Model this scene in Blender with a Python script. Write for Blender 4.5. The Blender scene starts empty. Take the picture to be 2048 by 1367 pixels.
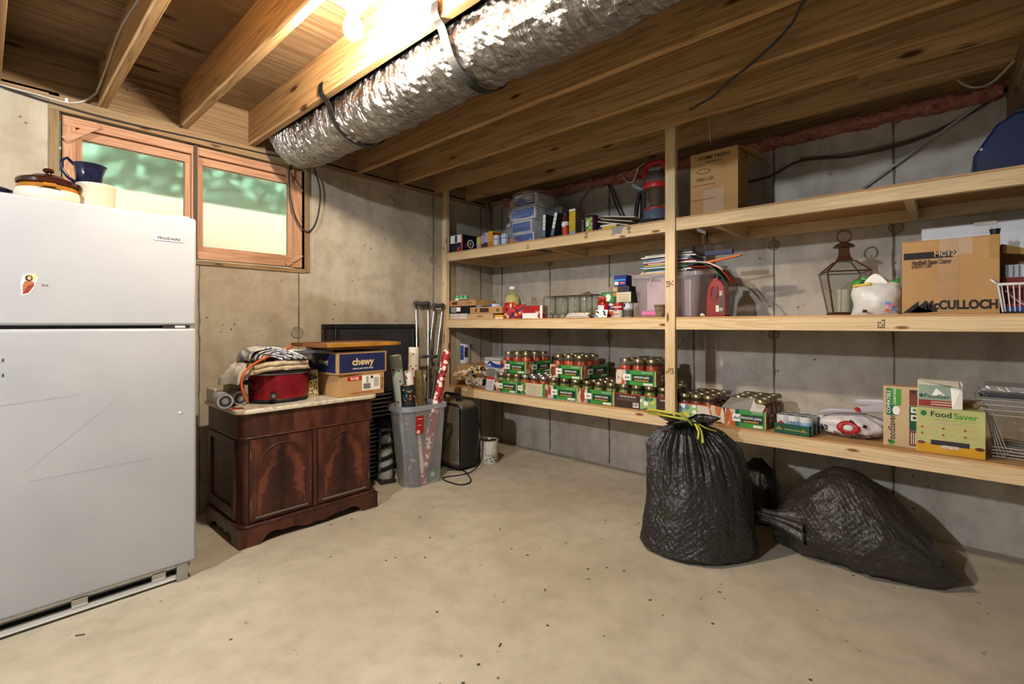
import bpy, math, random
from mathutils import Vector, Matrix, noise as mnoise
R = random.Random(7)
PI = math.pi
sc = bpy.context.scene
C = sc.collection
# ---------------------------------------------------------------- camera
F, HC, HY, CX = 960.0, 1.2, 648.0, 1024.0
YAW = math.radians(42.1)
cc, ss = math.cos(YAW), math.sin(YAW)
cam = bpy.data.cameras.new('camera'); camo = bpy.data.objects.new('camera', cam); C.objects.link(camo)
cam.sensor_width = 36; cam.lens = 36 * F / 2048; cam.shift_y = -(683.5 - HY) / 2048
cam.clip_start = 0.02
camo.location = (0, 0, HC); camo.rotation_euler = (PI / 2, 0, YAW - PI / 2)
sc.camera = camo
# ---------------------------------------------------------------- world, exposure
w = bpy.data.worlds.new('world'); sc.world = w; w.use_nodes = True
bg = w.node_tree.nodes['Background']; bg.inputs[0].default_value = (0.95, 0.98, 1.0, 1); bg.inputs[1].default_value = 3.9
sc.view_settings.view_transform = 'Standard'; sc.view_settings.look = 'None'
sc.view_settings.exposure = 1.62; sc.view_settings.gamma = 1.0
try: sc.view_settings.use_curve_mapping = False
except Exception: pass
BULB_A, BULB_B = 690.0, 1450.0          # emission of the near bulb / the bulb behind the camera
w.cycles.sampling_method = 'NONE'
cy = sc.cycles; cy.use_light_tree = False; cy.adaptive_threshold = .035; cy.max_bounces = 7; cy.diffuse_bounces = 3; cy.glossy_bounces = 3; cy.transmission_bounces = 6; cy.transparent_max_bounces = 24; cy.caustics_reflective = False; cy.caustics_refractive = False
# ---------------------------------------------------------------- pixel -> point on a known plane
def ray(px, py):
    t = (px - CX) / F; u = (HY - py) / F
    return (cc + t * ss, ss - t * cc, u)
def onX(px, py, X): r = ray(px, py); k = X / r[0]; return Vector((X, k * r[1], HC + k * r[2]))
def onY(px, py, Y): r = ray(px, py); k = Y / r[1]; return Vector((k * r[0], Y, HC + k * r[2]))
def onZ(px, py, Z): r = ray(px, py); k = (Z - HC) / r[2]; return Vector((k * r[0], k * r[1], Z))

# ---------------------------------------------------------------- mesh helper
class MB:
    def __init__(s): s.v = []; s.f = []; s.m = []; s.uv = None
    def add(s, vs, fs, m=0):
        o = len(s.v); s.v += [tuple(p) for p in vs]; s.f += [tuple(i + o for i in f) for f in fs]; s.m += [m] * len(fs); return s
    def box(s, x0, y0, z0, x1, y1, z1, m=0):
        return s.add([(x0,y0,z0),(x1,y0,z0),(x1,y1,z0),(x0,y1,z0),(x0,y0,z1),(x1,y0,z1),(x1,y1,z1),(x0,y1,z1)],
              [(0,3,2,1),(4,5,6,7),(0,1,5,4),(1,2,6,5),(2,3,7,6),(3,0,4,7)], m)
    def hexa(s, p, m=0): return s.add(p, [(0,3,2,1),(4,5,6,7),(0,1,5,4),(1,2,6,5),(2,3,7,6),(3,0,4,7)], m)
    def obox(s, c, size, mat=None, m=0):
        hx, hy, hz = [q / 2 for q in size]; c = Vector(c)
        P = [Vector(q) for q in [(-hx,-hy,-hz),(hx,-hy,-hz),(hx,hy,-hz),(-hx,hy,-hz),(-hx,-hy,hz),(hx,-hy,hz),(hx,hy,hz),(-hx,hy,hz)]]
        if mat is not None: P = [mat @ q for q in P]
        return s.hexa([q + c for q in P], m)
    def tube(s, pts, r, n=8, m=0, closed=False, cap=True):
        pts = [Vector(p) for p in pts]; k = len(pts); rr = r if isinstance(r, (list, tuple)) else [r] * k
        up = None; rings = []
        for i, p in enumerate(pts):
            a = pts[(i - 1) % k] if (closed or i) else p; b = pts[(i + 1) % k] if (closed or i < k - 1) else p
            d = (b - a)
            d = d.normalized() if d.length > 1e-9 else Vector((0, 0, 1))
            if up is None: up = Vector((0, 0, 1)) if abs(d.z) < .9 else Vector((1, 0, 0))
            x = up.cross(d)
            if x.length < 1e-6: x = Vector((1, 0, 0)).cross(d)
            x.normalize(); y = d.cross(x); up = y
            rings.append([p + (x * math.cos(2 * PI * j / n) + y * math.sin(2 * PI * j / n)) * rr[i] for j in range(n)])
        vs = [q for g in rings for q in g]; fs = []
        for i in range(k if closed else k - 1):
            for j in range(n):
                i2 = (i + 1) % k; fs.append((i*n+j, i*n+(j+1)%n, i2*n+(j+1)%n, i2*n+j))
        if cap and not closed: fs.append(tuple(range(n - 1, -1, -1))); fs.append(tuple((k - 1) * n + j for j in range(n)))
        return s.add(vs, fs, m)
    def cyl(s, p, q, r, r2=None, n=20, m=0): return s.tube([p, q], [r, r if r2 is None else r2], n, m)
    def lathe(s, prof, o=(0, 0, 0), n=24, sx=1, sy=1, m=0, fn=None):
        vs = []; fs = []; k = len(prof)
        for (r, z) in prof:
            for j in range(n):
                a = 2 * PI * j / n; e = r * (fn(a, z) if fn else 1)
                vs.append((o[0] + e * sx * math.cos(a), o[1] + e * sy * math.sin(a), o[2] + z))
        for i in range(k - 1):
            for j in range(n): fs.append((i*n+j, i*n+(j+1)%n, (i+1)*n+(j+1)%n, (i+1)*n+j))
        if prof[0][0] > 1e-6: fs.append(tuple(range(n - 1, -1, -1)))
        if prof[-1][0] > 1e-6: fs.append(tuple((k - 1) * n + j for j in range(n)))
        return s.add(vs, fs, m)
    def prism(s, poly, a, b, ax='z', m=0):
        k = len(poly)
        def P(u, v, t): return (u, v, t) if ax == 'z' else ((u, t, v) if ax == 'y' else (t, u, v))
        vs = [P(u, v, a) for u, v in poly] + [P(u, v, b) for u, v in poly]
        fs = [tuple(range(k - 1, -1, -1)), tuple(range(k, 2 * k))] + [(i, (i+1)%k, k+(i+1)%k, k+i) for i in range(k)]
        return s.add(vs, fs, m)
    def grid(s, nu, nv, fn, m=0, flip=False, wrapu=False):
        vs = [fn(i / (nu if wrapu else nu - 1), j / (nv - 1)) for j in range(nv) for i in range(nu)]; fs = []
        for j in range(nv - 1):
            for i in range(nu if wrapu else nu - 1):
                q = (j*nu+i, j*nu+(i+1)%nu, (j+1)*nu+(i+1)%nu, (j+1)*nu+i); fs.append(q[::-1] if flip else q)
        return s.add(vs, fs, m)
    def build(s, name, mats, parent=None, smooth=False, bevel=0, seg=2, solid=0, subd=0, uvf=None):
        me = bpy.data.meshes.new(name); me.from_pydata(s.v, [], s.f)
        mats = mats if isinstance(mats, (list, tuple)) else [mats]
        for q in mats: me.materials.append(q)
        if len(mats) > 1: me.polygons.foreach_set('material_index', s.m)
        import bmesh
        bm = bmesh.new(); bm.from_mesh(me); bmesh.ops.recalc_face_normals(bm, faces=bm.faces); bm.to_mesh(me); bm.free()
        if smooth:
            me.polygons.foreach_set('use_smooth', [True] * len(me.polygons))
            if smooth != 2: me.set_sharp_from_angle(angle=math.radians(38))
        if uvf:
            uvl = me.uv_layers.new(name='uv')
            for lp in me.loops: uvl.data[lp.index].uv = uvf(lp.vertex_index)
        me.update()
        o = bpy.data.objects.new(name, me); C.objects.link(o)
        if solid: md = o.modifiers.new('s', 'SOLIDIFY'); md.thickness = solid; md.offset = 0
        if bevel: md = o.modifiers.new('b', 'BEVEL'); md.width = bevel; md.segments = seg; md.limit_method = 'ANGLE'; md.angle_limit = .6
        if subd: md = o.modifiers.new('d', 'SUBSURF'); md.levels = subd; md.render_levels = subd
        if parent is not None: o.parent = parent
        return o
def tag(o, label, cat=None, group=None, kind=None):
    o['label'] = label
    if cat: o['category'] = cat
    if group: o['group'] = group
    if kind: o['kind'] = kind
    return o
def thing(name, label, cat, loc=(0, 0, 0), rz=0, group=None, rot=None):
    o = bpy.data.objects.new(name, None); o.empty_display_size = .05; C.objects.link(o)
    o.location = loc; o.rotation_euler = rot if rot else (0, 0, rz)
    return tag(o, label, cat, group)
def copy_tree(o, parent=None):
    c = o.copy(); C.objects.link(c); c.parent = parent
    for ch in list(o.children):
        copy_tree(ch, c)
    return c
def text(parent, s, loc, size, mat, rot=(PI/2, 0, 0), name='lettering', align='CENTER', sx=1.0, ext=.0004, shear=0, fit=None, bold=.012):
    cu = bpy.data.curves.new(name, 'FONT'); cu.body = s; cu.size = size; cu.align_x = align; cu.align_y = 'CENTER'; cu.extrude = ext; cu.shear = shear
    cu.resolution_u = 3; cu.offset = bold * size
    tmp = bpy.data.objects.new('tmp', cu); me = bpy.data.meshes.new_from_object(tmp); bpy.data.objects.remove(tmp); bpy.data.curves.remove(cu); me.name = name
    me.materials.clear(); me.materials.append(mat); o = bpy.data.objects.new(name, me); C.objects.link(o); o.parent = parent
    if fit: xs = [q.co.x for q in me.vertices]; sx = fit / max(1e-6, max(xs) - min(xs))
    o.location = loc; o.rotation_euler = rot; o.scale = (sx, 1, 1); return o
def panel(parent, x0, x1, z0, z1, y, mat, name='label_panel', t=.0006):   # a printed label on a face that looks to local -Y
    return MB().box(x0, y - t, z0, x1, y, z1).build(name, mat, parent)
def spanel(parent, y0, y1, z0, z1, x, mat, name='label_panel', t=.0006):  # the same on a face that looks to local +X
    return MB().box(x, y0, z0, x + t, y1, z1).build(name, mat, parent)
RT = (PI/2, 0, PI/2)   # text on the local +X face

# ---------------------------------------------------------------- materials
def lin(h):
    if isinstance(h, str):
        h = h.lstrip('#'); c = [int(h[i:i+2], 16) / 255 for i in (0, 2, 4)]
        return tuple(x / 12.92 if x <= .04045 else ((x + .055) / 1.055) ** 2.4 for x in c) + (1,)
    return tuple(h) + (1,) if len(h) == 3 else h
MC = {}
class NT:
    def __init__(s, name):
        s.mat = bpy.data.materials.new(name); s.mat.use_nodes = True; s.t = s.mat.node_tree; s.p = s.t.nodes['Principled BSDF']; s.out = s.t.nodes['Material Output']
    def n(s, ty, **k):
        q = s.t.nodes.new(ty)
        for a, b in k.items():
            if hasattr(q, a): setattr(q, a, b)
            else: q.inputs[a.replace('_', ' ')].default_value = b
        return q
    def l(s, a, b): s.t.links.new(a, b)
    def coord(s, scale=(1, 1, 1), rnd=True, uv=False):
        tc = s.n('ShaderNodeTexCoord'); mp = s.n('ShaderNodeMapping'); mp.inputs['Scale'].default_value = scale
        src = tc.outputs['UV' if uv else 'Object']
        if rnd:
            oi = s.n('ShaderNodeObjectInfo'); mu = s.n('ShaderNodeVectorMath', operation='MULTIPLY_ADD'); mu.inputs[1].default_value = (1, 1, 1)
            sc_ = s.n('ShaderNodeVectorMath', operation='SCALE'); sc_.inputs[0].default_value = (17.3, 9.1, 23.7); s.l(oi.outputs['Random'], sc_.inputs['Scale'])
            s.l(src, mu.inputs[0]); s.l(sc_.outputs[0], mu.inputs[2]); src = mu.outputs[0]
        s.l(src, mp.inputs[0]); return mp.outputs[0]
    def noise(s, vec, scale, detail=4, rough=.55, dist=0):
        q = s.n('ShaderNodeTexNoise'); s.l(vec, q.inputs['Vector']); q.inputs['Scale'].default_value = scale; q.inputs['Detail'].default_value = detail
        q.inputs['Roughness'].default_value = rough; q.inputs['Distortion'].default_value = dist; return q.outputs['Fac']
    def ramp(s, fac, stops):
        q = s.n('ShaderNodeValToRGB'); e = q.color_ramp.elements
        while len(e) < len(stops): e.new(.5)
        for x, (p, c) in zip(e, stops): x.position = p; x.color = lin(c) if not isinstance(c, (int, float)) else (c, c, c, 1)
        s.l(fac, q.inputs[0]); return q.outputs[0]
    def mix(s, fac, a, b, mode='MIX'):
        q = s.n('ShaderNodeMix', data_type='RGBA', blend_type=mode)
        if isinstance(fac, (int, float)): q.inputs[0].default_value = fac
        else: s.l(fac, q.inputs[0])
        for i, v in ((6, a), (7, b)):
            if isinstance(v, (str, tuple)): q.inputs[i].default_value = lin(v)
            else: s.l(v, q.inputs[i])
        return q.outputs[2]
    def math(s, op, a, b=None, clamp=False):
        q = s.n('ShaderNodeMath', operation=op); q.use_clamp = clamp
        for i, v in ((0, a), (1, b)):
            if v is None: continue
            if isinstance(v, (int, float)): q.inputs[i].default_value = v
            else: s.l(v, q.inputs[i])
        return q.outputs[0]
    def bump(s, h, strength=.3, dist=.01, prev=None):
        q = s.n('ShaderNodeBump'); q.inputs['Strength'].default_value = strength; q.inputs['Distance'].default_value = dist; s.l(h, q.inputs['Height'])
        if prev is not None: s.l(prev, q.inputs['Normal'])
        s.l(q.outputs[0], s.p.inputs['Normal']); return q.outputs[0]
    def voro(s, vec, scale, feature='F1', rnd=1):
        q = s.n('ShaderNodeTexVoronoi', feature=feature); s.l(vec, q.inputs['Vector']); q.inputs['Scale'].default_value = scale; q.inputs['Randomness'].default_value = rnd
        return q.outputs['Distance']
    def set(s, col=None, rough=None, metal=None, spec=None):
        if col is not None:
            if isinstance(col, (str, tuple)): s.p.inputs['Base Color'].default_value = lin(col)
            else: s.l(col, s.p.inputs['Base Color'])
        if rough is not None:
            if isinstance(rough, (int, float)): s.p.inputs['Roughness'].default_value = rough
            else: s.l(rough, s.p.inputs['Roughness'])
        if metal is not None: s.p.inputs['Metallic'].default_value = metal
        if spec is not None: s.p.inputs['Specular IOR Level'].default_value = spec
        return s.mat
def M(col, rough=.6, metal=0, var=.08, scale=12, bump=0, name=None, spec=.4):
    key = (col, rough, metal, var, scale, bump, spec)
    if key in MC: return MC[key]
    t = NT(name or ('plain_' + str(col).strip('#')))
    v = t.coord(); n = t.noise(v, scale, 4)
    base = lin(col); dk = tuple(x * (1 - var * 2.2) for x in base[:3]); lt = tuple(min(1, x * (1 + var)) for x in base[:3])
    q = t.ramp(n, [(.25, 0), (.75, 1)])
    t.set(t.mix(q, dk, lt), rough, metal, spec)
    if bump: t.bump(t.noise(v, scale * 4, 3), bump, .004)
    MC[key] = t.mat; return t.mat
def wood(name, lt, dk, axis, rough=.6, knot='#5a3518', freq=1.0, stain=None, knots=True):
    t = NT(name); sc1 = [1, 1, 1]; i = 'xyz'.index(axis)
    s1 = [14 * freq] * 3; s1[i] = .55 * freq
    v0 = t.coord((1, 1, 1))
    mp = t.n('ShaderNodeMapping'); mp.inputs['Scale'].default_value = s1; t.l(v0, mp.inputs[0]); v = mp.outputs[0]
    n1 = t.noise(v, 1.0, 3, .5, .6); wv = t.math('FRACT', t.math('MULTIPLY', n1, 9.0))
    g = t.ramp(wv, [(0, .15), (.55, .95), (.9, .8), (1, .15)])
    s2 = [150 * freq] * 3; s2[i] = 3 * freq
    mp2 = t.n('ShaderNodeMapping'); mp2.inputs['Scale'].default_value = s2; t.l(v0, mp2.inputs[0]); n2 = t.noise(mp2.outputs[0], 1, 3)
    f = t.math('ADD', t.math('MULTIPLY', g, .62), t.math('MULTIPLY', n2, .45))
    col = t.mix(t.ramp(f, [(.2, 0), (.85, 1)]), dk, lt)
    if stain: col = t.mix(t.ramp(t.noise(v0, 2.2, 5), [(.45, 0), (.7, 1)]), col, stain)
    if knots:
        s3 = [9 * freq] * 3; s3[i] = 2.6 * freq
        mp3 = t.n('ShaderNodeMapping'); mp3.inputs['Scale'].default_value = s3; t.l(v0, mp3.inputs[0]); vo = t.voro(mp3.outputs[0], 1.0)
        k = t.ramp(vo, [(.07, 1), (.13, 0)]); col = t.mix(k, col, knot)
    t.bump(f, .12, .003)
    return t.set(col, rough, 0, .3)
def concrete(name, a, b, c, sc=1.0, pits=True, stain=None, rough=.85, mot=.7):
    t = NT(name); v = t.coord(rnd=False)
    n1 = t.noise(v, 1.3 * sc, 6, .6, .4); n2 = t.noise(v, 9 * sc, 6, .65); n3 = t.noise(v, 60 * sc, 3)
    col = t.mix(t.ramp(n1, [(.35, 0), (.65, 1)]), a, b)
    col = t.mix(t.math('MULTIPLY', t.ramp(n2, [(.42, 0), (.7, 1)]), mot), col, c)
    if stain:
        vs = t.coord((3, 3, .35), rnd=False); col = t.mix(t.math('MULTIPLY', t.ramp(t.noise(vs, 1.6, 5, .6), [(.5, 0), (.72, 1)]), .6), col, stain)
    h = t.math('ADD', t.math('MULTIPLY', n2, .5), t.math('MULTIPLY', n3, .25))
    if pits:
        vo = t.voro(v, 17 * sc); msk = t.ramp(t.noise(v, 5 * sc, 2), [(.52, 0), (.6, 1)])
        pk = t.math('MULTIPLY', t.ramp(vo, [(.07, 1), (.13, 0)]), msk); col = t.mix(pk, col, '#4b443a')
        h = t.math('SUBTRACT', h, pk)
    t.bump(h, .35, .006)
    return t.set(col, rough, 0, .25)
def clear(name, tint='#ffffff', dens=.06, gloss_rough=.03, ior=1.45, body='#ffffff', edge=1.0):
    # thin clear plastic / glass: mostly see-through, a little body colour, fresnel gloss
    t = NT(name); t.t.nodes.remove(t.p)
    tr = t.n('ShaderNodeBsdfTransparent'); tr.inputs[0].default_value = lin(tint)
    lw = t.n('ShaderNodeLayerWeight'); lw.inputs['Blend'].default_value = .5
    if edge < 1: t.l(t.mix(t.math('POWER', lw.outputs['Facing'], 2.5), tint, tuple(q * edge for q in lin(tint)[:3])), tr.inputs[0])
    df = t.n('ShaderNodeBsdfDiffuse'); df.inputs[0].default_value = lin(body)
    tl = t.n('ShaderNodeBsdfTranslucent'); tl.inputs[0].default_value = lin(body)
    m0 = t.n('ShaderNodeMixShader'); m0.inputs[0].default_value = .5; t.l(df.outputs[0], m0.inputs[1]); t.l(tl.outputs[0], m0.inputs[2])
    m1 = t.n('ShaderNodeMixShader'); m1.inputs[0].default_value = dens; t.l(tr.outputs[0], m1.inputs[1]); t.l(m0.outputs[0], m1.inputs[2])
    gl = t.n('ShaderNodeBsdfGlossy'); gl.inputs['Roughness'].default_value = gloss_rough
    fr = t.math('ADD', t.math('MULTIPLY', t.math('POWER', lw.outputs['Facing'], 4.0), .55), ((ior - 1) / (ior + 1)) ** 2)
    m2 = t.n('ShaderNodeMixShader'); t.l(fr, m2.inputs[0]); t.l(m1.outputs[0], m2.inputs[1]); t.l(gl.outputs[0], m2.inputs[2])
    t.l(m2.outputs[0], t.out.inputs[0]); return t.mat
def spots(name, base, cols, scale=30, thr=.32, rough=.6, stretch=(1, 1, 1)):
    # printed paper with small coloured motifs
    t = NT(name); v = t.coord(stretch)
    q = t.n('ShaderNodeTexVoronoi'); t.l(v, q.inputs['Vector']); q.inputs['Scale'].default_value = scale
    sep = t.n('ShaderNodeSeparateColor'); t.l(q.outputs['Color'], sep.inputs[0])
    k = len(cols); st = [(i / k + .001, c) for i, c in enumerate(cols)]
    rr = t.n('ShaderNodeValToRGB'); rr.color_ramp.interpolation = 'CONSTANT'; e = rr.color_ramp.elements
    while len(e) < k: e.new(.5)
    for x, (p, c) in zip(e, st): x.position = p; x.color = lin(c)
    t.l(sep.outputs[0], rr.inputs[0])
    m = t.math('LESS_THAN', q.outputs['Distance'], thr)
    return t.set(t.mix(m, base, rr.outputs[0]), rough)
def emit(name, col, strength):
    t = NT(name); t.p.inputs['Emission Color'].default_value = lin(col); t.p.inputs['Emission Strength'].default_value = strength
    t.set('#ffffff', .4); return t.mat

JW = dict(rough=.65, knot='#4a2c14')
W_JOIST = wood('joist_pine', '#bd9869', '#8c6840', 'y', freq=.8, **JW)
W_JOISTX = wood('rim_pine', '#9c8060', '#705539', 'x', freq=.8, **JW)
W_PLY = wood('plywood_subfloor', '#957a5a', '#5f472f', 'x', freq=.55, knot='#3b2514', stain='#6d563d', rough=.75)
SX = wood('shelf_pine_across', '#d6bd95', '#bd9d70', 'x', freq=1.3, knot='#7a4a22')
SY = wood('shelf_pine_along', '#dcc49c', '#c4a678', 'y', freq=1.3, knot='#7a4a22')
SZ = wood('shelf_pine_upright', '#dcc49c', '#c4a678', 'z', freq=1.3, knot='#7a4a22')
PLYS = wood('shelf_plywood', '#c9a070', '#a87d4d', 'y', freq=.6, knots=False)
WINX = wood('window_cedar_x', '#c09372', '#9c6d4d', 'x', freq=1.4, knots=False)
WINZ = wood('window_cedar_z', '#c09372', '#9c6d4d', 'z', freq=1.4, knots=False)
CW = concrete('wall_concrete', '#c8c1b5', '#bbb2a5', '#9f968a', 1.0, True, '#8f8068')
CWW = concrete('wall_concrete_bulb_tint', '#c0b6a4', '#b1a693', '#998e7c', 1.0, True, '#988b72')  # window wall: warm light of the near bulb put into the concrete colour
CF = concrete('floor_concrete', '#c8c0ac', '#b5ab96', '#958b76', .9, True, mot=.42)
BOUNCE_WALL = M('#b9b5ab', .8, var=.03, scale=2)  # tone of the unseen walls, kept pale to bounce soft fill light
SEAM = concrete('seam_concrete', '#7c7468', '#6c6459', '#565046', 2, False)
BLACK = M('#151416', .5); DARK = M('#2a2627', .55); WHITE = M('#e4e2de', .5, var=.03); STEEL = M('#b9bcc0', .3, 1)
CARD = M('#b48c5c', .85, var=.07, scale=5); CARDD = M('#94703f', .85, var=.07, scale=5); CARDL = M('#c6a67c', .85, var=.06)
PAPER = M('#e9e4d8', .8, var=.04); RED = M('#b5201f', .5); GREEN = M('#2f8d3d', .55); DGREEN = M('#12503a', .6); ORANGE = M('#d9641f', .6)
BLUE = M('#1f3f97', .55); NAVY = M('#1d2350', .6); YELLOW = M('#e3bb2e', .6); GREY = M('#77777a', .6); INK = M('#19161a', .7); BROWN = M('#4a3128', .6)
WHITEP = M('#f2efe8', .55, var=.02); PINK = M('#e377b4', .5)
# ================================================================ the room
XR, YW, ZC, ZS = 3.58, 3.51, 2.43, 2.645      # shelf wall, window wall, top of concrete, underside of subfloor
X0, Y0 = -3.2, -3.4
def struct(o, label=None):
    o['kind'] = 'structure'
    if label: o['label'] = label
    return o
fl = struct(MB().box(X0, Y0, -.12, XR + .25, YW + .25, 0).build('floor', CF), 'bare beige concrete basement floor with stains')
wr = struct(MB().box(XR, Y0, 0, XR + .22, YW + .25, ZC).build('wall_right', CW), 'poured concrete wall behind the pine shelves')
# window wall, with the hole for the window
WX0, WX1, WZ0, WZ1 = .28, 1.60, 1.60, 2.40
wb = MB(); wb.box(X0, YW, 0, WX0, YW + .22, ZC); wb.box(WX1, YW, 0, XR, YW + .22, ZC); wb.box(WX0, YW, 0, WX1, YW + .22, WZ0)
wb = struct(wb.build('wall_back', CWW), 'poured concrete wall with the window, behind refrigerator and cabinet')
struct(MB().box(X0 - .2, Y0, 0, X0, YW + .25, ZS).build('wall_left', BOUNCE_WALL), 'unseen wall on the far left side, pale to bounce fill light')
struct(MB().box(X0, Y0 - .2, 0, XR, Y0, ZS).build('wall_front', BOUNCE_WALL), 'unseen wall behind the camera, pale to bounce fill light')
def seam(wall, x, y, z0, z1, ax, wid=.016):
    b = MB(); n = int((z1 - z0) / .06)
    pts = [(z0 + (z1 - z0) * i / n, R.uniform(-.003, .003), R.uniform(.35, 1) * wid / 2) for i in range(n + 1)]
    L = [(c - h, z) for z, c, h in pts] + [(c + h, z) for z, c, h in reversed(pts)]
    if ax == 'y': b.prism([(x + u, z) for u, z in L], y - .004, y + .004, 'y')
    else: b.prism([(y + u, z) for u, z in L], x - .004, x + .004, 'x')
    b.build('form_seam', SEAM, wall)
for px in (1004, 1100, 1219, 1388, 1548, 1787): p = onX(px, 600, XR); seam(wr, XR, p.y, .02, 2.41, 'x')
for px in (398, 597, 866, 961): p = onY(px, 600, YW); seam(wb, p.x, YW, .02, 1.58 if px < 600 else 2.41, 'y', .012)
TIE = concrete('tie_patch', '#a99d89', '#9c8f7a', '#6f6656', 3, False)
def tie(wall, p, ax, r):
    b = MB(); pts = [(r * math.cos(a) * R.uniform(.9, 1.1), r * math.sin(a) * R.uniform(.9, 1.1)) for a in [2 * PI * i / 14 for i in range(14)]]
    if ax == 'y': b.prism([(p.x + u, p.z + v) for u, v in pts], YW - .003, YW + .002, 'y'); b.tube([(p.x + u, YW - .003, p.z + v) for u, v in pts], .0018, 4, closed=True, m=1)
    else: b.prism([(p.y + u, p.z + v) for u, v in pts], XR - .003, XR + .002, 'x'); b.tube([(XR - .003, p.y + u, p.z + v) for u, v in pts], .0018, 4, closed=True, m=1)
    b.build('form_tie_patch', [TIE, SEAM], wall)
tie(wb, onY(594, 665, YW), 'y', .042); tie(wb, onY(866, 520, YW), 'y', .04); tie(wb, onY(866, 745, YW), 'y', .04)
for p in ((1792, 455), (1548, 490), (1100, 525), (1219, 672), (1100, 668), (1548, 668)): tie(wr, onX(*p, XR), 'x', .035)
# ceiling: subfloor with its joists
ce = struct(MB().box(X0, Y0, ZS, XR + .25, YW + .25, ZS + .04).build('ceiling', W_PLY), 'plywood subfloor seen between the joists')
JX = [-2.76, -2.36, -1.97, -1.57, -1.15, -.75, -.35, .03, .44, .825, 1.217, 1.615, 2.02, 2.42, 2.81, 3.2]
for x in JX:
    o = MB().box(-.019, Y0, 0, .019, YW + .02, ZS - 2.41).build('joist', W_JOIST, ce, bevel=.003); o.location = (x + .019, 0, 2.41)
for a, b_ in zip(JX[7:-1], JX[8:]):   # rim boards between joist ends on the window wall
    MB().box(a + .038, YW + .0, 2.41, b_, YW + .038, ZS).build('rim_board', W_JOISTX, ce)
MB().box(JX[-1] + .038, YW, 2.41, XR + .1, YW + .038, ZS).build('rim_board', W_JOISTX, ce)
MB().box(XR + .1, Y0, ZC + .03, XR + .138, YW + .25, ZS).build('rim_board', W_JOIST, ce)
MB().box(XR - .02, Y0, ZC - .004, XR + .12, YW, ZC + .034).build('sill_plate', W_JOIST, ce)
MB().box(X0, YW - .012, 2.385, WX0 - .04, YW + .13, 2.415).build('sill_plate', W_JOISTX, ce)
MB().box(WX1 + .04, YW - .012, 2.385, XR, YW + .13, 2.415).build('sill_plate', W_JOISTX, ce)
# plywood sheet edges
for y in (2.05, -.4): MB().box(X0, y - .0015, ZS - .001, XR, y + .0015, ZS + .01).build('sheet_joint', DARK, ce)
# splice blocks on joists 2.02 / 2.42 near the girder and the built-up girder
MB().box(2.858, -.3, 2.405, 2.896, .32, 2.64).build('joist_splice', W_JOIST, ce); MB().box(3.162, -.3, 2.405, 3.198, .3, 2.64).build('joist_splice', W_JOIST, ce)
g = MB().box(.3, -.36, 2.27, XR + .02, -.235, 2.408).build('girder', W_JOISTX, ce, bevel=.004); g['label'] = 'built-up wooden girder under the joist ends'
# pink insulation on top of the shelf wall
PK = NT('pink_insulation'); v = PK.coord(rnd=False); nz = PK.noise(v, 22, 6, .7); PK.set(PK.ramp(nz, [(.3, '#8a4a40'), (.5, '#c27a6a'), (.75, '#dfa493')]), .95); PK.bump(nz, 1, .03)
def ins(y0, y1, name):
    def fn(u, v):
        y = y0 + (y1 - y0) * u; n = mnoise.noise(Vector((y * 7, v * 3, 2))) * .02 + mnoise.noise(Vector((y * 26, v * 7, 5))) * .014 + mnoise.noise(Vector((y * 70, v * 15, 5))) * .008
        a = -PI * .62 + v * PI * 1.1
        return (3.575 - .055 * math.cos(a) * (1 + n * 6) - .01 + n * .4, y, 2.415 + .034 * math.sin(a) + n)
    b = MB(); b.grid(420, 18, fn); o = b.build(name, PK.mat, smooth=2, solid=.01)
    tag(o, 'strip of pink fiberglass insulation stuffed along the top of the shelf wall', 'insulation'); return o
ins(-.22, 3.3, 'insulation_strip')
# ---------------------------------------------------------------- window
wn = bpy.data.objects.new('window_1', None); C.objects.link(wn); wn['kind'] = 'structure'; wn['label'] = 'two-pane basement window in an unpainted cedar frame'
def wpart(name, x0, x1, z0, z1, y0, y1, m): return MB().box(x0, y0, z0, x1, y1, z1).build(name, m, wn, bevel=.002)
OLDW = wood('weathered_frame', '#9b7d57', '#755a3b', 'x', freq=1.2, stain='#7d7466'); OLDZ = wood('weathered_frame_z', '#8f7451', '#6d5438', 'z', freq=1.2, stain='#7d7466')
wpart('frame_head', WX0 - .04, WX1 + .04, 2.335, 2.41, YW - .012, YW + .16, OLDW)
wpart('frame_side', WX0 - .04, WX0, WZ0 - .02, 2.335, YW - .012, YW + .16, OLDZ); wpart('frame_side', WX1, WX1 + .035, WZ0 - .02, 2.335, YW - .012, YW + .16, OLDZ)
wpart('frame_sill', WX0, WX1, WZ0 - .025, WZ0 + .005, YW - .012, YW + .16, OLDW)
MX = .905
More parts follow.
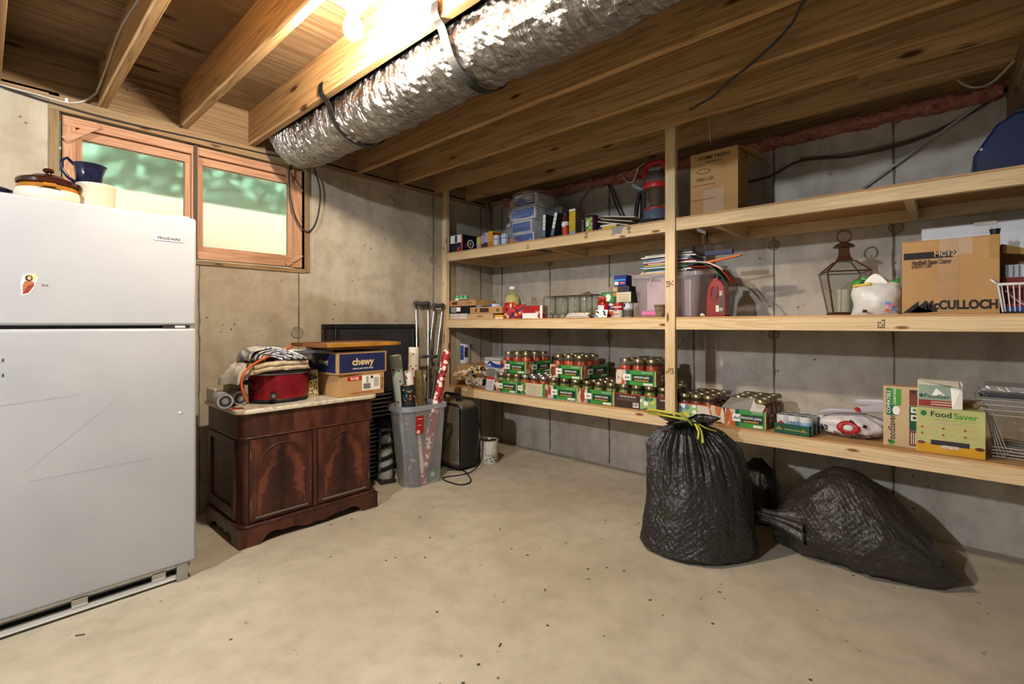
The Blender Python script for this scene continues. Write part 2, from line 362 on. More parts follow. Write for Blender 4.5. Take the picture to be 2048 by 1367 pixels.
for (a, b_) in ((WX0 + .012, MX - .004), (MX + .012, WX1 - .012)):
    z0, z1 = WZ0 + .015, 2.325
    wpart('outer_sash_top', a, b_, z1 - .052, z1, YW + .01, YW + .06, WINX); wpart('outer_sash_bottom', a, b_, z0, z0 + .055, YW + .01, YW + .06, WINX)
    lw = .055 if a < .5 else .012; rw = .012 if a < .5 else .06
    wpart('outer_sash_side', a, a + lw, z0 + .055, z1 - .052, YW + .01, YW + .06, WINZ); wpart('outer_sash_side', b_ - rw, b_, z0 + .055, z1 - .052, YW + .01, YW + .06, WINZ)
    a2, b2 = a + lw, b_ - rw
    wpart('inner_sash_top', a2, b2, z1 - .105, z1 - .056, YW + .035, YW + .075, WINX); wpart('inner_sash_bottom', a2, b2, z0 + .058, z0 + .085, YW + .035, YW + .075, WINX)
    wpart('inner_sash_side', a2, a2 + .03, z0 + .085, z1 - .105, YW + .035, YW + .075, WINZ); wpart('inner_sash_side', b2 - .03, b2, z0 + .085, z1 - .105, YW + .035, YW + .075, WINZ)
    PZ = (z0 + .085, z1 - .105)
    t = NT('dusty_window_glass'); t.t.nodes.remove(t.p)
    v = t.coord(rnd=False); d = t.ramp(t.noise(v, 14, 6, .7), [(.3, .35), (.8, .62)])
    tr = t.n('ShaderNodeBsdfTransparent'); rf = t.n('ShaderNodeBsdfRefraction'); rf.inputs['Roughness'].default_value = .62; rf.inputs['IOR'].default_value = 1.02
    tl = t.n('ShaderNodeBsdfTranslucent'); tl.inputs[0].default_value = lin('#d8dcc8')
    m1 = t.n('ShaderNodeMixShader'); m1.inputs[0].default_value = .25; t.l(rf.outputs[0], m1.inputs[1]); t.l(tl.outputs[0], m1.inputs[2])
    gl = t.n('ShaderNodeBsdfGlossy'); gl.inputs['Roughness'].default_value = .1; m2 = t.n('ShaderNodeMixShader'); m2.inputs[0].default_value = .0
    t.l(m1.outputs[0], m2.inputs[1]); t.l(gl.outputs[0], m2.inputs[2]); t.l(m2.outputs[0], t.out.inputs[0])
    MB().box(a2 + .02, YW + .052, PZ[0] - .01, b2 - .02, YW + .056, PZ[1] + .01).build('pane', t.mat, wn)
wpart('mullion', MX - .006, MX + .014, WZ0 + .01, 2.33, YW + .0, YW + .09, M('#4a4038', .7))
wpart('latch', MX - .016, MX - .004, 1.76, 1.83, YW - .004, YW + .012, DARK)
def brace(p, q, wd, m):
    p, q = Vector(p), Vector(q); d = (q - p).normalized(); n = Vector((0, -1, 0)).cross(d) * wd / 2; t = Vector((0, .012, 0))
    MB().hexa([p - n, q - n, q - n + t, p - n + t, p + n, q + n, q + n + t, p + n + t]).build('corner_brace', m, wn)
brace((WX0 + .02, YW - .004, 2.19), (WX0 + .16, YW - .004, 2.31), .035, WINX); brace((WX1 - .02, YW - .004, 2.17), (WX1 - .15, YW - .004, 2.31), .03, WINX)
brace((WX1 - .02, YW - .004, 1.71), (WX1 - .13, YW - .004, 1.625), .03, WINX)
# outside: pale window well, shrubs above it
WELL = M('#e6e0c4', .8, var=.06, scale=4)
ow = MB().box(-1.6, 4.35, 1.2, 3.6, 4.5, 2.16).build('window_well', WELL); tag(ow, 'pale sunlit window well wall outside the window', 'window well'); 
struct(MB().box(-3, YW + .22, 1.1, 5, 4.36, 1.2).build('ground', WELL), 'bright ground outside the window'); struct(MB().box(-4, 4.5, 2.0, 6, 9, 2.14).build('lawn', M('#5d7a3e', .9)), 'grass bank outside the window')
LEAF = M('#6a9478', .7, var=.25, scale=9)
struct(MB().box(-5, 5.9, 2.1, 7, 6.4, 6.5).build('outdoor_foliage', M('#3f5a4a', .9, var=.3, scale=3)), 'dense green backdrop of foliage outside')
b = MB()
for i in range(2600):
    x, y, z = R.uniform(-2.5, 4.5), R.uniform(5.0, 5.8), R.uniform(2.14, 4.6); r = R.uniform(.06, .13)
    a = Vector((R.uniform(-1, 1), R.uniform(-1, 1), R.uniform(-1, 1))).normalized(); q = a.orthogonal().normalized(); e = a.cross(q)
    c = Vector((x, y, z)); b.add([c - q * r, c + e * r * .5, c + q * r, c - e * r * .5 + a * .02], [(0, 1, 2, 3)])
tag(b.build('outdoor_hedge', LEAF), 'blurred green hedge seen through the dusty window', 'hedge', kind='stuff')
# ---------------------------------------------------------------- lamps
def bulb(loc, s, col, label, holder=True):
    o = thing('ceiling_bulb', label, 'lamp', loc)
    MB().lathe([(0, -.075), (.018, -.072), (.031, -.06), (.0375, -.04), (.036, -.02), (.027, .0), (.017, .02), (.0155, .03)], n=24).build('bulb_glass', emit('bulb_glow', col, s), o, smooth=2)
    MB().lathe([(.014, .022), (.02, .024), (.022, .05), (.045, .056), (.056, .066), (.056, .078), (0, .079)], n=28).build('porcelain_holder', M('#e6e2d8', .25, var=.03), o, smooth=True)
    MB().lathe([(.05, .079), (.052, .12), (0, .121)], n=8).build('junction_box', M('#5f6468', .4, .9), o)
    MB().box(-.055, -.02, .121, .055, .02, .16).build('mounting_board', W_JOISTX, o)
    return o
bulb((.965, 1.70, 2.375), BULB_A, (1.0, .87, .70), 'glowing bare bulb in a white porcelain holder between the joists')
bulb((-1.75, 1.35, 2.33), BULB_B, (.84, .91, 1.0), 'bare daylight bulb in a porcelain holder behind the camera')
# ---------------------------------------------------------------- the shelving
sh = thing('shelving_unit', 'built-in pine shelving of three levels along the concrete wall', 'shelving', (2.92, 1.28, 0))
def sp(name, x0, y0, z0, x1, y1, z1, m, bev=.002):
    o = MB().box(x0 - 2.92, y0 - 1.28, z0, x1 - 2.92, y1 - 1.28, z1).build(name, m, sh, bevel=bev); return o
PF = 2.902
sp('post', PF, 1.253, 0, PF + .038, 1.318, 2.52, SZ); sp('post', PF, 3.445, 0, PF + .038, 3.508, 2.49, SZ)
sp('post', PF, -.95, 0, PF + .038, -.885, 2.40, SZ)
ZT, ZM, ZB, ZBR = 1.865, 1.247, .632, .606
for (ya, yb, zz) in ((1.32, 3.445, (ZT, ZM, ZB)), (-.885, 1.25, (ZT, ZM, ZBR))):
    for z in zz:
        sp('front_beam', PF + .008, ya, z - .08, PF + .044, yb, z - .012, SY)
        sp('back_beam', XR - .05, ya - .03, z - .08, XR - .006, yb + (.06 if ya > 1 else .03), z - .012, SY)
        sp('shelf_board', PF + .01, ya - (.0 if ya > 1 else .0), z - .012, XR - .004, yb + (.06 if ya > 1 else 0), z - .0008, PLYS, 0)
        ys = (3.42, 2.32, 1.36) if ya > 1 else (1.02, .13, -.6)
        for y in ys: sp('cross_bar', PF + .046, y - .019, z - .08, XR - .052, y + .019, z - .0125, SX)
STAMP = M('#5b4630', .9)
def stamp(px, py, w=.03, h=.045, X=PF + .0075):
    p = onX(px, py, X); b = MB()
    for i in range(4):
        z = p.z + h / 2 - i * h / 4
        for j in range(4):
            if R.random() < .7: y = p.y + w / 2 - j * w / 4; b.box(X - .0004 - 2.92, y - w / 5 - 1.28, z - h / 6, X - 2.92, y - 1.28, z)
    b.build('lumber_stamp', STAMP, sh)
for px, py in ((1056, 492), (1172, 472), (1258, 460), (1763, 648)): stamp(px, py)
for px, py in ((1340, 568), (1340, 742), (1340, 852)): stamp(px, py, .05, .04, PF - .0002)
for px, py in ((887, 496), (887, 568), (887, 684)): stamp(px, py, .035, .035, PF - .0002)
# ================================================================ refrigerator and what stands on it
def bx(parent, name, x0, y0, z0, x1, y1, z1, m, bev=0, seg=2): return MB().box(x0, y0, z0, x1, y1, z1).build(name, m, parent, bevel=bev, seg=seg, smooth=bool(bev))
FRW = NT('fridge_enamel'); _v = FRW.coord(rnd=False); _n = FRW.noise(_v, 3, 5); _sc = FRW.noise(FRW.coord((3, 3, 60), rnd=False), 2, 2)
FRW.set(FRW.mix(FRW.ramp(_n, [(.3, 0), (.75, 1)]), '#a6a9ad', '#b2b4b7'), .38, 0, .4); FRW.bump(FRW.noise(_v, 260, 2), .08, .001)
fr = thing('refrigerator', 'white top-freezer refrigerator with scuffed doors beside the window', 'refrigerator', (.3, 3.0, 0))
FX0, FX1, FY = -.39, .385, -.37            # local: doors' front at world Y 2.63
bx(fr, 'cabinet_shell', FX0 + .005, FY + .075, .035, FX1 - .005, .36, 1.685, FRW.mat, .008)
dl = bx(fr, 'fridge_door', FX0, FY, .085, FX1, FY + .062, 1.181, FRW.mat, .012, 3); du = bx(fr, 'freezer_door', FX0, FY, 1.195, FX1, FY + .062, 1.698, FRW.mat, .012, 3)
bx(fr, 'door_gasket', FX0 + .02, FY + .062, .1, FX1 - .02, FY + .075, 1.68, GREY)
bx(fr, 'hinge', FX1 - .13, FY + .006, 1.182, FX1 - .03, FY + .06, 1.194, DARK); bx(fr, 'hinge_cap', FX1 - .085, FY + .004, 1.184, FX1 - .045, FY + .03, 1.193, WHITE)
bx(fr, 'top_hinge_cover', FX1 - .09, FY + .03, 1.685, FX1 - .02, FY + .1, 1.708, WHITE, .003)
b = MB(); b.box(FX0, FY + .03, .012, FX1 - .06, FY + .05, .032); b.box(FX0, FY + .03, .066, FX1 - .06, FY + .05, .076)
for x in (FX0, -.05, .22): b.box(x, FY + .03, .03, x + .05, FY + .05, .07)
b.build('kick_grille', WHITE, fr); bx(fr, 'kick_recess', FX0, FY + .08, .0, FX1 - .02, FY + .1, .085, BLACK)
bx(fr, 'leveling_bracket', FX1 - .075, FY + .02, .0, FX1 - .03, FY + .06, .08, STEEL, .002)
bx(fr, 'foot', FX1 - .065, FY + .03, -.0, FX1 - .04, FY + .055, .012, DARK); bx(fr, 'foot', FX0 + .02, FY + .03, 0, FX0 + .05, FY + .055, .04, DARK)
bx(fr, 'rear_roller', FX0 + .05, .28, 0, FX1 - .05, .32, .04, DARK)
p = onY(338, 478, 2.63); 
bd = bx(fr, 'name_badge', p.x - .3 - .055, FY - .003, p.z - .011, p.x - .3 + .055, FY + .001, p.z + .013, M('#d9dadb', .35, .3), .001)
text(bd, 'FRIGIDAIRE', (p.x - .3, FY - .0035, p.z + .001), .0165, INK, sx=1.05)
SCR = M('#9b9da1', .6)
for a, q in (((0, 812), (165, 788)), ((50, 945), (250, 785)), ((60, 962), (310, 915))):
    P, Q = onY(*a, 2.63), onY(*q, 2.63); b = MB(); w = .0012
    b.hexa([(P.x-.3, FY-.0004, P.z-w), (Q.x-.3, FY-.0004, Q.z-w), (Q.x-.3, FY+.001, Q.z-w), (P.x-.3, FY+.001, P.z-w), (P.x-.3, FY-.0004, P.z+w), (Q.x-.3, FY-.0004, Q.z+w), (Q.x-.3, FY+.001, Q.z+w), (P.x-.3, FY+.001, P.z+w)]); b.build('scuff', SCR, dl)
for (px, py) in ((6, 720), (6, 750)): P = onY(px, py, 2.63); bx(dl, 'handle_screw', P.x - .302, FY - .002, P.z - .006, P.x - .299, FY, P.z + .006, DARK)
P = onY(360, 825, 2.63); pl_ = MB().lathe([(.006, 0), (.005, .003), (0, .004)], n=12).build('door_plug', WHITE, dl, smooth=True); pl_.location = (P.x - .3, FY, P.z); pl_.rotation_euler = (PI / 2, 0, 0)
# the small paper figure stuck on the freezer door
P = onY(60, 568, 2.63); st = thing('sticker', 'small cut-out sticker of a haloed figure on the freezer door', 'sticker', (P.x, 2.6296, P.z))
def disc(parent, name, cx, cz, rx, rz, y, m, n=16, pts=None):
    pts = pts or [(cx + rx * math.cos(2 * PI * i / n), cz + rz * math.sin(2 * PI * i / n)) for i in range(n)]
    return MB().prism(pts, y, y + .0004, 'y').build(name, m, parent)
disc(st, 'backing', 0, 0, 0, 0, -.0004, WHITEP, pts=[(-.024, -.045), (-.004, -.038), (.012, -.012), (.016, .008), (.022, .026), (.014, .04), (-.006, .042), (-.02, .032), (-.026, 0)])
disc(st, 'halo', .003, .027, .016, .013, -.0008, M('#d8bd86', .6)); disc(st, 'hair', -.003, .023, .0105, .012, -.0012, M('#3d2417', .6)); disc(st, 'face', -.002, .024, .0055, .0075, -.0016, M('#d8a47e', .6))
disc(st, 'robe', 0, 0, 0, 0, -.0012, M('#a86a3f', .6), pts=[(-.02, -.04), (-.005, -.034), (.01, -.008), (.012, .008), (.002, .013), (-.014, .012), (-.02, -.005)])
disc(st, 'sash', 0, 0, 0, 0, -.0016, M('#8d3529', .6), pts=[(-.02, -.038), (-.005, -.032), (.01, -.008), (.011, .003), (-.006, -.006)])
text(st, '3rd', (.032, -.0004, -.002), .013, M('#8a6a60'), align='LEFT')
# casserole
def at_top(px, Y): return onY(px, 400, Y).x
IV = M('#d8cfb6', .25, var=.04); GLZ = M('#3a1812', .15, var=.2, scale=30); OCH = M('#a36a25', .25, var=.15)
c = thing('casserole', 'cream stoneware casserole with a glazed brown lid on the refrigerator', 'casserole dish', (at_top(97, 2.79), 2.79, 1.685)); c.scale = (.78, .78, 1.02)
MB().lathe([(.09, 0), (.115, .006), (.132, .03), (.134, .045), (.128, .066), (.118, .078)], n=40).build('bowl', IV, c, smooth=True)
MB().lathe([(.1285, .066), (.121, .08), (.117, .085), (.11, .085), (.11, .07)], n=40).build('glaze_band', OCH, c, smooth=True)
ld = MB().lathe([(.118, .084), (.127, .09), (.128, .102), (.12, .11), (.085, .118), (.062, .13), (.03, .136), (0, .137)], n=40).build('lid', GLZ, c, smooth=True)
MB().lathe([(.012, .135), (.011, .143), (.022, .148), (.025, .154), (.018, .161), (0, .163)], n=20).build('knob', GLZ, ld, smooth=True)
for s in (-1, 1): MB().tube([(s * .0 - .04, -.118 * s, .07), (-.025, -.142 * s, .076), (.015, -.145 * s, .076), (.035, -.12 * s, .066)], .008, 8).build('ear_handle', OCH, c, smooth=True)
c = thing('crock', 'plain cream stoneware crock under the blue pitcher', 'crock', (at_top(193, 2.78), 2.78, 1.685)); c.scale = (.88, .88, .97)
MB().lathe([(0, .0), (.066, 0), (.07, .004), (.0755, .11), (.08, .118), (.079, .128), (.072, .129), (.07, .118), (.066, .02), (0, .018)], n=36).build('crock_body', M('#cbbfa6', .35, var=.1, scale=6), c, smooth=True)
BLG = M('#191a33', .12, var=.25, scale=60, bump=.15)
c = thing('pitcher', 'dark blue speckled enamel pitcher standing on the crock', 'pitcher', (at_top(178, 2.78), 2.78, 1.8105)); c.scale = (.84, .84, .84)
MB().lathe([(0, 0), (.045, 0), (.053, .01), (.056, .05), (.06, .085), (.066, .1), (.062, .1), (.055, .08), (.05, .012), (0, .01)], n=32, fn=lambda a, z: 1 + (.14 * max(0, math.cos(a)) ** 14 if z > .08 else 0)).build('pitcher_body', BLG, c, smooth=True)
MB().tube([(-.056, 0, .09), (-.085, 0, .118), (-.104, 0, .1), (-.103, 0, .055), (-.08, 0, .02), (-.052, 0, .0)], .008, 10).build('handle', BLG, c, smooth=True)
c = thing('roaster_pan', 'dark enamel pan with a handle at the left end of the refrigerator top', 'pan', (at_top(5, 2.86) - .03, 2.86, 1.685))
MB().lathe([(0, 0), (.075, 0), (.085, .015), (.083, .035), (.09, .04), (.08, .055), (.045, .07), (0, .073)], n=32).build('pan_body', BLG, c, smooth=True)
MB().tube([(.08, -.02, .036), (.12, -.02, .044), (.125, .02, .044), (.08, .02, .036)], .006, 8).build('side_handle', BLG, c, smooth=True)
MB().tube([(-.02, 0, .07), (-.01, 0, .09), (.01, 0, .09), (.02, 0, .07)], .005, 8).build('lid_handle', BLG, c, smooth=True)
# ================================================================ cabinet
t = NT('flame_mahogany'); v = t.coord((1, 1, 1), rnd=True)
mp = t.n('ShaderNodeMapping'); mp.inputs['Scale'].default_value = (7, 7, 1.3); t.l(v, mp.inputs[0]); n1 = t.noise(mp.outputs[0], 1.6, 6, .6, 1.4); n2 = t.noise(t.coord((70, 70, 6)), 1, 4)
f = t.math('ADD', t.math('MULTIPLY', n1, .8), t.math('MULTIPLY', n2, .2)); t.set(t.ramp(f, [(.3, '#22100b'), (.48, '#45231a'), (.66, '#643726'), (.8, '#3b1d15')]), .38, 0, .4); t.bump(n2, .05, .002); MAH = t.mat
t = NT('flame_veneer'); v = t.coord((1, 1, 1), rnd=False)
mp = t.n('ShaderNodeMapping'); mp.inputs['Scale'].default_value = (3.2, 3.2, 3.2); t.l(v, mp.inputs[0])
ab = t.n('ShaderNodeVectorMath', operation='ABSOLUTE'); t.l(v, ab.inputs[0]); sx = t.n('ShaderNodeSeparateXYZ'); t.l(ab.outputs[0], sx.inputs[0])
sz = t.n('ShaderNodeSeparateXYZ'); t.l(v, sz.inputs[0])
fl_ = t.math('ADD', t.math('MULTIPLY', t.noise(mp.outputs[0], 2.6, 6, .7, 1.0), 2.0), t.math('ADD', t.math('MULTIPLY', sx.outputs[0], 9.0), t.math('MULTIPLY', sz.outputs[2], 3.0)))
wv = t.noise(mp.outputs[0], 1, 2); sn = t.math('SINE', t.math('MULTIPLY', fl_, 5.0))
core = t.ramp(t.math('ADD', sx.outputs[0], t.math('MULTIPLY', t.noise(mp.outputs[0], 6, 5), .09)), [(.05, 0), (.13, 1)])
col = t.mix(t.ramp(sn, [(.1, 0), (.9, 1)]), '#45221a', '#6e3d2a'); col = t.mix(core, '#24100b', col); t.set(col, .36, 0, .4); VEN = t.mat
MARB = NT('cream_marble'); v = MARB.coord(rnd=False); n = MARB.noise(v, 7, 8, .65, 1.6); MARB.set(MARB.ramp(n, [(.35, '#b9ad97'), (.5, '#d9cfba'), (.58, '#a99b84'), (.7, '#d5cab4')]), .3)
cab = thing('cabinet', 'antique dark mahogany washstand with arched doors and a marble top', 'cabinet', (1.335, 3.05, 0))
HW, D0, D1 = .40, -.25, .27
def rr(hw, y0, y1, r, n=6):   # footprint with rounded front corners
    q = [(hw, y1), (-hw, y1)]
    q += [(-hw + r - r * math.cos(PI / 2 * i / n), y0 + r - r * math.sin(PI / 2 * i / n)) for i in range(n + 1)]
    q += [(hw - r + r * math.sin(PI / 2 * i / n), y0 + r - r * math.cos(PI / 2 * i / n)) for i in range(n + 1)]
    return q
MB().prism(rr(HW, D0, D1, .055), .115, .575).build('body', MAH, cab, smooth=True)
MB().prism(rr(HW + .012, D0 - .014, D1, .06), .575, .588).build('molding', MAH, cab, smooth=True, bevel=.005)
MB().prism(rr(HW + .008, D0 - .01, D1, .058), .588, .715).build('frieze', MAH, cab, smooth=True)
MB().prism(rr(HW + .03, D0 - .03, D1 + .005, .065), .715, .74).build('marble_top', MARB.mat, cab, smooth=True, bevel=.006)
MB().prism([(-HW - .028, .09), (-HW - .028, .25), (-HW - .008, .265)] + [(-HW - .008, .09)], .74, .825, 'z').build('marble_side_splash', MARB.mat, cab, bevel=.01)
MB().prism(rr(HW + .022, D0 - .025, D1, .06), .098, .116).build('base_molding', MAH, cab, smooth=True, bevel=.006)
# scalloped plinth
def scal(x0, x1, z1, cut, n=40):
    top = [(x0, z1), (x1, z1)]; bot = []
    for i in range(n + 1):
        u = 1 - i / n; x = x0 + (x1 - x0) * u; bot.append((x, cut(u)))
    return top + bot
def cut(u):
    e = min(u, 1 - u)
    if e < .13: return 0
    if e < .2: return .05 * math.sin((e - .13) / .07 * PI / 2)
    return .05 + (.012 * math.cos((e - .2) / .3 * PI) - .012) * (1 if e < .5 else 1) + .004 * math.sin(e * 40)
MB().prism(scal(-HW - .018, HW + .018, .1, cut), D0 - .022, D0 + .01, 'y').build('plinth_front', MAH, cab)
for s in (-1, 1): MB().prism([(y, z) for y, z in scal(D0 + .01, D1, .1, lambda u: 0 if min(u, 1 - u) < .16 else .045 + .008 * math.sin(u * 30))], s * (HW + .018) - (.02 if s > 0 else 0), s * (HW + .018) + (0 if s > 0 else .02), 'x').build('plinth_side', MAH, cab)
MB().box(-HW + .02, D1 - .03, 0, HW - .02, D1, .1).build('plinth_back', MAH, cab)
for cx in (-.19, .19):
    dr = MB().box(-.172, D0 - .012, .125, .172, D0 + .002, .572).build('door', MAH, cab, bevel=.003); dr.location = (cx, 0, 0)
    # raised flame-veneer panel with an arched head
    arch = [(-.13, .155), (.13, .155), (.13, .43)] + [(.118 * math.cos(a), .43 + .105 * math.sin(a)) for a in [PI * i / 18 for i in range(19)]] + [(-.13, .43)]
    MB().prism(arch, D0 - .0155, D0 - .010, 'y').build('arched_panel', VEN, dr)
    MB().tube([(x, D0 - .0155, z) for x, z in arch[2:]], .004, 6).build('arch_molding', MAH, dr, smooth=True)
    MB().box(-.145, D0 - .02, .143, .145, D0 - .011, .152).build('panel_ledge', M('#7d6b5d', .5), dr)
    for z in (.2, .47): MB().box(-.171 if cx < 0 else .164, D0 - .0135, z, -.164 if cx < 0 else .171, D0 - .0115, z + .045).build('hinge', M('#8d7a52', .4, .8), dr)
MB().box(-.012, D0 - .018, .12, .012, D0, .574).build('center_stile', MAH, cab, bevel=.004)
b = MB(); x = -HW - .004
b.box(x - .008, D0 + .075, .13, x + .01, D0 + .11, .57); b.box(x - .008, D1 - .05, .13, x + .01, D1 - .005, .57); b.box(x - .008, D0 + .11, .13, x + .01, D1 - .05, .19); b.box(x - .008, D0 + .11, .53, x + .01, D1 - .05, .57)
b.build('side_frame', MAH, cab, bevel=.003)
ZK = .7405
# ---------------------------------------------------------------- things on the cabinet
TOWEL = M('#c3b193', .95, var=.15, scale=40, bump=.8); TOWELW = M('#d9d3c8', .95, var=.08, scale=60, bump=.5)
t = NT('striped_towel'); v = t.coord((1, 1, 1)); sx = t.n('ShaderNodeSeparateXYZ'); t.l(v, sx.inputs[0]); s_ = t.math('FRACT', t.math('MULTIPLY', sx.outputs[0], 11.0))
t.set(t.ramp(s_, [(.0, '#cfd0d4'), (.3, '#ded9d0'), (.42, '#6f7aa0'), (.5, '#d9d6d0'), (.72, '#55597a'), (.8, '#d9d4ca')]), .95); STRIPE = t.mat
REDM = NT('red_metallic'); REDM.set('#94202a', .28, .6)
sc_ = thing('slow_cooker', 'metallic red oval slow cooker with black handles on the cabinet', 'slow cooker', (1.215, 3.0, ZK))
MB().lathe([(.14, 0), (.165, .004), (.17, .018), (.165, .024)], n=48, sy=.78).build('base', BLACK, sc_, smooth=True)
MB().lathe([(.166, .022), (.171, .05), (.173, .16), (.17, .165)], n=48, sy=.78).build('shell', REDM.mat, sc_, smooth=True)
MB().lathe([(.172, .163), (.178, .166), (.178, .172), (.17, .174)], n=48, sy=.78).build('steel_rim', STEEL, sc_, smooth=True)
ck = MB().lathe([(.165, .172), (.186, .176), (.189, .186), (.18, .19), (.165, .18), (.16, .12), (0, .11)], n=48, sy=.78).build('crock_liner', BLACK, sc_, smooth=True)
dl_ = MB().lathe([(.168, .187), (.15, .198), (.08, .206), (0, .208)], n=40, sy=.78).build('glass_lid', clear('smoke_glass', '#b9bcc0', .15), sc_, smooth=True)
kn = MB().cyl((-.085, -.128, .048), (-.092, -.148, .048), .019, n=24).build('control_knob', BLACK, sc_, smooth=True); MB().cyl((-.092, -.1485, .048), (-.0925, -.151, .048), .012, n=16).build('knob_face', STEEL, kn, smooth=True)
for s in (-1, 1): MB().prism([(s * .168, .105), (s * .215, .118), (s * .218, .13), (s * .2, .138), (s * .168, .135)], -.05, .05, 'y').build('handle', BLACK, sc_, bevel=.006)
for a in (-.8, -2.3): MB().obox((.15 * math.cos(a), .118 * math.sin(a), .006), (.03, .025, .012)).build('foot', BLACK, sc_)
text(sc_, '..........', (-.075, -.132, .118), .012, BLACK, rot=(PI / 2, 0, -.35))
def cloth(name, label, loc, w, d, h, mat, rz=0, seed=0, folds=0, droop=None, amp=.012, cat='towel', group=None, tilt=0):
    # a soft folded cloth: rounded slab, layered front edge, wrinkles
    b = MB(); nu, nv = 40, 30
    def top(u, v):
        x = (u - .5) * w; y = (v - .5) * d
        ex = min(1, (1 - abs(2 * u - 1)) * 6); ey = min(1, (1 - abs(2 * v - 1)) * 6); e = math.sqrt(max(0, 1 - (1 - ex) ** 2)) * math.sqrt(max(0, 1 - (1 - ey) ** 2))
        z = h * e + amp * mnoise.noise(Vector((x * 14 + seed, y * 14, seed))) * e + amp * .5 * mnoise.noise(Vector((x * 40 + seed, y * 30, seed))) * e
        x += .02 * mnoise.noise(Vector((seed + 3, y * 9, 1))); y += .02 * mnoise.noise(Vector((seed + 9, x * 9, 1)))
        dz = droop(x, y) if droop else 0
        return (x, y, z + dz)
    def bot(u, v):
        q = top(u, v); dz = droop(q[0], q[1]) if droop else 0; return (q[0] * .985, q[1] * .985, min(q[2], dz + .001))
    b.grid(nu, nv, top); b.grid(nu, nv, bot, flip=True)
    o = thing(name, label, cat, loc, rz, group)
    b.build('cloth_body', mat, o, smooth=2)
    for i in range(folds):   # rolled layers showing along the front edge
        z = h * (i + .5) / folds; r = h / folds * .52
        pts = [((-.46 + .92 * q / 14) * w, -d / 2 + .004 + .008 * mnoise.noise(Vector((q * .7, i * 3, seed))), z + .006 * mnoise.noise(Vector((q * .5, i, seed))) + (droop((-.46 + .92 * q / 14) * w, -d / 2) if droop else 0)) for q in range(15)]
        MB().tube(pts, r, 8).build('fold', mat, o, smooth=2)
    return o
cloth('bath_towel', 'tan terry towel folded directly on the slow cooker lid', (1.16, 2.98, ZK + .194), .34, .26, .05, TOWEL, .08, 1, 2, amp=.024, droop=lambda x, y: -.3 * max(0, -x - .08) ** 1.2)
dt = thing('dish_towel', 'blue and white striped towel folded over itself on the tan towels', 'towel', (1.135, 2.94, ZK + .243), -.1)
for i in range(5):   # nested layers of one folded towel
    q_ = 1 - i * .17
    MB().grid(36, 8, lambda u, v: (-.135 * q_ + .31 * q_ * u + .012 * math.sin(v * 5 + i), -.1 + .004 * i + .2 * v + .008 * mnoise.noise(Vector((u * 5, v * 2, i))), .012 + .07 * q_ * (math.sin(PI * u ** .62) ** .8 if 0 < u < 1 else 0) + .006 * mnoise.noise(Vector((u * 7, v * 6, i * 3))))).build('fold', STRIPE, dt, smooth=2, solid=.009)
cloth('hand_towel', 'beige towel crowning the pile at its back right', (1.26, 3.03, ZK + .25), .2, .22, .055, TOWELW, .3, 9, 1, amp=.02, droop=lambda x, y: -.6 * max(0, x - .02) ** 1.5)
cloth('washcloth', 'pale crumpled cloth hanging down the left of the pile', (1.0, 2.98, ZK + .19), .16, .2, .05, M('#c9c0b4', .95, var=.12, bump=.4), .2, 14, 0, amp=.03, droop=lambda x, y: -1.1 * max(0, .02 - x) ** 1.25)
cloth('bath_mat', 'tan bath towel slumped between the bag rolls and slow cooker', (1.0, 3.12, ZK), .08, .12, .15, TOWEL, .1, 21, 0, amp=.03)
# orange cord over the towels
pts = [onY(585, 692, 2.93), onY(560, 702, 2.9), onY(525, 718, 2.85), onY(500, 733, 2.83), onY(486, 750, 2.815), onY(483, 768, 2.81), onY(488, 790, 2.8), onY(495, 804, 2.8)]
OR = M('#c2571c', .5)
b = MB()
for i in range(len(pts) - 1): pass
def smoothpts(P, k=6):
    P = [Vector(p) for p in P]; out = []
    for i in range(len(P) - 1):
        p0, p1, p2, p3 = P[max(0, i - 1)], P[i], P[i + 1], P[min(len(P) - 1, i + 2)]
        for j in range(k):
            t = j / k; out.append(.5 * ((2 * p1) + (p2 - p0) * t + (2 * p0 - 5 * p1 + 4 * p2 - p3) * t * t + (3 * p1 - p0 - 3 * p2 + p3) * t ** 3))
    return out + [P[-1]]
tag(MB().tube(smoothpts(pts), .007, 8).build('orange_strap', OR, smooth=2), 'orange strap draped over the towels and slow cooker', 'strap')
# vacuum-bag rolls
ROLLP = clear('roll_wrap', '#dfe2e6', .35, .15, body='#b9bcc4')
for i, (px, py, lb) in enumerate(((.895, 2.908, 'left clear plastic bag roll lying on the marble top'), (.988, 2.962, 'right clear plastic bag roll lying beside the slow cooker'))):
    o = thing('bag_roll', lb, 'plastic roll', (px, py + .02, ZK + .0405), 0, 'rolls of plastic bags on the cabinet'); o.rotation_euler = (0, 0, -.15)
    MB().tube([(0, -.02, 0), (0, .17, 0)], .04, 28).build('roll', M('#aeb0b6', .3, var=.1), o, smooth=True)
    MB().tube([(0, -.022, 0), (0, -.018, 0)], .03, 24).build('roll_end', M('#3c3d44', .4), o, smooth=True)
    MB().tube([(0, -.0235, 0), (0, -.02, 0)], .016, 20).build('core', M('#8c8d92', .5), o, smooth=True)
    MB().tube([(0, -.023, 0), (0, .0, 0)], .0405, 28, cap=False).build('wrap_edge', ROLLP, o, smooth=True)
tag(MB().box(.90, 2.845, ZK, .965, 2.885, ZK + .002).build('red_card', RED), 'red card peeking out under the bag rolls', 'card')
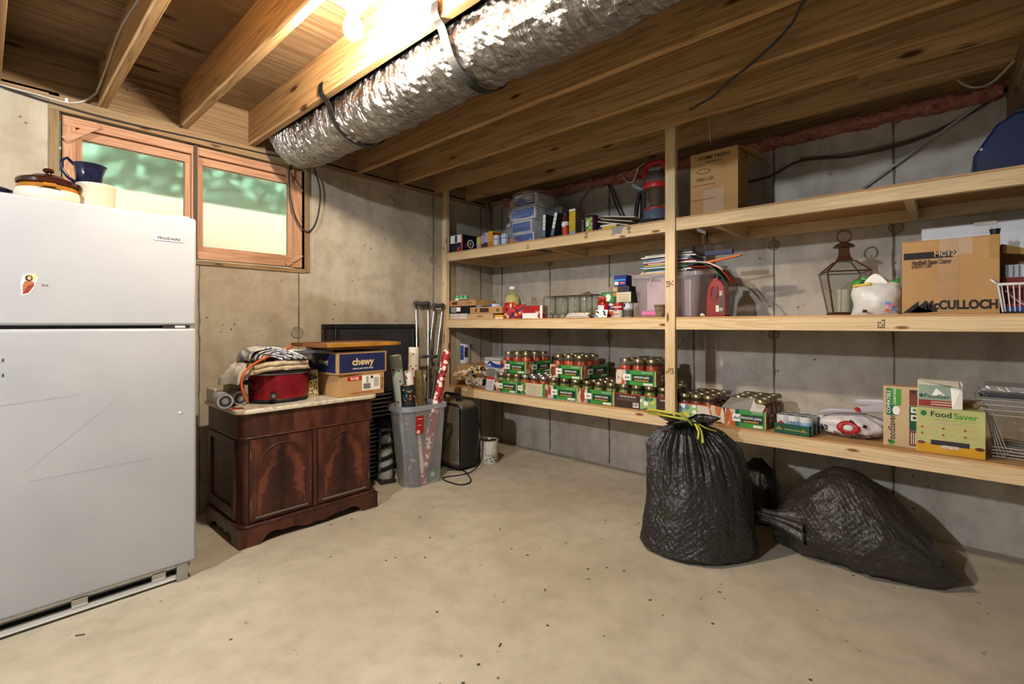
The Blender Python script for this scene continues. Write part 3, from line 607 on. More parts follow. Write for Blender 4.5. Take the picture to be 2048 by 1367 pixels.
# blue and yellow speckled tall box
BY = spots('speckled_paper', '#d9cf9a', ['#1d2350', '#24306b', '#d9cf9a', '#cfae2c', '#1d2350'], 75, .42)
o = thing('patterned_pouch', 'tall navy and yellow speckled gusset bag beside the slow cooker', 'bag', (1.415, 3.06, ZK), .1)
MB().hexa([(-.045, -.06, 0), (.045, -.06, 0), (.045, .06, 0), (-.045, .06, 0), (-.042, -.055, .17), (.042, -.055, .17), (.042, .055, .17), (-.042, .055, .17)]).build('pouch_body', BY, o, bevel=.006)
MB().hexa([(-.042, -.055, .17), (.042, -.055, .17), (.042, .055, .17), (-.042, .055, .17), (-.04, -.006, .25), (.0, -.006, .25), (.0, .006, .25), (-.04, .006, .25)]).build('pouch_top', spots('speckled_dark', '#1d2350', ['#1d2350', '#cfae2c', '#14183a'], 80, .35), o)
# cartons
def carton(parent, w, d, h, mat, tape=True, x=0, y=0, z=0, name='carton_body', gap=True):
    b = MB().box(x - w/2, y, z, x + w/2, y + d, z + h - .004); o = b.build(name, mat, parent, bevel=.003)
    b = MB(); g = .0015; b.box(x - w/2, y, z + h - .004, x + w/2, y + d/2 - g, z + h); b.box(x - w/2, y + d/2 + g, z + h - .004, x + w/2, y + d, z + h); b.build('top_flap', mat, parent)
    if tape: MB().box(x - w/2 - .0005, y + d/2 - .022, z + h - .03, x + w/2 + .0005, y + d/2 + .022, z + h + .0006).build('tape', M('#b79a6c', .25), parent)
    return o
lb = thing('cardboard_box', 'lower brown cardboard box with a red label and shipping sticker', 'cardboard box', (1.655, 2.805, ZK), -.03)
carton(lb, .325, .38, .14, CARD)
panel(lb, -.1, .0, .098, .125, 0, RED); text(lb, 'ROSE', (-.05, -.001, .111), .024, WHITEP); panel(lb, -.11, .07, .128, .132, 0, M('#a5652f'))
panel(lb, .0, .13, .03, .128, -.0002, PAPER, 'shipping_label'); panel(lb, .01, .06, .04, .075, -.001, GREY); panel(lb, .062, .078, .105, .122, -.001, INK); panel(lb, .085, .122, .05, .11, -.001, M('#b3ada0'))
panel(lb, .03, .045, .08, .12, -.001, M('#7da98c')); text(lb, 'OF 7 x 90', (.148, -.001, .07), .018, BROWN, rot=(PI / 2, -PI / 2, 0)); text(lb, 'HANDLE WITH CARE', (.0, -.001, .018), .016, M('#b4572a'))
cb = thing('cardboard_box', 'upper cardboard box with navy chewy panels under the wooden tray', 'cardboard box', (1.66, 2.80, ZK + .1415), .05)
carton(cb, .365, .37, .142, CARD); CH = M('#e6ddc9', .6)
panel(cb, -.168, .168, .012, .13, 0, NAVY); text(cb, 'chewy', (.0, -.0012, .076), .062, M('#d6c08a', .6), fit=.16, ext=.0008, bold=.03); text(cb, 'where pet lovers shop', (.0, -.001, .035), .0165, CH)
lp = MB().box(-.1831, .02, .012, -.1825, .35, .13).build('label_panel', NAVY, cb); text(cb, 'chewy', (-.184, .16, .08), .045, M('#c9b98f', .6), rot=(PI / 2, 0, -PI / 2)); MB().box(-.1838, .27, .05, -.183, .34, .11).build('shipping_label', M('#a58a66'), cb)
tr = thing('wooden_tray', 'shallow wooden frame tray with golden edge on the chewy box', 'tray', (1.63, 2.955, ZK + .302), .06)
FRM = wood('tray_walnut', '#8a5a34', '#5d3820', 'x', freq=1.5, knots=False); GOLD = M('#b07a2c', .5, var=.2)
for (n, x0, y0, x1, y1, m) in (('front_rail', -.25, -.19, .27, -.16, GOLD), ('back_rail', -.25, .16, .27, .19, FRM), ('side_rail', -.28, -.19, -.25, .19, FRM), ('side_rail', .27, -.19, .3, .19, FRM)): bx(tr, n, x0, y0, 0, x1, y1, .024, m, .002)
bx(tr, 'tray_panel', -.25, -.16, .008, .27, .16, .014, M('#b9a58a', .4))
bx(tr, 'base_slat', -.2, -.15, -.0165, .2, .15, .0, FRM)
sl = MB().box(-.17, -.075, 0, .06, .09, .017).build('grey_panel', M('#55565c', .45), bevel=.002); sl.location = (1.385, 2.92, ZK + .268); tag(sl, 'flat dark grey panel jutting out left of the wooden tray', 'panel')
sl.location = (1.425, 2.93, ZK + .284)
tr.location.z = ZK + .318
# ================================================================ behind and beside the cabinet
for i, (x0, x1, yb, yt, zt, lb) in enumerate(((1.80, 2.55, 3.405, 3.45, 1.20, 'large black framed board leaning on the concrete wall'), (1.72, 2.44, 3.45, 3.485, 1.20, 'second black framed board behind the large one'))):
    o = thing('framed_board', lb, 'board', ((x0 + x1) / 2, yb, 0), 0, None, (-math.atan2(yt - yb, zt), 0, 0)); hw = (x1 - x0) / 2; L = math.hypot(zt, yt - yb)
    bx(o, 'black_panel', -hw + .03, -.004, .03, hw - .03, .008, L - .03, M('#2b2a30', .6, var=.15))
    for (n, a, c_, e, g_) in (('frame_rail', -hw, 0, hw, .035), ('frame_rail', -hw, L - .035, hw, L)): bx(o, n, a, -.014, c_, e, .01, g_, M('#1b1a1e', .35), .004)
    for s in (-1, 1): bx(o, 'frame_stile', s * hw - (.035 if s > 0 else 0), -.014, .035, s * hw + (0 if s > 0 else .035), .01, L - .035, M('#1b1a1e', .35), .004)
lv = thing('louvered_vent', 'black louvered heater grille with pale slats beside the cabinet', 'heater', (1.99, 3.29, 0))
bx(lv, 'housing', -.2, .012, 0, .22, .09, .665, BLACK); SLT = M('#cfccc4', .4)
for i in range(20): MB().obox((.01, .002, .03 + i * .0325), (.4, .022, .009), Matrix.Rotation(-.3, 3, 'X')).build('slat', SLT, lv)
for s in (-.2, .215): bx(lv, 'edge', s, -.008, 0, s + .006, .012, .665, BLACK)
bt = thing('walking_boot', 'grey orthopedic walking boot with black straps behind the plastic bin', 'boot', (2.085, 3.205, 0), -.3)
MB().prism([(-.06, 0), (.06, 0), (.065, .02), (.058, .03), (-.058, .03), (-.065, .02)], -.1, .07, 'y').build('sole', M('#2a2a2c', .6), bt, bevel=.006)
MB().grid(20, 24, lambda u, v: ((.055 - .008 * v) * math.cos(2 * PI * u) * (1 + .15 * math.sin(v * 5)), (.05 + .02 * (1 - v)) * math.sin(2 * PI * u) - .01, .03 + .4 * v), wrapu=True).build('shell', M('#b9bcc0', .35), bt, smooth=2)
BLS = M('#1d1d20', .85)
for i, z in enumerate((.1, .18, .27, .37)):
    MB().grid(24, 2, lambda u, v: (.064 * math.cos(2 * PI * u), .07 * math.sin(2 * PI * u) - .012, z + .03 * v + .02 * math.cos(2 * PI * u)), wrapu=True).build('strap', BLS, bt, smooth=2, solid=.004)
    MB().obox((-.05, -.06, z + .01), (.035, .012, .03), Matrix.Rotation(.7, 3, 'Z')).build('buckle', M('#6d6e72', .4), bt, bevel=.003)
MB().grid(20, 6, lambda u, v: ((.06 + .012 * v) * math.cos(2 * PI * u), .06 * math.sin(2 * PI * u), .41 + .07 * v), wrapu=True).build('liner', BLS, bt, smooth=2, solid=.008)
# ---------------------------------------------------------------- clear bin with wrapping paper
BINM = clear('frosted_bin', '#fdfdfe', .38, .12, body='#eceef4')
def dshape(x0, x1, y0, y1, r, n=8):
    hy = (y1 - y0) / 2; q = []
    for (cx, cy, a0) in ((x1 - r * .3, y1 - r * .3, 0), (x0 + r, y1 - r, 90), (x0 + r, y0 + r, 180), (x1 - r * .3, y0 + r * .3, 270)):
        rad = r if cx < (x0 + x1) / 2 else r * .3
        for i in range(n + 1): a = math.radians(a0 + 90 * i / n); q.append((cx + rad * math.cos(a), cy + rad * math.sin(a)))
    return q
bn = thing('plastic_bin', 'tall clear plastic bin full of wrapping paper rolls', 'bin', (2.225, 2.98, 0), .0)
lo = dshape(-.135, .145, -.105, .115, .09); hi = dshape(-.205, .185, -.125, .135, .105); k = len(lo); b = MB()
vs = [(x, y, .004) for x, y in lo] + [(x, y, .6) for x, y in hi]
b.add(vs, [tuple(range(k - 1, -1, -1))] + [(i, (i + 1) % k, k + (i + 1) % k, k + i) for i in range(k)]); b.build('bin_wall', BINM, bn, smooth=True)
b = MB(); h2 = dshape(-.215, .195, -.135, .145, .11)
b.add([(x, y, .572) for x, y in hi] + [(x, y, .566) for x, y in h2] + [(x, y, .603) for x, y in h2] + [(x, y, .603) for x, y in hi], [(j * k + i, j * k + (i + 1) % k, ((j + 1) % 4) * k + (i + 1) % k, ((j + 1) % 4) * k + i) for j in range(4) for i in range(k)])
b.build('bin_rim', clear('bin_rim_plastic', '#eef0f5', .55, .12, body='#d7dbe4'), bn, smooth=True)
def binlabel(u0, u1, z0, z1, y, m, nm):
    b = MB(); f = lambda u, z: ((-.18 + .3 * u) , -.1185 - .0195 * (z / .6) - .0 , z); s = y
    b.hexa([(u0, -.1075 - .02 * z0 / .6 - s - .0005, z0), (u1, -.1075 - .02 * z0 / .6 - s - .0005, z0), (u1, -.1075 - .02 * z0 / .6 - s, z0), (u0, -.1075 - .02 * z0 / .6 - s, z0), (u0, -.1075 - .02 * z1 / .6 - s - .0005, z1), (u1, -.1075 - .02 * z1 / .6 - s - .0005, z1), (u1, -.1075 - .02 * z1 / .6 - s, z1), (u0, -.1075 - .02 * z1 / .6 - s, z1)]); return b.build(nm, m, bn)
binlabel(-.105, -.035, .395, .53, .0, RED, 'red_label'); binlabel(-.095, -.07, .403, .425, .001, WHITEP, 'barcode_patch'); binlabel(-.09, -.05, .505, .509, .001, WHITEP, 'label_line'); binlabel(-.09, -.055, .46, .463, .001, WHITEP, 'label_line')
def roll(name, label, p, q, r, mat, endm=None, n=20):
    p, q = Vector(p), Vector(q); o = thing(name, label, 'wrapping paper', p, 0, 'wrapping paper rolls in the clear bin'); d = q - p
    # local object with z along the roll so that the print follows it
    rot = d.to_track_quat('Z', 'Y').to_euler(); o.rotation_euler = rot; L = d.length
    MB().lathe([(r, 0), (r * 1.0, L * .5), (r, L)][0:3] + [(r * .92, L), (r * .9, L - .03), (0, L - .03)], n=n).build('paper', mat, o, smooth=True)
    MB().lathe([(r * .55, L - .05), (r * .55, L - .003), (r * .47, L - .003), (r * .47, L - .05)], n=n).build('core', endm or CARDL, o, smooth=True)
    return o
BC = bn.location
def bp(x, y, z): return (BC.x + x, BC.y + y, z)
SN = spots('snow_motif', '#b9c4bf', ['#b03a2c', '#b9c4bf', '#39555f', '#8d3327', '#b9c4bf'], 30, .3)
roll('gift_wrap_roll', 'pale green holiday gift wrap with a loose flap, tallest at left', bp(-.03, .02, .012), bp(-.2, .0, .97), .043, SN)
roll('gift_wrap_roll', 'black gift wrap with multicolored lettering at the left of the bin', bp(-.06, -.045, .012), bp(-.135, -.06, .76), .052, spots('letters_motif', '#17181c', ['#b9622c', '#17181c', '#4a6a8c', '#c9b89a', '#17181c'], 42, .36))
roll('gift_wrap_roll', 'white gift wrap with red mitten motifs in front of the green roll', bp(.0, -.065, .012), bp(-.13, -.065, .86), .03, spots('mitten_motif', '#e3dcd3', ['#b22a28', '#e3dcd3', '#c2453a', '#6d8a8a'], 45, .36))
roll('gift_wrap_roll', 'cream gift wrap with red hearts standing beside the crutches', bp(.0, .08, .012), bp(.05, .11, 1.02), .042, spots('heart_motif', '#e6dfcb', ['#b8372c', '#c24a38', '#a83026'], 34, .27))
roll('gift_wrap_roll', 'plain olive brown paper roll in the middle of the bin', bp(.03, -.03, .012), bp(-.01, -.03, .85), .032, M('#7a6638', .7, var=.2, scale=20))
roll('gift_wrap_roll', 'glossy red gift wrap roll mostly hidden behind the brown roll', bp(-.02, .03, .012), bp(.02, .035, .80), .055, M('#a31f20', .4))
roll('gift_wrap_roll', 'white gift wrap with black leaf shapes near the crutch tubes', bp(.1, .07, .012), bp(.11, .085, .80), .03, spots('leaf_motif', '#dedad0', ['#1b1b1d', '#dedad0', '#2a2a2a'], 26, .4))
PEN = spots('penguin_motif', '#a8201f', ['#e9e4dc', '#e9e4dc', '#1b1b1d', '#e9e4dc'], 32, .46)
roll('gift_wrap_roll', 'red and white checked penguin gift wrap leaning far right', bp(-.03, -.07, .012), bp(.27, -.03, .99), .032, PEN)
roll('gift_wrap_roll', 'thin bare cardboard tube leaning beside the penguin wrap', bp(.09, .0, .012), bp(.25, .02, .76), .012, CARDL)
roll('gift_wrap_roll', 'pale gift wrap cone with red dots low in the bin', bp(-.07, -.07, .012), bp(-.085, -.06, .3), .02, spots('dot_motif', '#e9d9c0', ['#c2453a', '#d7c3a5'], 45, .3))
o = thing('ribbon_spool', 'shiny green ribbon spool at the bottom of the bin', 'ribbon', bp(.095, -.05, .052), 0); MB().tube([(0, -.012, 0), (0, .012, 0)], .046, 24).build('ribbon', M('#3c8a6c', .25), o, smooth=True); MB().tube([(0, -.015, 0), (0, .015, 0)], .02, 20).build('spool_core', PAPER, o, smooth=True)
# crutches
ALU = M('#c3c6ca', .22, 1, var=.03); GRIP = M('#4c4d52', .7)
for i, (bx0, by0, tx, ty, zt, lb) in enumerate(((2.47, 3.22, 2.63, 3.455, 1.39, 'aluminum crutch with grey arm pad, left of the pair'), (2.60, 3.42, 2.79, 3.42, 1.375, 'aluminum crutch with grey arm pad, nearest the shelf post'))):
    o = thing('crutch', lb, 'crutch', (bx0, by0, 0), 0, 'pair of crutches'); T = Vector((tx - bx0, ty - by0, zt)); wv = Vector((.065, -.0, 0)) if i == 0 else Vector((.055, .01, 0))
    for s in (-1, 1): MB().tube(smoothpts([T * .28 + wv * .12 * s, T * .42 + wv * .75 * s, T * .65 + wv * .92 * s, T * .985 + wv * s]), .0095, 12).build('side_tube', ALU, o, smooth=2)
    MB().tube([T * .03, T * .45], .0095, 12).build('lower_tube', ALU, o, smooth=2); MB().tube([(0, 0, 0), T * .045], [.019, .014], 14).build('rubber_tip', DARK, o, smooth=True)
    MB().tube([T + wv * -1.35 + Vector((0, 0, -.004)), T + wv * -1.1, T + Vector((0, 0, -.01)), T + wv * 1.1, T + wv * 1.35 + Vector((0, 0, -.004))], [.012, .019, .019, .019, .012], 12).build('arm_pad', GRIP, o, smooth=2)
    MB().tube([T * .66 - wv * .92, T * .66 + wv * .92], .014, 12).build('hand_grip', GRIP, o, smooth=2)
    for q in (.7, .75, .8): MB().obox(T * q + wv * .95 + Vector((0, -.0095, 0)), (.006, .003, .006)).build('height_hole', DARK, o)
# box fan
DUST = NT('dusty_black_plastic'); v = DUST.coord(rnd=False); g_ = DUST.n('ShaderNodeNewGeometry'); sp_ = DUST.n('ShaderNodeSeparateXYZ'); DUST.l(g_.outputs['Normal'], sp_.inputs[0])
DUST.set(DUST.mix(DUST.math('MULTIPLY', DUST.ramp(sp_.outputs[2], [(.1, 0), (.9, 1)]), DUST.ramp(DUST.noise(v, 9, 6, .7), [(.3, .2), (.7, 1)])), '#1b1918', '#8d7c62'), .55)
fn = thing('box_fan', 'dusty black square floor fan next to the plastic bin', 'fan', (2.70, 3.12, 0), 0)
pr = [(-.06, 0), (.1, .0), (.115, .03), (.115, .52), (.09, .56), (.03, .575), (-.06, .565)]
def rrect(hw, z0, z1, r, n=6):
    q = []
    for (cx, cz, a0) in ((hw - r, z1 - r, 0), (-hw + r, z1 - r, 90), (-hw + r, z0 + r, 180), (hw - r, z0 + r, 270)):
        for i in range(n + 1): a = math.radians(a0 + 90 * i / n); q.append((cx + r * math.cos(a), cz + r * math.sin(a)))
    return q
def ringshell(parent, name, secs, m, cap=(True, True)):
    b = MB(); k = len(secs[0]); vs = [p for s_ in secs for p in s_]; fs = []
    for j in range(len(secs) - 1):
        for i in range(k): fs.append((j*k+i, j*k+(i+1)%k, (j+1)*k+(i+1)%k, (j+1)*k+i))
    if cap[0]: fs.append(tuple(range(k - 1, -1, -1)))
    if cap[1]: fs.append(tuple((len(secs) - 1) * k + i for i in range(k)))
    b.add(vs, fs); return b.build(name, m, parent, smooth=True)
def fs(x, hw, z0, z1, r): return [(x, y, z) for y, z in rrect(hw, z0, z1, r)]
ringshell(fn, 'housing', [fs(-.06, .19, .06, .525, .05), fs(-.095, .2, .05, .535, .05), fs(-.1, .215, .035, .55, .06), fs(-.085, .225, .02, .56, .06), fs(.06, .225, .02, .56, .06), fs(.13, .18, .04, .53, .09)], DUST.mat)
GRL = M('#a89c88', .6, var=.2)
b = MB()
for i in range(30): z = .065 + i * .0155; b.box(-.098, -.19, z - .0018, -.094, .19, z + .0018)
b.build('grille_bars', GRL, fn)
b = MB()
for i in range(15): y = -.175 + i * .025; b.box(-.096, y - .0025, .055, -.092, y + .0025, .53)
b.build('grille_ribs', GRL, fn)
MB().box(-.0615, -.185, .065, -.0605, .185, .52).build('fan_back', M('#0c0b0b', .9), fn)
for y in (-.15, .15): bx(fn, 'foot', -.08, y - .02, 0, .1, y + .02, .022, BLACK)
MB().tube(smoothpts([(0, -.11, .555), (0, -.1, .6), (0, -.06, .607), (0, .06, .607), (0, .1, .6), (0, .11, .555)]), .011, 8).build('carry_handle', BLACK, fn, smooth=2)
MB().cyl((-.03, -.1, .558), (-.03, -.1, .585), .018, n=16).build('speed_knob', BLACK, fn, smooth=True)
pts = [onZ(955, 835, .3), onZ(956, 900, .05)]
P = [(2.83, 2.98, .45), (2.86, 2.93, .25), (2.80, 2.88, .06), (2.62, 2.84, .008), onZ(885, 955, .008), onZ(915, 968, .008), onZ(938, 965, .008), onZ(940, 955, .008), onZ(925, 940, .008), onZ(895, 938, .008)]
tag(MB().tube(smoothpts(P), .0045, 6).build('power_cord', BLACK, smooth=2), 'black cord of the floor fan looping on the floor', 'cord')
# paint cans on the floor
def paintcan(name, label, loc, r, h, body, group=None, bail=True, drips=None, top=None, rz=0):
    o = thing(name, label, 'paint can', loc, rz, group)
    MB().lathe([(r * .97, 0), (r, .004), (r, h - .006), (r * 1.03, h - .004), (r * 1.03, h), (r * .93, h), (r * .91, h - .008), (0, h - .008)], n=32).build('can_body', body, o, smooth=True)
    MB().lathe([(0, h - .0075), (r * .8, h - .0075), (r * .82, h - .003), (r * .9, h - .003), (r * .9, h - .007)], n=32).build('can_lid', top or STEEL, o, smooth=True)
    if bail:
        MB().tube(smoothpts([(-r * 1.03, 0, h * .72), (-r * .9, -r * .75, h * .5), (0, -r * 1.12, h * .38), (r * .9, -r * .75, h * .5), (r * 1.03, 0, h * .72)]), .0018, 6).build('wire_bail', STEEL, o, smooth=2)
        for s in (-1, 1): MB().cyl((s * r * .98, 0, h * .72), (s * r * 1.06, 0, h * .72), .008, n=12).build('bail_ear', STEEL, o, smooth=True)
    return o
P = onZ(979, 928, 0); o = paintcan('paint_can', 'white paint can with drips on the floor beside the fan', (P.x + .05, P.y + .06, 0), .083, .195, M('#d8d4c8', .5, var=.15, scale=25), 'paint cans on the floor', rz=-.4)
for i in range(7): a = -PI / 2 + R.uniform(-.8, .8); MB().obox((.0832 * math.cos(a), .0832 * math.sin(a), R.uniform(.02, .06)), (.012, .003, .009), Matrix.Rotation(a + PI / 2, 3, 'Z')).build('paint_smudge', DARK, o)
paintcan('paint_can', 'second paint can half hidden behind the fan', (3.02, 3.28, 0), .083, .195, M('#8d8a80', .5), 'paint cans on the floor')
# ================================================================ things on the shelves
SH = -PI / 2                      # shelf things look to the room: local -Y is world -X, local +X runs to the right
def place(pxl, pxr, z, X):       # centre and width between two picture columns on the plane X
    a, b = onX(pxl, 600, X).y, onX(pxr, 600, X).y
    return Vector((X, (a + b) / 2, z)), a - b
def topz(px, py, X): return onX(px, py, X).z
def sthing(name, label, cat, pxl, pxr, ptop, z, X, group=None, rz=0):
    loc, w_ = place(pxl, pxr, z, X); o = thing(name, label, cat, loc, SH + rz, group)
    return o, w_, topz((pxl + pxr) / 2, ptop, X) - z
def pack(o, w, d, h, m, bev=.0015, name='pack_body'): return MB().box(-w/2, 0, 0, w/2, d, h).build(name, m, o, bevel=bev)
# ---------------------------------------------------------------- top shelf, left bay
Z = ZT
o, w_, h = sthing('bulb_carton', 'navy carton with orange edge and white ring logo in shelf corner', 'carton', 901, 925, 470, Z, 2.96)
d = .20; pack(o, w_, d, h, M('#20223f', .5)); panel(o, -w_/2, w_/2 - .012, h * .55, h, 0, WHITEP); panel(o, -w_ * .12, w_ * .06, h * .58, h - .004, -.0008, NAVY); panel(o, w_/2 - .018, w_/2, 0, h, -.0008, ORANGE)
disc(o, 'red_dot', .03, .03, .02, .02, -.0015, M('#c8402c')); spanel(o, .012, .19, 0, h, w_/2, M('#16152a', .5))
b = MB(); b.tube([(w_/2 + .001, .1 + .035 * math.cos(a), h * .5 + .035 * math.sin(a)) for a in [2 * PI * i / 24 for i in range(24)]], .006, 5, closed=True); b.build('ring_logo', WHITEP, o); text(o, 'R', (w_/2 + .001, .1, h * .5), .045, WHITEP, RT)
MB().cyl((w_/2, .05, h * .4), (w_/2 + .0012, .05, h * .4), .022, n=20).build('red_dot', M('#a82a2a'), o)
for (nm, lb, a, c_, pt, m, extra) in (('tea_carton', 'small yellow carton with pink and navy print', 953, 961, 474, M('#d3c064'), (M('#c99aa0'), NAVY)), ('cocoa_carton', 'small pink and maroon carton left of the yellow carton', 962, 969, 470, M('#c3a2ae'), (BROWN, M('#7d3440'))), ('soap_carton', 'lilac carton with maroon base on the top shelf', 968, 976, 465, M('#b9a7c9'), (BROWN, BROWN)), ('cracker_carton', 'bright yellow carton behind two white canisters', 976, 985, 462, M('#dba51f'), (M('#c98a14'), RED)), ('spice_carton', 'small orange carton beside the napkin packs', 1018, 1027, 478, M('#d98a4a'), (ORANGE, PAPER))):
    o, w_, h = sthing(nm, lb, 'carton', a, c_, pt, Z, 2.975); dd = .14 if nm == 'cracker_carton' else .07; pack(o, w_, dd, h, m); panel(o, -w_/2 + .003, w_/2 - .003, .004, h * .38, 0, extra[0]); spanel(o, .006, dd - .006, h * .5, h * .9, w_/2, extra[1], 'side_print'); spanel(o, .01, dd * .6, .01, h * .4, w_/2, PAPER, 'side_print')
def can(name, label, loc, r, h, m, group=None, bands=(), lid=None, ring=True, n=24, cat='can'):
    o = thing(name, label, cat, loc, SH, group)
    MB().lathe([(r * .96, 0), (r, .003), (r, h - .003), (r * .97, h), (r * .93, h), (r * .92, h - .004), (0, h - .004)], n=n).build('can_body', m, o, smooth=True)
    MB().lathe([(r * .96, h - .001), (r * 1.01, h), (r * 1.01, h + .002), (r * .94, h + .002), (r * .93, h - .003), (0, h - .003)], n=n).build('can_rim', lid or STEEL, o, smooth=True)
    for (z0, z1, mm) in bands: MB().lathe([(r + .0006, h * z0), (r + .0006, h * z1)], n=n).build('label_band', mm, o, smooth=True)
    return o
for (px, lb) in ((994, 'white canister with blue print in front of the yellow carton'), (1010, 'white canister with blue print beside the orange carton')):
    P = onX(px, 600, 2.99); can('canister', lb, (2.99, P.y, Z), .034, .098, M('#c9cfdd', .4), None, ((.0, .12, BLUE), (.6, .7, M('#8fa0c4'))), cat='canister')
# napkin packs in a clear bag
NB = M('#2552b0', .45); NBL = M('#4f7fd0', .45)
zz = Z; PKX = 3.06; pk = []
for i, (a, c_, t_, lb) in enumerate(((1027, 1067, 460, 'bottom blue and white napkin pack of the bagged stack'), (1022, 1064, 437, 'second napkin pack from below in the bagged stack'), (1022, 1070, 412, 'third napkin pack from below in the bagged stack'), (1030, 1073, 387, 'topmost blue and white napkin pack of the bagged stack'))):
    o, w_, h = sthing('napkin_pack', lb, 'napkin pack', a, c_, t_, zz, PKX + (.0, .015, -.005, .01)[i], 'stacked napkin packs', (.05, -.04, .03, -.03)[i]); h = .106
    pack(o, w_, .24, h, WHITEP, .012); panel(o, -w_/2 + .012, w_/2 - .015, .012, h - .016, -.0002, NB)
    for j in range(3): panel(o, .02 - .02 * j, w_/2 - .03, .03 + j * .02, .04 + j * .02, -.001, WHITEP if i == 3 else NBL, 'print_line')
    zz += h + .001
BAGC = clear('clear_bag', '#fafbff', .2, .12, 1.7, body='#eef0f4')
o, w_, h = sthing('clear_bag', 'crinkled clear plastic bag wrapped around the napkin stack', 'plastic bag', 1008, 1082, 390, Z, PKX - .03)
def bagf(u, v):
    a = 2 * PI * u; rx = w_/2 * (1.0 - .28 * v ** 2); ry = .17 * (1 - .15 * v); n = mnoise.noise(Vector((math.cos(a) * 3, math.sin(a) * 3, v * 7))) * .04 + mnoise.noise(Vector((math.cos(a) * 9, math.sin(a) * 9, v * 18))) * .018
    e = lambda t, p: math.copysign(abs(t) ** p, t)
    return (e(math.cos(a), .55) * (rx + n), .15 + e(math.sin(a), .55) * (ry + n), .004 + v * .44)
MB().grid(56, 26, bagf, wrapu=True).build('bag_film', BAGC, o, smooth=False)
# slim dvd-like cartons, seasoning, yellow carton, canister
for (a, c_, t_, lean, lb) in ((1083, 1092, 428, .03, 'slim upright carton with white spine beside the napkin bag'), (1098, 1108, 426, .23, 'slim carton with white spine leaning to the right')):
    o, w_, h = sthing('slim_carton', lb, 'carton', a, c_, t_, Z, 2.97, 'slim white spined cartons'); o.rotation_euler = (lean, 0, SH) if 0 else (0, lean, SH)
    o.rotation_euler = Matrix.Rotation(SH, 3, 'Z').__matmul__(Matrix.Rotation(lean, 3, 'Y')).to_euler(); pack(o, .03, .19, .2, M('#2a2b31', .5)); panel(o, -.013, .013, .075, .195, 0, WHITEP, 'spine'); panel(o, -.013, .013, .02, .072, 0, M('#6f88a5')); panel(o, -.013, .013, .004, .018, 0, NAVY)
    for j in range(3): panel(o, -.011, .011, .1 + j * .03, .104 + j * .03, -.001, GREY, 'print_line')
    if lean > .1: o.location.z += .004
o, w_, h = sthing('file_box', 'dull grey box standing behind the slim cartons', 'box', 1088, 1124, 416, Z, 3.2); pack(o, w_, .12, h, M('#5c5a58', .6), .002); bx(o, 'lid_edge', -w_/2 - .002, -.003, h - .02, w_/2 + .002, .123, h + .001, M('#6b6966', .5), .002)
def bottle(name, label, loc, prof, m, cap, label_band=None, n=24, cat='bottle', group=None):
    o = thing(name, label, cat, loc, SH, group); MB().lathe(prof, n=n).build('bottle_body', m, o, smooth=True)
    MB().lathe(cap[0], n=n).build('cap', cap[1], o, smooth=True)
    if label_band: MB().lathe(label_band[0], n=n).build('label_band', label_band[1], o, smooth=True)
    return o
P = onX(1130, 600, 2.98); o = bottle('seasoning_jar', 'orange labelled seasoning jar with black cap', (2.99, P.y, Z), [(.026, 0), (.028, .004), (.028, .148), (.022, .156)], M('#5a2c18', .3), ([(.025, .155), (.026, .157), (.026, .18), (.0, .182)], BLACK), ([(.0285, .004), (.0285, .112)], M('#c8481b', .45)), cat='jar')
MB().cyl((0, -.0275, .09), (0, -.0295, .09), .019, n=20).build('white_roundel', WHITEP, o); MB().lathe([(.0288, .085), (.0288, .112)], n=24).build('label_top', WHITEP, o)
o, w_, h = sthing('powder_carton', 'tall yellow fronted carton beside the seasoning jar', 'carton', 1138, 1151, 417, Z, 2.97); pack(o, w_, .13, h, M('#6e6152', .5)); panel(o, -w_/2 + .002, w_/2 - .002, .03, h - .02, 0, M('#d8b624', .5)); panel(o, -w_/2 + .002, w_/2 - .002, h - .018, h - .004, 0, WHITEP); panel(o, -w_/2 + .002, w_/2 - .002, .004, .028, 0, M('#9fb2d4'))
for j in range(5): panel(o, -w_/2 + .006, w_/2 - .006, .05 + j * .03, .052 + j * .03, -.001, M('#a8841a'), 'print_line')
P = onX(1167, 600, 3.02); o = can('dark_tin', 'small dark tin between yellow carton and purple canister', (3.02, P.y, Z), .026, .1, M('#33302c', .4))
P = onX(1184, 600, 3.0); o = can('purple_canister', 'purple canister with green leafy print on the top shelf', (3.0, P.y, Z), .045, .125, M('#4a1540', .35), None, (), M('#5c1a50', .3), cat='canister')
MB().grid(14, 8, lambda u, v: (.0456 * math.cos(-PI * .85 + u * PI * .55), .0456 * math.sin(-PI * .85 + u * PI * .55), .01 + .1 * v), ).build('leaf_print', spots('leaf_print', '#8fae3c', ['#b8c94a', '#e6e4d8', '#6d8d2f', '#3f7a55'], 60, .5), o, smooth=True)
MB().grid(8, 6, lambda u, v: (.0462 * math.cos(-PI * .8 + u * PI * .3), .0462 * math.sin(-PI * .8 + u * PI * .3), .045 + .035 * v)).build('white_label', WHITEP, o, smooth=True)
P = onX(1207, 600, 3.15); can('gold_tin', 'gold lidded tin behind the envelopes', (3.15, P.y, Z), .045, .135, M('#8a6a3a', .4), None, (), M('#b08a4a', .3, .7), cat='tin')
P = onX(1216, 600, 2.97); o = thing('yellow_booklet', 'yellow and blue booklet under the envelopes', 'booklet', (2.965, P.y, Z), SH); bx(o, 'booklet_cover', -.07, 0, 0, .07, .2, .028, YELLOW, .002); bx(o, 'blue_spine', -.071, -.001, 0, -.045, .2, .0285, BLUE); bx(o, 'pages', -.06, .002, .028, .065, .19, .04, PAPER)
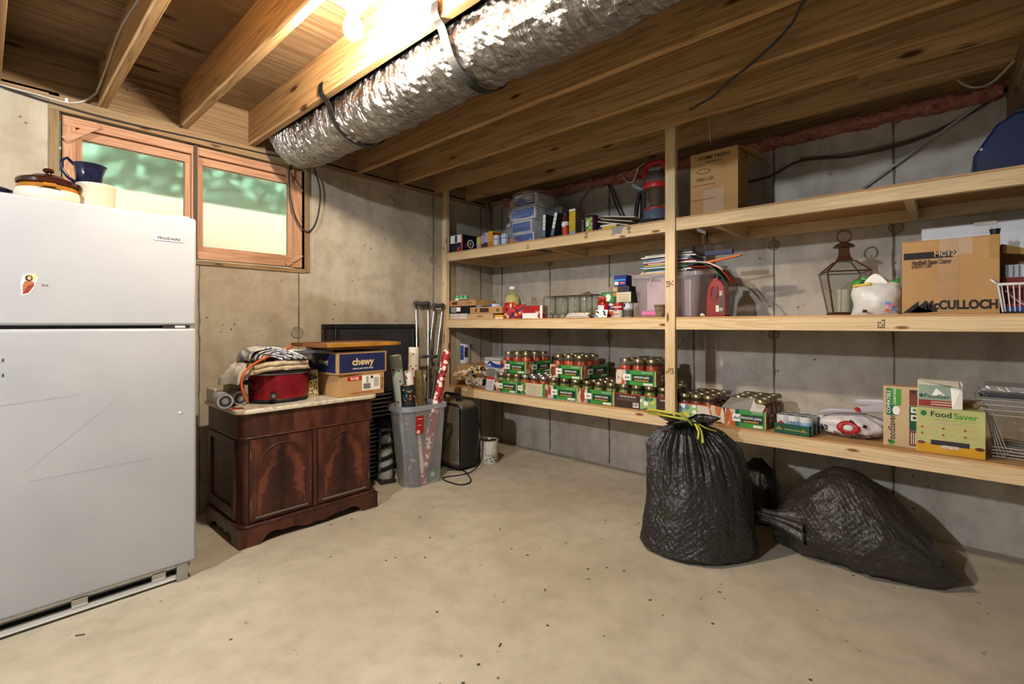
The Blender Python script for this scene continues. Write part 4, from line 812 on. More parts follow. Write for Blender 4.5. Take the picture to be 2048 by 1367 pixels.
for i, (px, lean, z0, m) in enumerate(((1220, .42, .044, PAPER), (1227, .36, .06, M('#b59a78', .8)), (1232, .3, .082, M('#e4dccd', .8)))):
    P = onX(px, 600, 2.97); o = thing('envelope', ('white envelope at the bottom of the slanted pile', 'tan envelope in the middle of the slanted pile', 'cream envelope on top of the slanted pile')[i], 'envelope', (2.962, P.y, Z + z0), 0, 'slanted envelopes on the top shelf')
    o.rotation_euler = (Matrix.Rotation(SH, 3, 'Z') @ Matrix.Rotation(lean * .55, 3, 'Y')).to_euler(); bx(o, 'envelope_body', -.1, 0, 0, .15, .24, .006, m, .001); bx(o, 'edge_fold', -.1, -.0015, .001, .15, 0, .005, WHITEP)
P = onX(1234, 462, PF + .007); o = MB(); o.prism([(P.y + .05, P.z + .03), (P.y - .05, P.z + .035), (P.y - .03, P.z - .02), (P.y + .01, P.z - .016), (P.y + .045, P.z - .028), (P.y + .035, P.z)], PF + .0055, PF + .0072, 'x'); tag(o.build('duct_tape', M('#8f8d8a', .4)), 'torn strip of grey tape hanging on the top shelf beam', 'tape')
# upright vacuum
o, w_, h = sthing('vacuum_cleaner', 'upright vacuum with red handle and clear dust tank on top shelf', 'vacuum cleaner', 1284, 1342, 330, Z, 3.08); r = .085; VR = M('#b5262b', .4); VG = M('#5c6577', .35)
MB().lathe([(0, .0), (r * 1.02, 0), (r * 1.04, .03), (r, .1), (r * .97, .105)], n=32).build('motor_base', VG, o, smooth=True)
b = MB()
for i in range(44): a = 2 * PI * i / 44; b.tube([((r + .02 + .016 * math.cos(q)) * math.cos(a), (r + .02 + .016 * math.cos(q)) * math.sin(a), .018 + .016 * math.sin(q)) for q in [2 * PI * j / 8 for j in range(8)]], .0035, 4, closed=True)
b.build('ribbed_hose', M('#4a443c', .5), o, smooth=True)
MB().lathe([(r, .104), (r * 1.01, .108), (r, .115)], n=32).build('lower_red_ring', VR, o, smooth=True)
MB().lathe([(r * .97, .114), (r * .98, .2), (r * .96, .255)], n=32).build('dust_tank', clear('tank_plastic', '#e0d8cc', .25, .08, body='#9a8c78'), o, smooth=True)
MB().lathe([(r * .45, .11), (r * .45, .25)], n=20).build('cyclone_core', M('#6e665a', .5), o, smooth=True)
MB().lathe([(r * 1.0, .25), (r * 1.03, .255), (r * 1.03, .282), (r, .287)], n=32).build('upper_red_ring', VR, o, smooth=True)
MB().lathe([(r * .98, .285), (r * .92, .33), (r * .7, .365), (r * .4, .37), (0, .37)], n=32).build('dome', M('#6d635c', .3), o, smooth=True)
MB().tube(smoothpts([(-r * .95, 0, .285), (-r * .9, -.01, .36), (-r * .75, -.01, .418), (-.02, -.01, .43), (r * .6, -.01, .425), (r * .9, -.01, .36), (r * .95, 0, .285)]), .014, 10).build('red_handle', VR, o, smooth=2)
bx(o, 'latch', -.04, -.03, .366, .04, .03, .392, M('#9fb0cf', .4), .008)
cd = thing('cord_bundle', 'bundled black power cord hanging beside the vacuum', 'cord', (3.12, onX(1277, 600, 3.12).y, Z), SH)
for i in range(7): x = R.uniform(-.012, .016); yy = R.uniform(-.02, .02); MB().tube(smoothpts([(x, yy, .012), (x - .02, yy, .06), (x - .012 + R.uniform(-.01, .01), yy, .15), (x + .0, yy, .24), (x + .012, yy, .262), (x + .02, yy + .008, .22), (x + .024, yy, .12), (x + .012, yy, .03)]), .004, 6, closed=False).build('cord_strand', BLACK, cd, smooth=2)
MB().obox((.0, 0, .03), (.045, .05, .012)).build('cord_tie', DARK, cd, bevel=.003)
MB().prism([(-.03, .3), (.05, .262), (.055, .275), (-.025, .335), (-.05, .33)], -.03, .03, 'y').build('cord_hook', M('#7c8a90', .4), cd, bevel=.004); MB().box(.03, -.02, .01, .05, .02, .28).build('cord_spine', BLACK, cd, bevel=.004)
# ---------------------------------------------------------------- top shelf, right bay
o, w_, h = sthing('cardboard_box', 'open brown cardboard box lettered DELI LID on the top shelf', 'cardboard box', 1381, 1476, 291, Z, 3.0)
d = .19; h = .395; t_ = .004
for (nm, x0, y0, x1, y1) in (('front_wall', -w_/2, 0, w_/2, t_), ('back_wall', -w_/2, d - t_, w_/2, d), ('side_wall', -w_/2, t_, -w_/2 + t_, d - t_), ('side_wall', w_/2 - t_, t_, w_/2, d - t_)): bx(o, nm, x0, y0, 0, x1, y1, h, CARD)
bx(o, 'bottom', -w_/2 + t_, t_, 0, w_/2 - t_, d - t_, t_, CARD)
b = MB(); b.hexa([(w_/2 - t_, 0, h - .003), (w_/2, 0, h - .003), (w_/2, d, h - .003), (w_/2 - t_, d, h - .003), (w_/2 + .1, .01, h - .055), (w_/2 + .104, .01, h - .055), (w_/2 + .104, d + .06, h - .075), (w_/2 + .1, d + .06, h - .075)]); b.build('open_flap', CARDD, o)
b = MB(); b.hexa([(-w_/2, d - t_, h), (w_/2, d - t_, h), (w_/2, d, h), (-w_/2, d, h), (-w_/2, d + .06, h + .07), (w_/2, d + .06, h + .07), (w_/2, d + .064, h + .07), (-w_/2, d + .064, h + .07)]); b.build('open_flap', CARD, o)
text(o, "HOME FRESH", (.0, -.0006, h - .035), .034, INK, fit=w_ * .66); text(o, 'deli containers', (.0, -.0006, h - .062), .017, INK)
MB().tube([(-.06 + .04 * math.cos(a), -.0008, h - .115 + .013 * math.sin(a)) for a in [2 * PI * i / 28 for i in range(28)]], .0016, 4, closed=True).build('printed_oval', INK, o); text(o, 'DELI LID', (-.05, -.0006, h - .165), .028, INK)
for z in (h - .2, h - .29): panel(o, -w_/2 + .01, .01, z, z + .003, 0, INK, 'printed_rule')
MB().box(-.06, -.0016, .02, .06, -.0004, .16).build('clear_tape', clear('tape_film', '#ffffff', .12, .35, 1.15), o)
# blue hard case
o = thing('blue_case', 'dark blue hard case with clasp at the right end of top shelf', 'case', (3.06, -.285, Z), SH)
q = [(-.19, 0), (.35, 0), (.35, .22), (.3, .27), (-.06, .27), (-.115, .235), (-.19, .11)]
MB().prism(q, 0, .3, 'y').build('shell', M('#0f1d49', .4, bump=.1), o, bevel=.012); MB().prism([(x * .985 + .002, .27 if z > .2 else z) for x, z in [(-.06, .271), (.3, .271)]] + [(.3, .285), (-.06, .285)], .01, .29, 'y').build('lid_strip', BLACK, o, bevel=.004)
bx(o, 'clasp', .0, -.012, .17, .06, .0, .215, BLACK, .003); MB().cyl((.02, -.0125, .195), (.02, -.0145, .195), .007, n=12).build('clasp_rivet', STEEL, o); MB().cyl((-.165, -.001, .13), (-.165, -.006, .13), .006, n=12).build('corner_rivet', STEEL, o)
MB().tube(smoothpts([(.1, -.005, .03), (.06, -.014, .06), (.05, -.014, .1), (.09, -.005, .15)]), .009, 8).build('side_handle', BLACK, o, smooth=2)
# ---------------------------------------------------------------- middle shelf, left bay
Z = ZM
def flat(name, label, cat, a, c_, t_, z, X, d, m, group=None, rz=0, prints=()):
    o, w_, h = sthing(name, label, cat, a, c_, t_, z, X, group, rz); pack(o, w_, d, h, m, .001, 'tray_wall')
    for (x0, x1, z0, z1, mm) in prints: panel(o, x0 * w_, x1 * w_, z0 * h, z1 * h, 0, mm, 'print')
    return o, w_, h
def otray(o, w_, d, h, m, t=.003, name='tray_body'):
    b = MB(); b.box(-w_/2, 0, 0, w_/2, d, t); b.box(-w_/2, 0, t, w_/2, t, h); b.box(-w_/2, d - t, t, w_/2, d, h); b.box(-w_/2, t, t, -w_/2 + t, d - t, h); b.box(w_/2 - t, t, t, w_/2, d - t, h); return b.build(name, m, o)
o, w_, h0 = flat('white_flat_box', 'flat white box lying at the shelf corner under the dark trays', 'box', 897, 934, 627, Z, 2.955, .3, M('#d3cdc2', .7)); z1 = Z + h0
bx(o, 'lid_line', -w_/2 - .0005, -.0008, h0 * .55, w_/2 + .0005, .0, h0 * .6, GREY)
o, w_, h = sthing('microwave_tray', 'black plastic food tray pack between white box and brown tray', 'food pack', 898, 937, 612, z1, 2.96); pack(o, w_, .25, h, BLACK, .004); panel(o, -w_ * .4, -w_ * .1, h * .15, h * .9, 0, M('#8b8b90')); panel(o, -w_ * .1, w_ * .1, h * .3, h * .85, -.0008, WHITEP); z2 = z1 + h
o, w_, h = sthing('cardboard_tray', 'shallow brown cardboard tray holding the green cans', 'cardboard tray', 896, 951, 600, z2, 2.955); otray(o, w_, .26, h, CARD); panel(o, -w_ * .35, -w_ * .15, h * .25, h * .75, 0, BROWN, 'print'); panel(o, w_ * .2, w_ * .35, h * .3, h * .7, 0, CARDD, 'print'); w1 = w_; y1 = o.location.y; z3 = z2
GC = M('#3aa04a', .4)
for i, dx in enumerate((-.1, -.045, .01)): can('green_can', ('leftmost green and white can on the brown tray', 'middle green and white can on the brown tray', 'rightmost green and white can on the brown tray')[i], (3.0, y1 - (dx - .0), z3 + .0035), .026, .092, GC, 'green cans on the brown tray', ((.1, .75, WHITEP), (.45, .7, NAVY) if i else (.5, .6, GC)))
o, w_, h0 = sthing('cardboard_tray', 'lower brown cardboard tray beside the white flat box', 'cardboard tray', 936, 985, 627, Z, 2.96); pack(o, w_, .25, h0, CARDL); panel(o, -.04, .04, h0 * .35, h0 * .7, 0, M('#8a7050'), 'print')
o, w_, h = sthing('cardboard_tray', 'printed brown cardboard tray under the small blue pail', 'cardboard tray', 940, 1004, 613, Z + h0 + .001, 2.955); otray(o, w_, .25, h, CARD); panel(o, -w_ * .18, w_ * .1, h * .2, h * .8, 0, M('#3d2a1c'), 'print'); panel(o, w_ * .33, w_ * .42, h * .25, h * .7, 0, M('#6b4a2a'), 'print'); panel(o, -w_ * .32, -w_ * .28, h * .2, h * .8, 0, M('#3d2a1c'), 'print'); zt_ = Z + h0 + .0045; y2 = o.location.y
for i, (px, lb) in enumerate(((959, 'white and blue tub in front of the small pail, left one'), (976, 'white and blue tub in front of the small pail, right one'))):
    P = onX(px, 600, 3.0); can('yogurt_tub', lb, (3.0, P.y, zt_), .032 - i * .003, .066 - i * .012, M('#d7dbe6', .4), 'tubs on the printed tray', ((.75, 1, M('#2a63b8')), (.3, .45, M('#8a97c8'))), WHITEP, cat='tub')
P = onX(990, 600, 3.12); o = can('small_pail', 'small blue and white pail with raised wire handle', (3.12, P.y, zt_), .06, .085, M('#cfd3d6', .4), None, (), DARK, cat='pail')
MB().grid(12, 4, lambda u, v: (.0606 * math.cos(-PI + u * 1.9), .0606 * math.sin(-PI + u * 1.9), .012 + .07 * v)).build('blue_label', M('#1f5fae', .4), o, smooth=True); MB().tube(smoothpts([(-.05, 0, .08), (-.04, 0, .13), (-.01, 0, .152), (.005, 0, .13), (.01, -.02, .085)]), .002, 6).build('wire_handle', STEEL, o, smooth=2)
o, w_, h = sthing('yellow_carton', 'small yellow carton lying behind the red snack bag', 'carton', 990, 1006, 629, Z, 2.96); pack(o, w_, .12, h, M('#dca72a')); panel(o, -w_/2, w_/2, 0, h * .35, 0, WHITEP)
# vinegar jug
P = onX(1022, 600, 3.1); o = thing('liquid_jug', 'plastic jug of pale yellow liquid with white cap', 'jug', (3.12, P.y, Z), SH)
MB().lathe([(.0, .0), (.07, 0), (.078, .01), (.078, .13), (.072, .17), (.05, .215), (.03, .24), (.024, .25), (.024, .262)], n=32).build('jug_body', clear('jug_plastic', '#f6f3dc', .3, .08, body='#e3dfbc'), o, smooth=True)
MB().lathe([(.0, .004), (.072, .004), (.074, .13), (.068, .168), (.048, .205), (.0, .205)], n=32).build('liquid', M('#d3cc98', .3), o, smooth=True)
MB().lathe([(.027, .258), (.028, .26), (.028, .28), (.0, .282)], n=24).build('cap', WHITEP, o, smooth=True); MB().tube(smoothpts([(.05, -.02, .2), (.085, -.03, .19), (.09, -.03, .12), (.075, -.03, .09)]), .011, 10).build('jug_handle', clear('jug_plastic2', '#efeccb', .5, .08, body='#cfcb9c'), o, smooth=2)
def pouch(name, label, a, c_, t_, z, X, d, m, cat='bag', seed=1, rz=0):
    o, w_, h = sthing(name, label, cat, a, c_, t_, z, X, None, rz)
    def f(s): return lambda u, v: ((u - .5) * w_ * (1 - .06 * math.sin(v * PI * 3 + seed)), d / 2 + s * d / 2 * (max(0, math.sin(PI * u)) ** .4) * (max(0, math.sin(PI * min(1, v * .93 + .07))) ** .4) + .006 * mnoise.noise(Vector((u * 6, v * 6, seed))), h * v)
    b = MB(); b.grid(18, 16, f(-1)); b.grid(18, 16, f(1), flip=True); b.build('pouch_body', m, o, smooth=2); return o, w_, h
SNK = spots('snack_print', '#b3211f', ['#b3211f', '#d9b98c', '#e6ded2', '#24346e', '#b3211f', '#8e1816'], 26, .42)
for i, (a, c_, t_, lb) in enumerate(((1003, 1024, 604, 'red snack bag in front of the liquid jug, left half of the pair'), (1022, 1046, 608, 'red snack bag in front of the liquid jug, right one'))):
    o, w_, h = pouch('snack_bag', lb, a, c_, t_, Z, 2.95 + .01 * i, .07, SNK, seed=i); o['group'] = 'red snack bags'
    disc(o, 'roundel', 0, h * .55, .012, .012, -.002, NAVY); disc(o, 'cookie_print', -.01, h * .25, .018, .014, -.001, M('#c79a63'))
o, w_, h = sthing('red_white_carton', 'red and white carton between snack bags and glass jars', 'carton', 1045, 1085, 611, Z, 2.965); pack(o, w_, .07, h, M('#a81f22')); panel(o, -w_/2, w_ * .3, 0, h * .42, 0, WHITEP); panel(o, w_ * .38, w_/2, 0, h, -.0004, WHITEP); text(o, 'foods', (w_ * .28, -.001, h * .5), .022, WHITEP); disc(o, 'tomato_print', w_ * .32, h * .2, .014, .012, -.001, RED)
# empty glass jars standing upside down
GLS = clear('jar_glass', '#fbfdfb', .05, .03, 1.5, body='#e6eae4', edge=.5)
jp = [(0, .168), (.044, .168), (.05, .16), (.051, .045), (.042, .03), (.034, .022), (.034, .002), (.031, .002), (.031, .022), (.04, .033), (.0485, .046), (.0475, .157), (.0, .164)]
jars = []
for i, (px, X) in enumerate(((1099, 2.99), (1124, 3.0), (1148, 2.985), (1172, 2.99), (1112, 3.09), (1138, 3.1), (1163, 3.09), (1184, 3.08))):
    P = onX(px, 600, X); o = thing('empty_jar', ('leftmost empty glass jar standing upside down', 'second empty upside-down jar from the left', 'third empty upside-down jar, above the leaflets', 'fourth empty upside-down jar, left of the red sauce jar', 'empty upside-down jar behind the two leftmost jars', 'empty upside-down jar behind the second and third jars', 'empty upside-down jar behind the third and fourth jars', 'empty upside-down jar behind the red sauce jar')[i], 'jar', (X, P.y, Z), SH, 'empty glass jars under the cardboard sheet')
    if i == 0: gm = MB().lathe(jp, n=28).build('jar_glass', GLS, o, smooth=True).data
    else: q = bpy.data.objects.new('jar_glass', gm); C.objects.link(q); q.parent = o
    MB().lathe([(.0345, .004), (.0365, .005), (.0365, .009), (.0345, .01)], n=24).build('screw_thread', GLS, o, smooth=True)
a, b_ = onX(1094, 600, 3.0), onX(1190, 600, 3.0)
tag(MB().prism([(2.96, a.y), (3.14, a.y), (3.14, b_.y), (3.1, b_.y - .005), (2.97, b_.y)], Z + .169, Z + .172).build('cardboard_sheet', M('#6f5a3e', .9)), 'thin brown cardboard sheet lying on the upturned glass jars', 'cardboard')
P = onX(1172, 600, 3.08); b = MB(); b.add([(3.05, P.y + .05, Z + .173), (3.1, P.y - .03, Z + .173), (3.12, P.y - .03, Z + .176), (3.09, P.y - .02, Z + .205)], [(0, 1, 3), (1, 2, 3), (0, 3, 2), (0, 2, 1)]); tag(b.build('cardboard_scrap', M('#6a5848', .9)), 'torn cardboard scrap poking up above the jars', 'cardboard')
LEAFM = [spots('leaflet_a', '#c9a24e', ['#2f6b3a', '#d9dcd8', '#b5442c', '#274a86'], 40, .5), M('#3a5d3a', .5), M('#d7d3cb', .5), M('#24333c', .5)]
for i, (a, c_, m, lb) in enumerate(((1131, 1178, LEAFM[3], 'dark leaflet at the bottom of the pile before the jars'), (1133, 1176, LEAFM[2], 'white leaflet in the pile before the jars'), (1138, 1180, LEAFM[0], 'colorful leaflet on top of the pile before the jars'))):
    loc, w_ = place(a, c_, Z + i * .0125, 2.915 + .004 * i); o = thing('leaflet', lb, 'leaflet', loc, SH + (.1, -.04, .06)[i], 'leaflets before the glass jars'); bx(o, 'leaflet_cover', -w_/2, 0, 0, w_/2, .05, .012, m, .001); bx(o, 'leaflet_pages', -w_/2 + .004, -.0005, .003, w_/2 - .004, .045, .009, PAPER)
P = onX(1206, 600, 2.99); o = bottle('sauce_jar', 'red sauce jar with red lid and white label', (3.0, P.y, Z), [(.0, .0), (.042, 0), (.045, .006), (.045, .1), (.04, .115), (.032, .125), (.031, .132)], M('#8f2415', .15), ([(.034, .13), (.036, .132), (.036, .148), (.0, .15)], M('#c23a2a', .35)), ([(.0456, .02), (.0456, .095)], M('#b81f22', .5)), cat='jar')
MB().grid(10, 5, lambda u, v: (.0462 * math.cos(-PI * .68 + u * PI * .36), .0462 * math.sin(-PI * .68 + u * PI * .36), .055 + .032 * v)).build('white_label', M('#d8dde6', .5), o, smooth=True)
P = onX(1201, 600, 2.93); o = thing('printed_card', 'small white card with blue marks leaning on the sauce jar', 'card', (2.93, P.y, Z + .001), SH, None); o.rotation_euler = (Matrix.Rotation(SH, 3, 'Z') @ Matrix.Rotation(-.3, 3, 'X')).to_euler(); bx(o, 'card', -.045, 0, 0, .05, .0012, .056, WHITEP)
for (x, z, m) in ((-.03, .038, BROWN), (-.035, .01, M('#3d7fb5')), (.022, .04, BLUE), (.03, .022, BROWN)): MB().obox((x, -.0004, z), (.026, .0006, .012), Matrix.Rotation(.6, 3, 'Y')).build('printed_mark', m, o)
for i, (px, X, m, bands, lb) in enumerate(((1224, 3.03, M('#c9cbd0', .4), ((.55, .85, NAVY), (.1, .45, ORANGE)), 'white and orange soup can behind the red one'), (1237, 2.975, M('#d9d4cb', .4), ((.5, 1, M('#b01f24', .4)),), 'red and white soup can with script lettering'), (1257, 2.985, M('#8f8d8c', .4), ((.6, .9, M('#cfd3da')), (.05, .5, M('#5c5650'))), 'grey labelled can beside the plastic tote'))):
    P = onX(px, 600, X); o = can('soup_can', lb, (X, P.y, Z), .034, .1, m, 'soup cans under the green carton', bands)
    if i == 1: text(o, 'Campbells', (0, -.036, .072), .02, WHITEP, shear=.3); disc(o, 'medal', 0, .045, .007, .007, -.0362, M('#8f9aa0')); text(o, 'SOUP', (0, -.0358, .022), .014, RED)
    if i == 2: MB().grid(5, 4, lambda u, v: (.0348 * math.cos(-PI * .75 + u * .6), .0348 * math.sin(-PI * .75 + u * .6), .07 + .022 * v)).build('blue_patch', NAVY, o, smooth=True)
zc = Z + .104
o, w_, h = sthing('green_carton', 'green printed carton lying across the soup cans', 'carton', 1203, 1262, 580, zc, 2.985); h = .075; pack(o, w_, .14, h, M('#2a4a38', .5)); panel(o, -w_/2 + .008, -w_ * .08, 0.004, h - .006, 0, GREEN); disc(o, 'white_emblem', -w_ * .27, h * .5, .022, .026, -.0012, WHITEP); panel(o, w_ * .02, w_/2, .003, h - .004, 0, M('#cfc3a4')); disc(o, 'fruit_print', -w_ * .03, h * .75, .014, .014, -.0014, M('#cf6a3c'))
for j in range(4): panel(o, w_ * .1, w_ * .42, .014 + j * .014, .016 + j * .014, -.001, GREY, 'print_line')
for i, (a, c_, m, lb) in enumerate(((1217, 1236, M('#8d7d68'), 'brown box on the green carton, left'), (1235, 1258, M('#3d332e'), 'dark box under the blue carton'))):
    o, w_, hh = sthing('small_box', lb, 'box', a, c_, 566, zc + .0755, 3.0); pack(o, w_, .1, .04, m); panel(o, 0, w_ * .4, .005, .03, 0, NAVY if i else CARDL)
o, w_, hh = sthing('blue_carton', 'small blue carton with a pink mark on top of the pile', 'carton', 1228, 1252, 551, zc + .1165, 3.0); hh = .075; pack(o, w_, .085, hh, M('#172a78', .5)); panel(o, -w_/2 + .003, w_/2 - .004, hh * .5, hh * .62, 0, M('#2f9fe0')); panel(o, -w_/2 + .004, -w_ * .12, .008, hh * .42, 0, PAPER); panel(o, 0, w_ * .4, .014, hh * .36, 0, M('#e0607a'))
# plastic tote with papers
TOT = clear('tote_plastic', '#f8f4f8', .36, .15, body='#e6dde4')
o = thing('plastic_tote', 'large clear plastic tote filled with papers behind the middle post', 'tote', (2.985, 1.36, Z), SH); tw, td, th = .47, .42, .285
lo = [(x * .86, td / 2 + (y - td / 2) * .88) for x, y in [(-tw/2, 0), (tw/2, 0), (tw/2, td), (-tw/2, td)]]; hi = [(-tw/2, 0), (tw/2, 0), (tw/2, td), (-tw/2, td)]
def rpoly(P, r, n=5):
    x0, x1 = min(p[0] for p in P), max(p[0] for p in P); y0, y1 = min(p[1] for p in P), max(p[1] for p in P); q = []
    for (cx, cy, a0) in ((x1 - r, y1 - r, 0), (x0 + r, y1 - r, 90), (x0 + r, y0 + r, 180), (x1 - r, y0 + r, 270)):
        for i in range(n + 1): a = math.radians(a0 + 90 * i / n); q.append((cx + r * math.cos(a), cy + r * math.sin(a)))
    return q
A, B_ = rpoly(lo, .04), rpoly(hi, .04); ringshell(o, 'tote_wall', [[(x, y, .002) for x, y in A], [(x, y, th) for x, y in B_]], TOT, (True, False))
C2 = rpoly([(-tw/2 - .012, -.012), (tw/2 + .012, td + .012)], .045); b = MB(); k = len(B_); b.add([(x, y, th - .025) for x, y in C2] + [(x, y, th) for x, y in C2] + [(x, y, th) for x, y in B_], [(j * k + i, j * k + (i + 1) % k, (j + 1) * k + (i + 1) % k, (j + 1) * k + i) for j in range(2) for i in range(k)]); b.build('tote_rim', TOT, o, smooth=True)
MB().tube(smoothpts([(-.09, -.016, .2), (-.085, -.018, .255), (-.06, -.018, .27), (.06, -.018, .27), (.085, -.018, .255), (.09, -.016, .2)]), .004, 6).build('grip_outline', clear('tote_grip', '#f6f4f8', .7, .2, body='#e3dfe6'), o, smooth=2)
tag(MB().box(-.15, .06, .006, .15, .36, .24).build('tote_contents', M('#d8c6c6', .8, var=.15, scale=7), o), 'papers seen dimly through the tote')
MB().tube([(-.17, .04, .026), (-.05, .04, .026)], .02, 14).build('pink_roll', PINK, o, smooth=True)
stack = ['#d9b25e', '#5b7fc2', '#e8e6e0', '#3a6c48', '#c8d3df', '#7f9bd0', '#e6c832', '#8a8f96', '#d8d8d4', '#8f2c2a', '#2c4a7d', '#ece9e2', '#1f5f8c', '#22262e', '#cfd6d2', '#31414c', '#b9a58a', '#2b3440']
LB = ['tan folder', 'blue folder', 'white magazine', 'green folder', 'pale blue booklet', 'periwinkle folder', 'yellow pad', 'grey booklet', 'ivory sheaf', 'maroon booklet', 'navy magazine', 'white sheaf', 'teal magazine', 'black folder', 'pale grey magazine', 'slate magazine', 'kraft envelope', 'charcoal magazine']
zz = Z + th + .002
for i, cl in enumerate(stack):
    th_ = R.uniform(.004, .0085); wz = R.uniform(.19, .25); dx = R.uniform(-.03, .03) + (.02 if i > 3 else 0); dr = R.uniform(-.14, .14)
    oo = thing('magazine', LB[i] + (' lying lowest in' if i == 0 else ' topmost on' if i == len(stack) - 1 else ' in') + ' the paper pile above the plastic tote', 'paper', (3.0 + R.uniform(-.01, .02), 1.36 - dx, zz), SH + dr, 'paper pile on the plastic tote')
    L = wz * 1.45; b = MB(); nn = 9; amp_ = R.uniform(-.004, .006)
    f = lambda u, v, zo: ((u - .5) * L, (v) * wz, zo + (.0 if i < 4 else 0) + max(0, amp_) * math.sin(u * PI) - .25 * max(0, abs(u - .5) - .36) ** 1.5)
    bend = lambda u: max(0, amp_) * math.sin(u * PI)
    V = [((q / nn - .5) * L, y, zt2 + bend(q / nn)) for zt2 in (0, th_) for y in (0, wz) for q in range(nn + 1)]; m_ = nn + 1
    FF = []
    for q in range(nn): FF += [(q, q+1, m_+q+1, m_+q), (2*m_+q, 3*m_+q, 3*m_+q+1, 2*m_+q+1), (q, 2*m_+q, 2*m_+q+1, q+1), (m_+q, m_+q+1, 3*m_+q+1, 3*m_+q)]
    FF += [(0, m_, 3*m_, 2*m_), (nn, 2*m_+nn, 3*m_+nn, m_+nn)]; b.add(V, FF); b.build('cover', M(cl, .45, var=.1), oo)
    if i % 3 == 1: MB().box(-L/2 + .003, -.0006, th_ * .3, L/2 - .003, 0, th_ * .75).build('page_edge', PAPER, oo)
    zz += th_ + max(0, amp_) * .6
    if i == 3: zz += .002
o = thing('loose_papers', 'white sheets and a green folder drooping off the right of the pile', 'paper', (2.99, 1.20, Z + th + .03), SH)
MB().grid(12, 8, lambda u, v: (-.1 + .3 * u, -.02 + .2 * v + .03 * u, .035 - .02 * u - .25 * max(0, u - .55) ** 2 + .006 * math.sin(9 * v))).build('white_sheet', WHITEP, o, smooth=2, solid=.002)
MB().grid(12, 8, lambda u, v: (-.12 + .34 * u, -.015 + .2 * v, .008 + .012 * math.sin(u * 3) - .45 * max(0, u - .5) ** 2)).build('green_folder', M('#2f6a45', .5), o, smooth=2, solid=.003)
MB().grid(10, 8, lambda u, v: (.0 + .25 * u, .0 + .15 * v, .0 - .01 * u - .5 * max(0, u - .55) ** 2)).build('red_folder', M('#b5391f', .5), o, smooth=2, solid=.003)
MB().prism([(.08, .012), (.3, .045), (.302, .052), (.08, .024)], .02, .05, 'y').build('orange_folder', ORANGE, o); MB().box(.1, .0, .06, .26, .03, .085).build('navy_booklet', NAVY, o)
P = onX(1318, 600, 2.925); o = thing('peat_pot', 'small brown peat pot beside the middle post', 'pot', (2.945, P.y, Z), SH)
MB().lathe([(0, 0), (.025, 0), (.028, .003), (.036, .07), (.039, .071), (.0395, .078), (.036, .078), (.033, .07), (.024, .006), (0, .005)], n=24).build('pot_wall', M('#857157', .95, var=.2, scale=50, bump=.8), o, smooth=True); MB().lathe([(.0375, .066), (.0405, .068), (.0405, .078), (.037, .079)], n=24).build('pot_rim', M('#7a664d', .95, bump=.8), o, smooth=True)
# red jug with handle
P = onX(1431, 600, 3.06); o = thing('juice_jug', 'red plastic juice jug with black cap right of the tote', 'jug', (3.06, P.y, Z), SH); JR = NT('red_plastic'); JR.set('#8a2420', .25)
pts = [(-.055, 0), (.055, 0), (.06, .012), (.06, .12), (.052, .19), (.03, .222), (.018, .228), (.018, .24), (-.018, .24), (-.018, .228), (-.036, .212), (-.05, .18), (-.058, .09), (-.06, .012)]
hole = [(-.03, .12), (-.01, .105), (.008, .11), (.01, .15), (.006, .185), (-.012, .19), (-.026, .17)]
MB().prism(pts, -.0, .085, 'y').build('jug_body', JR.mat, o, bevel=.014, seg=3); MB().prism(hole, -.0015, .0865, 'y').build('grip_hollow', M('#5c1424', .5), o, bevel=.004); MB().tube([(x, -.001, z) for x, z in hole], .006, 8, closed=True).build('grip_rim', JR.mat, o, smooth=2)
MB().lathe([(.019, .238), (.021, .24), (.021, .262), (0, .264)], o=(0, .042, 0), n=24).build('cap', BLACK, o, smooth=True); panel(o, .02, .048, .02, .16, -.0002, M('#4a4038', .5)); panel(o, .002, .02, .03, .07, -.0008, PAPER); panel(o, .024, .04, .13, .16, -.001, M('#b9b2a0')); panel(o, .022, .044, .035, .055, -.001, M('#b7ad93'))
P = onX(1403, 600, 2.93); o = thing('paper_wad', 'crumpled bit of paper beside the juice jug', 'paper', (2.945, P.y, Z), SH); b = MB(); b.lathe([(.002, 0), (.014, .004), (.012, .014), (.002, .02)], n=9, fn=lambda a, z: 1 + .35 * math.sin(3 * a + z * 200)); b.build('wad', PAPER, o); MB().obox((.012, -.006, .006), (.012, .008, .012), Matrix.Rotation(.5, 3, 'Y')).build('torn_corner', M('#b9a24a'), o)
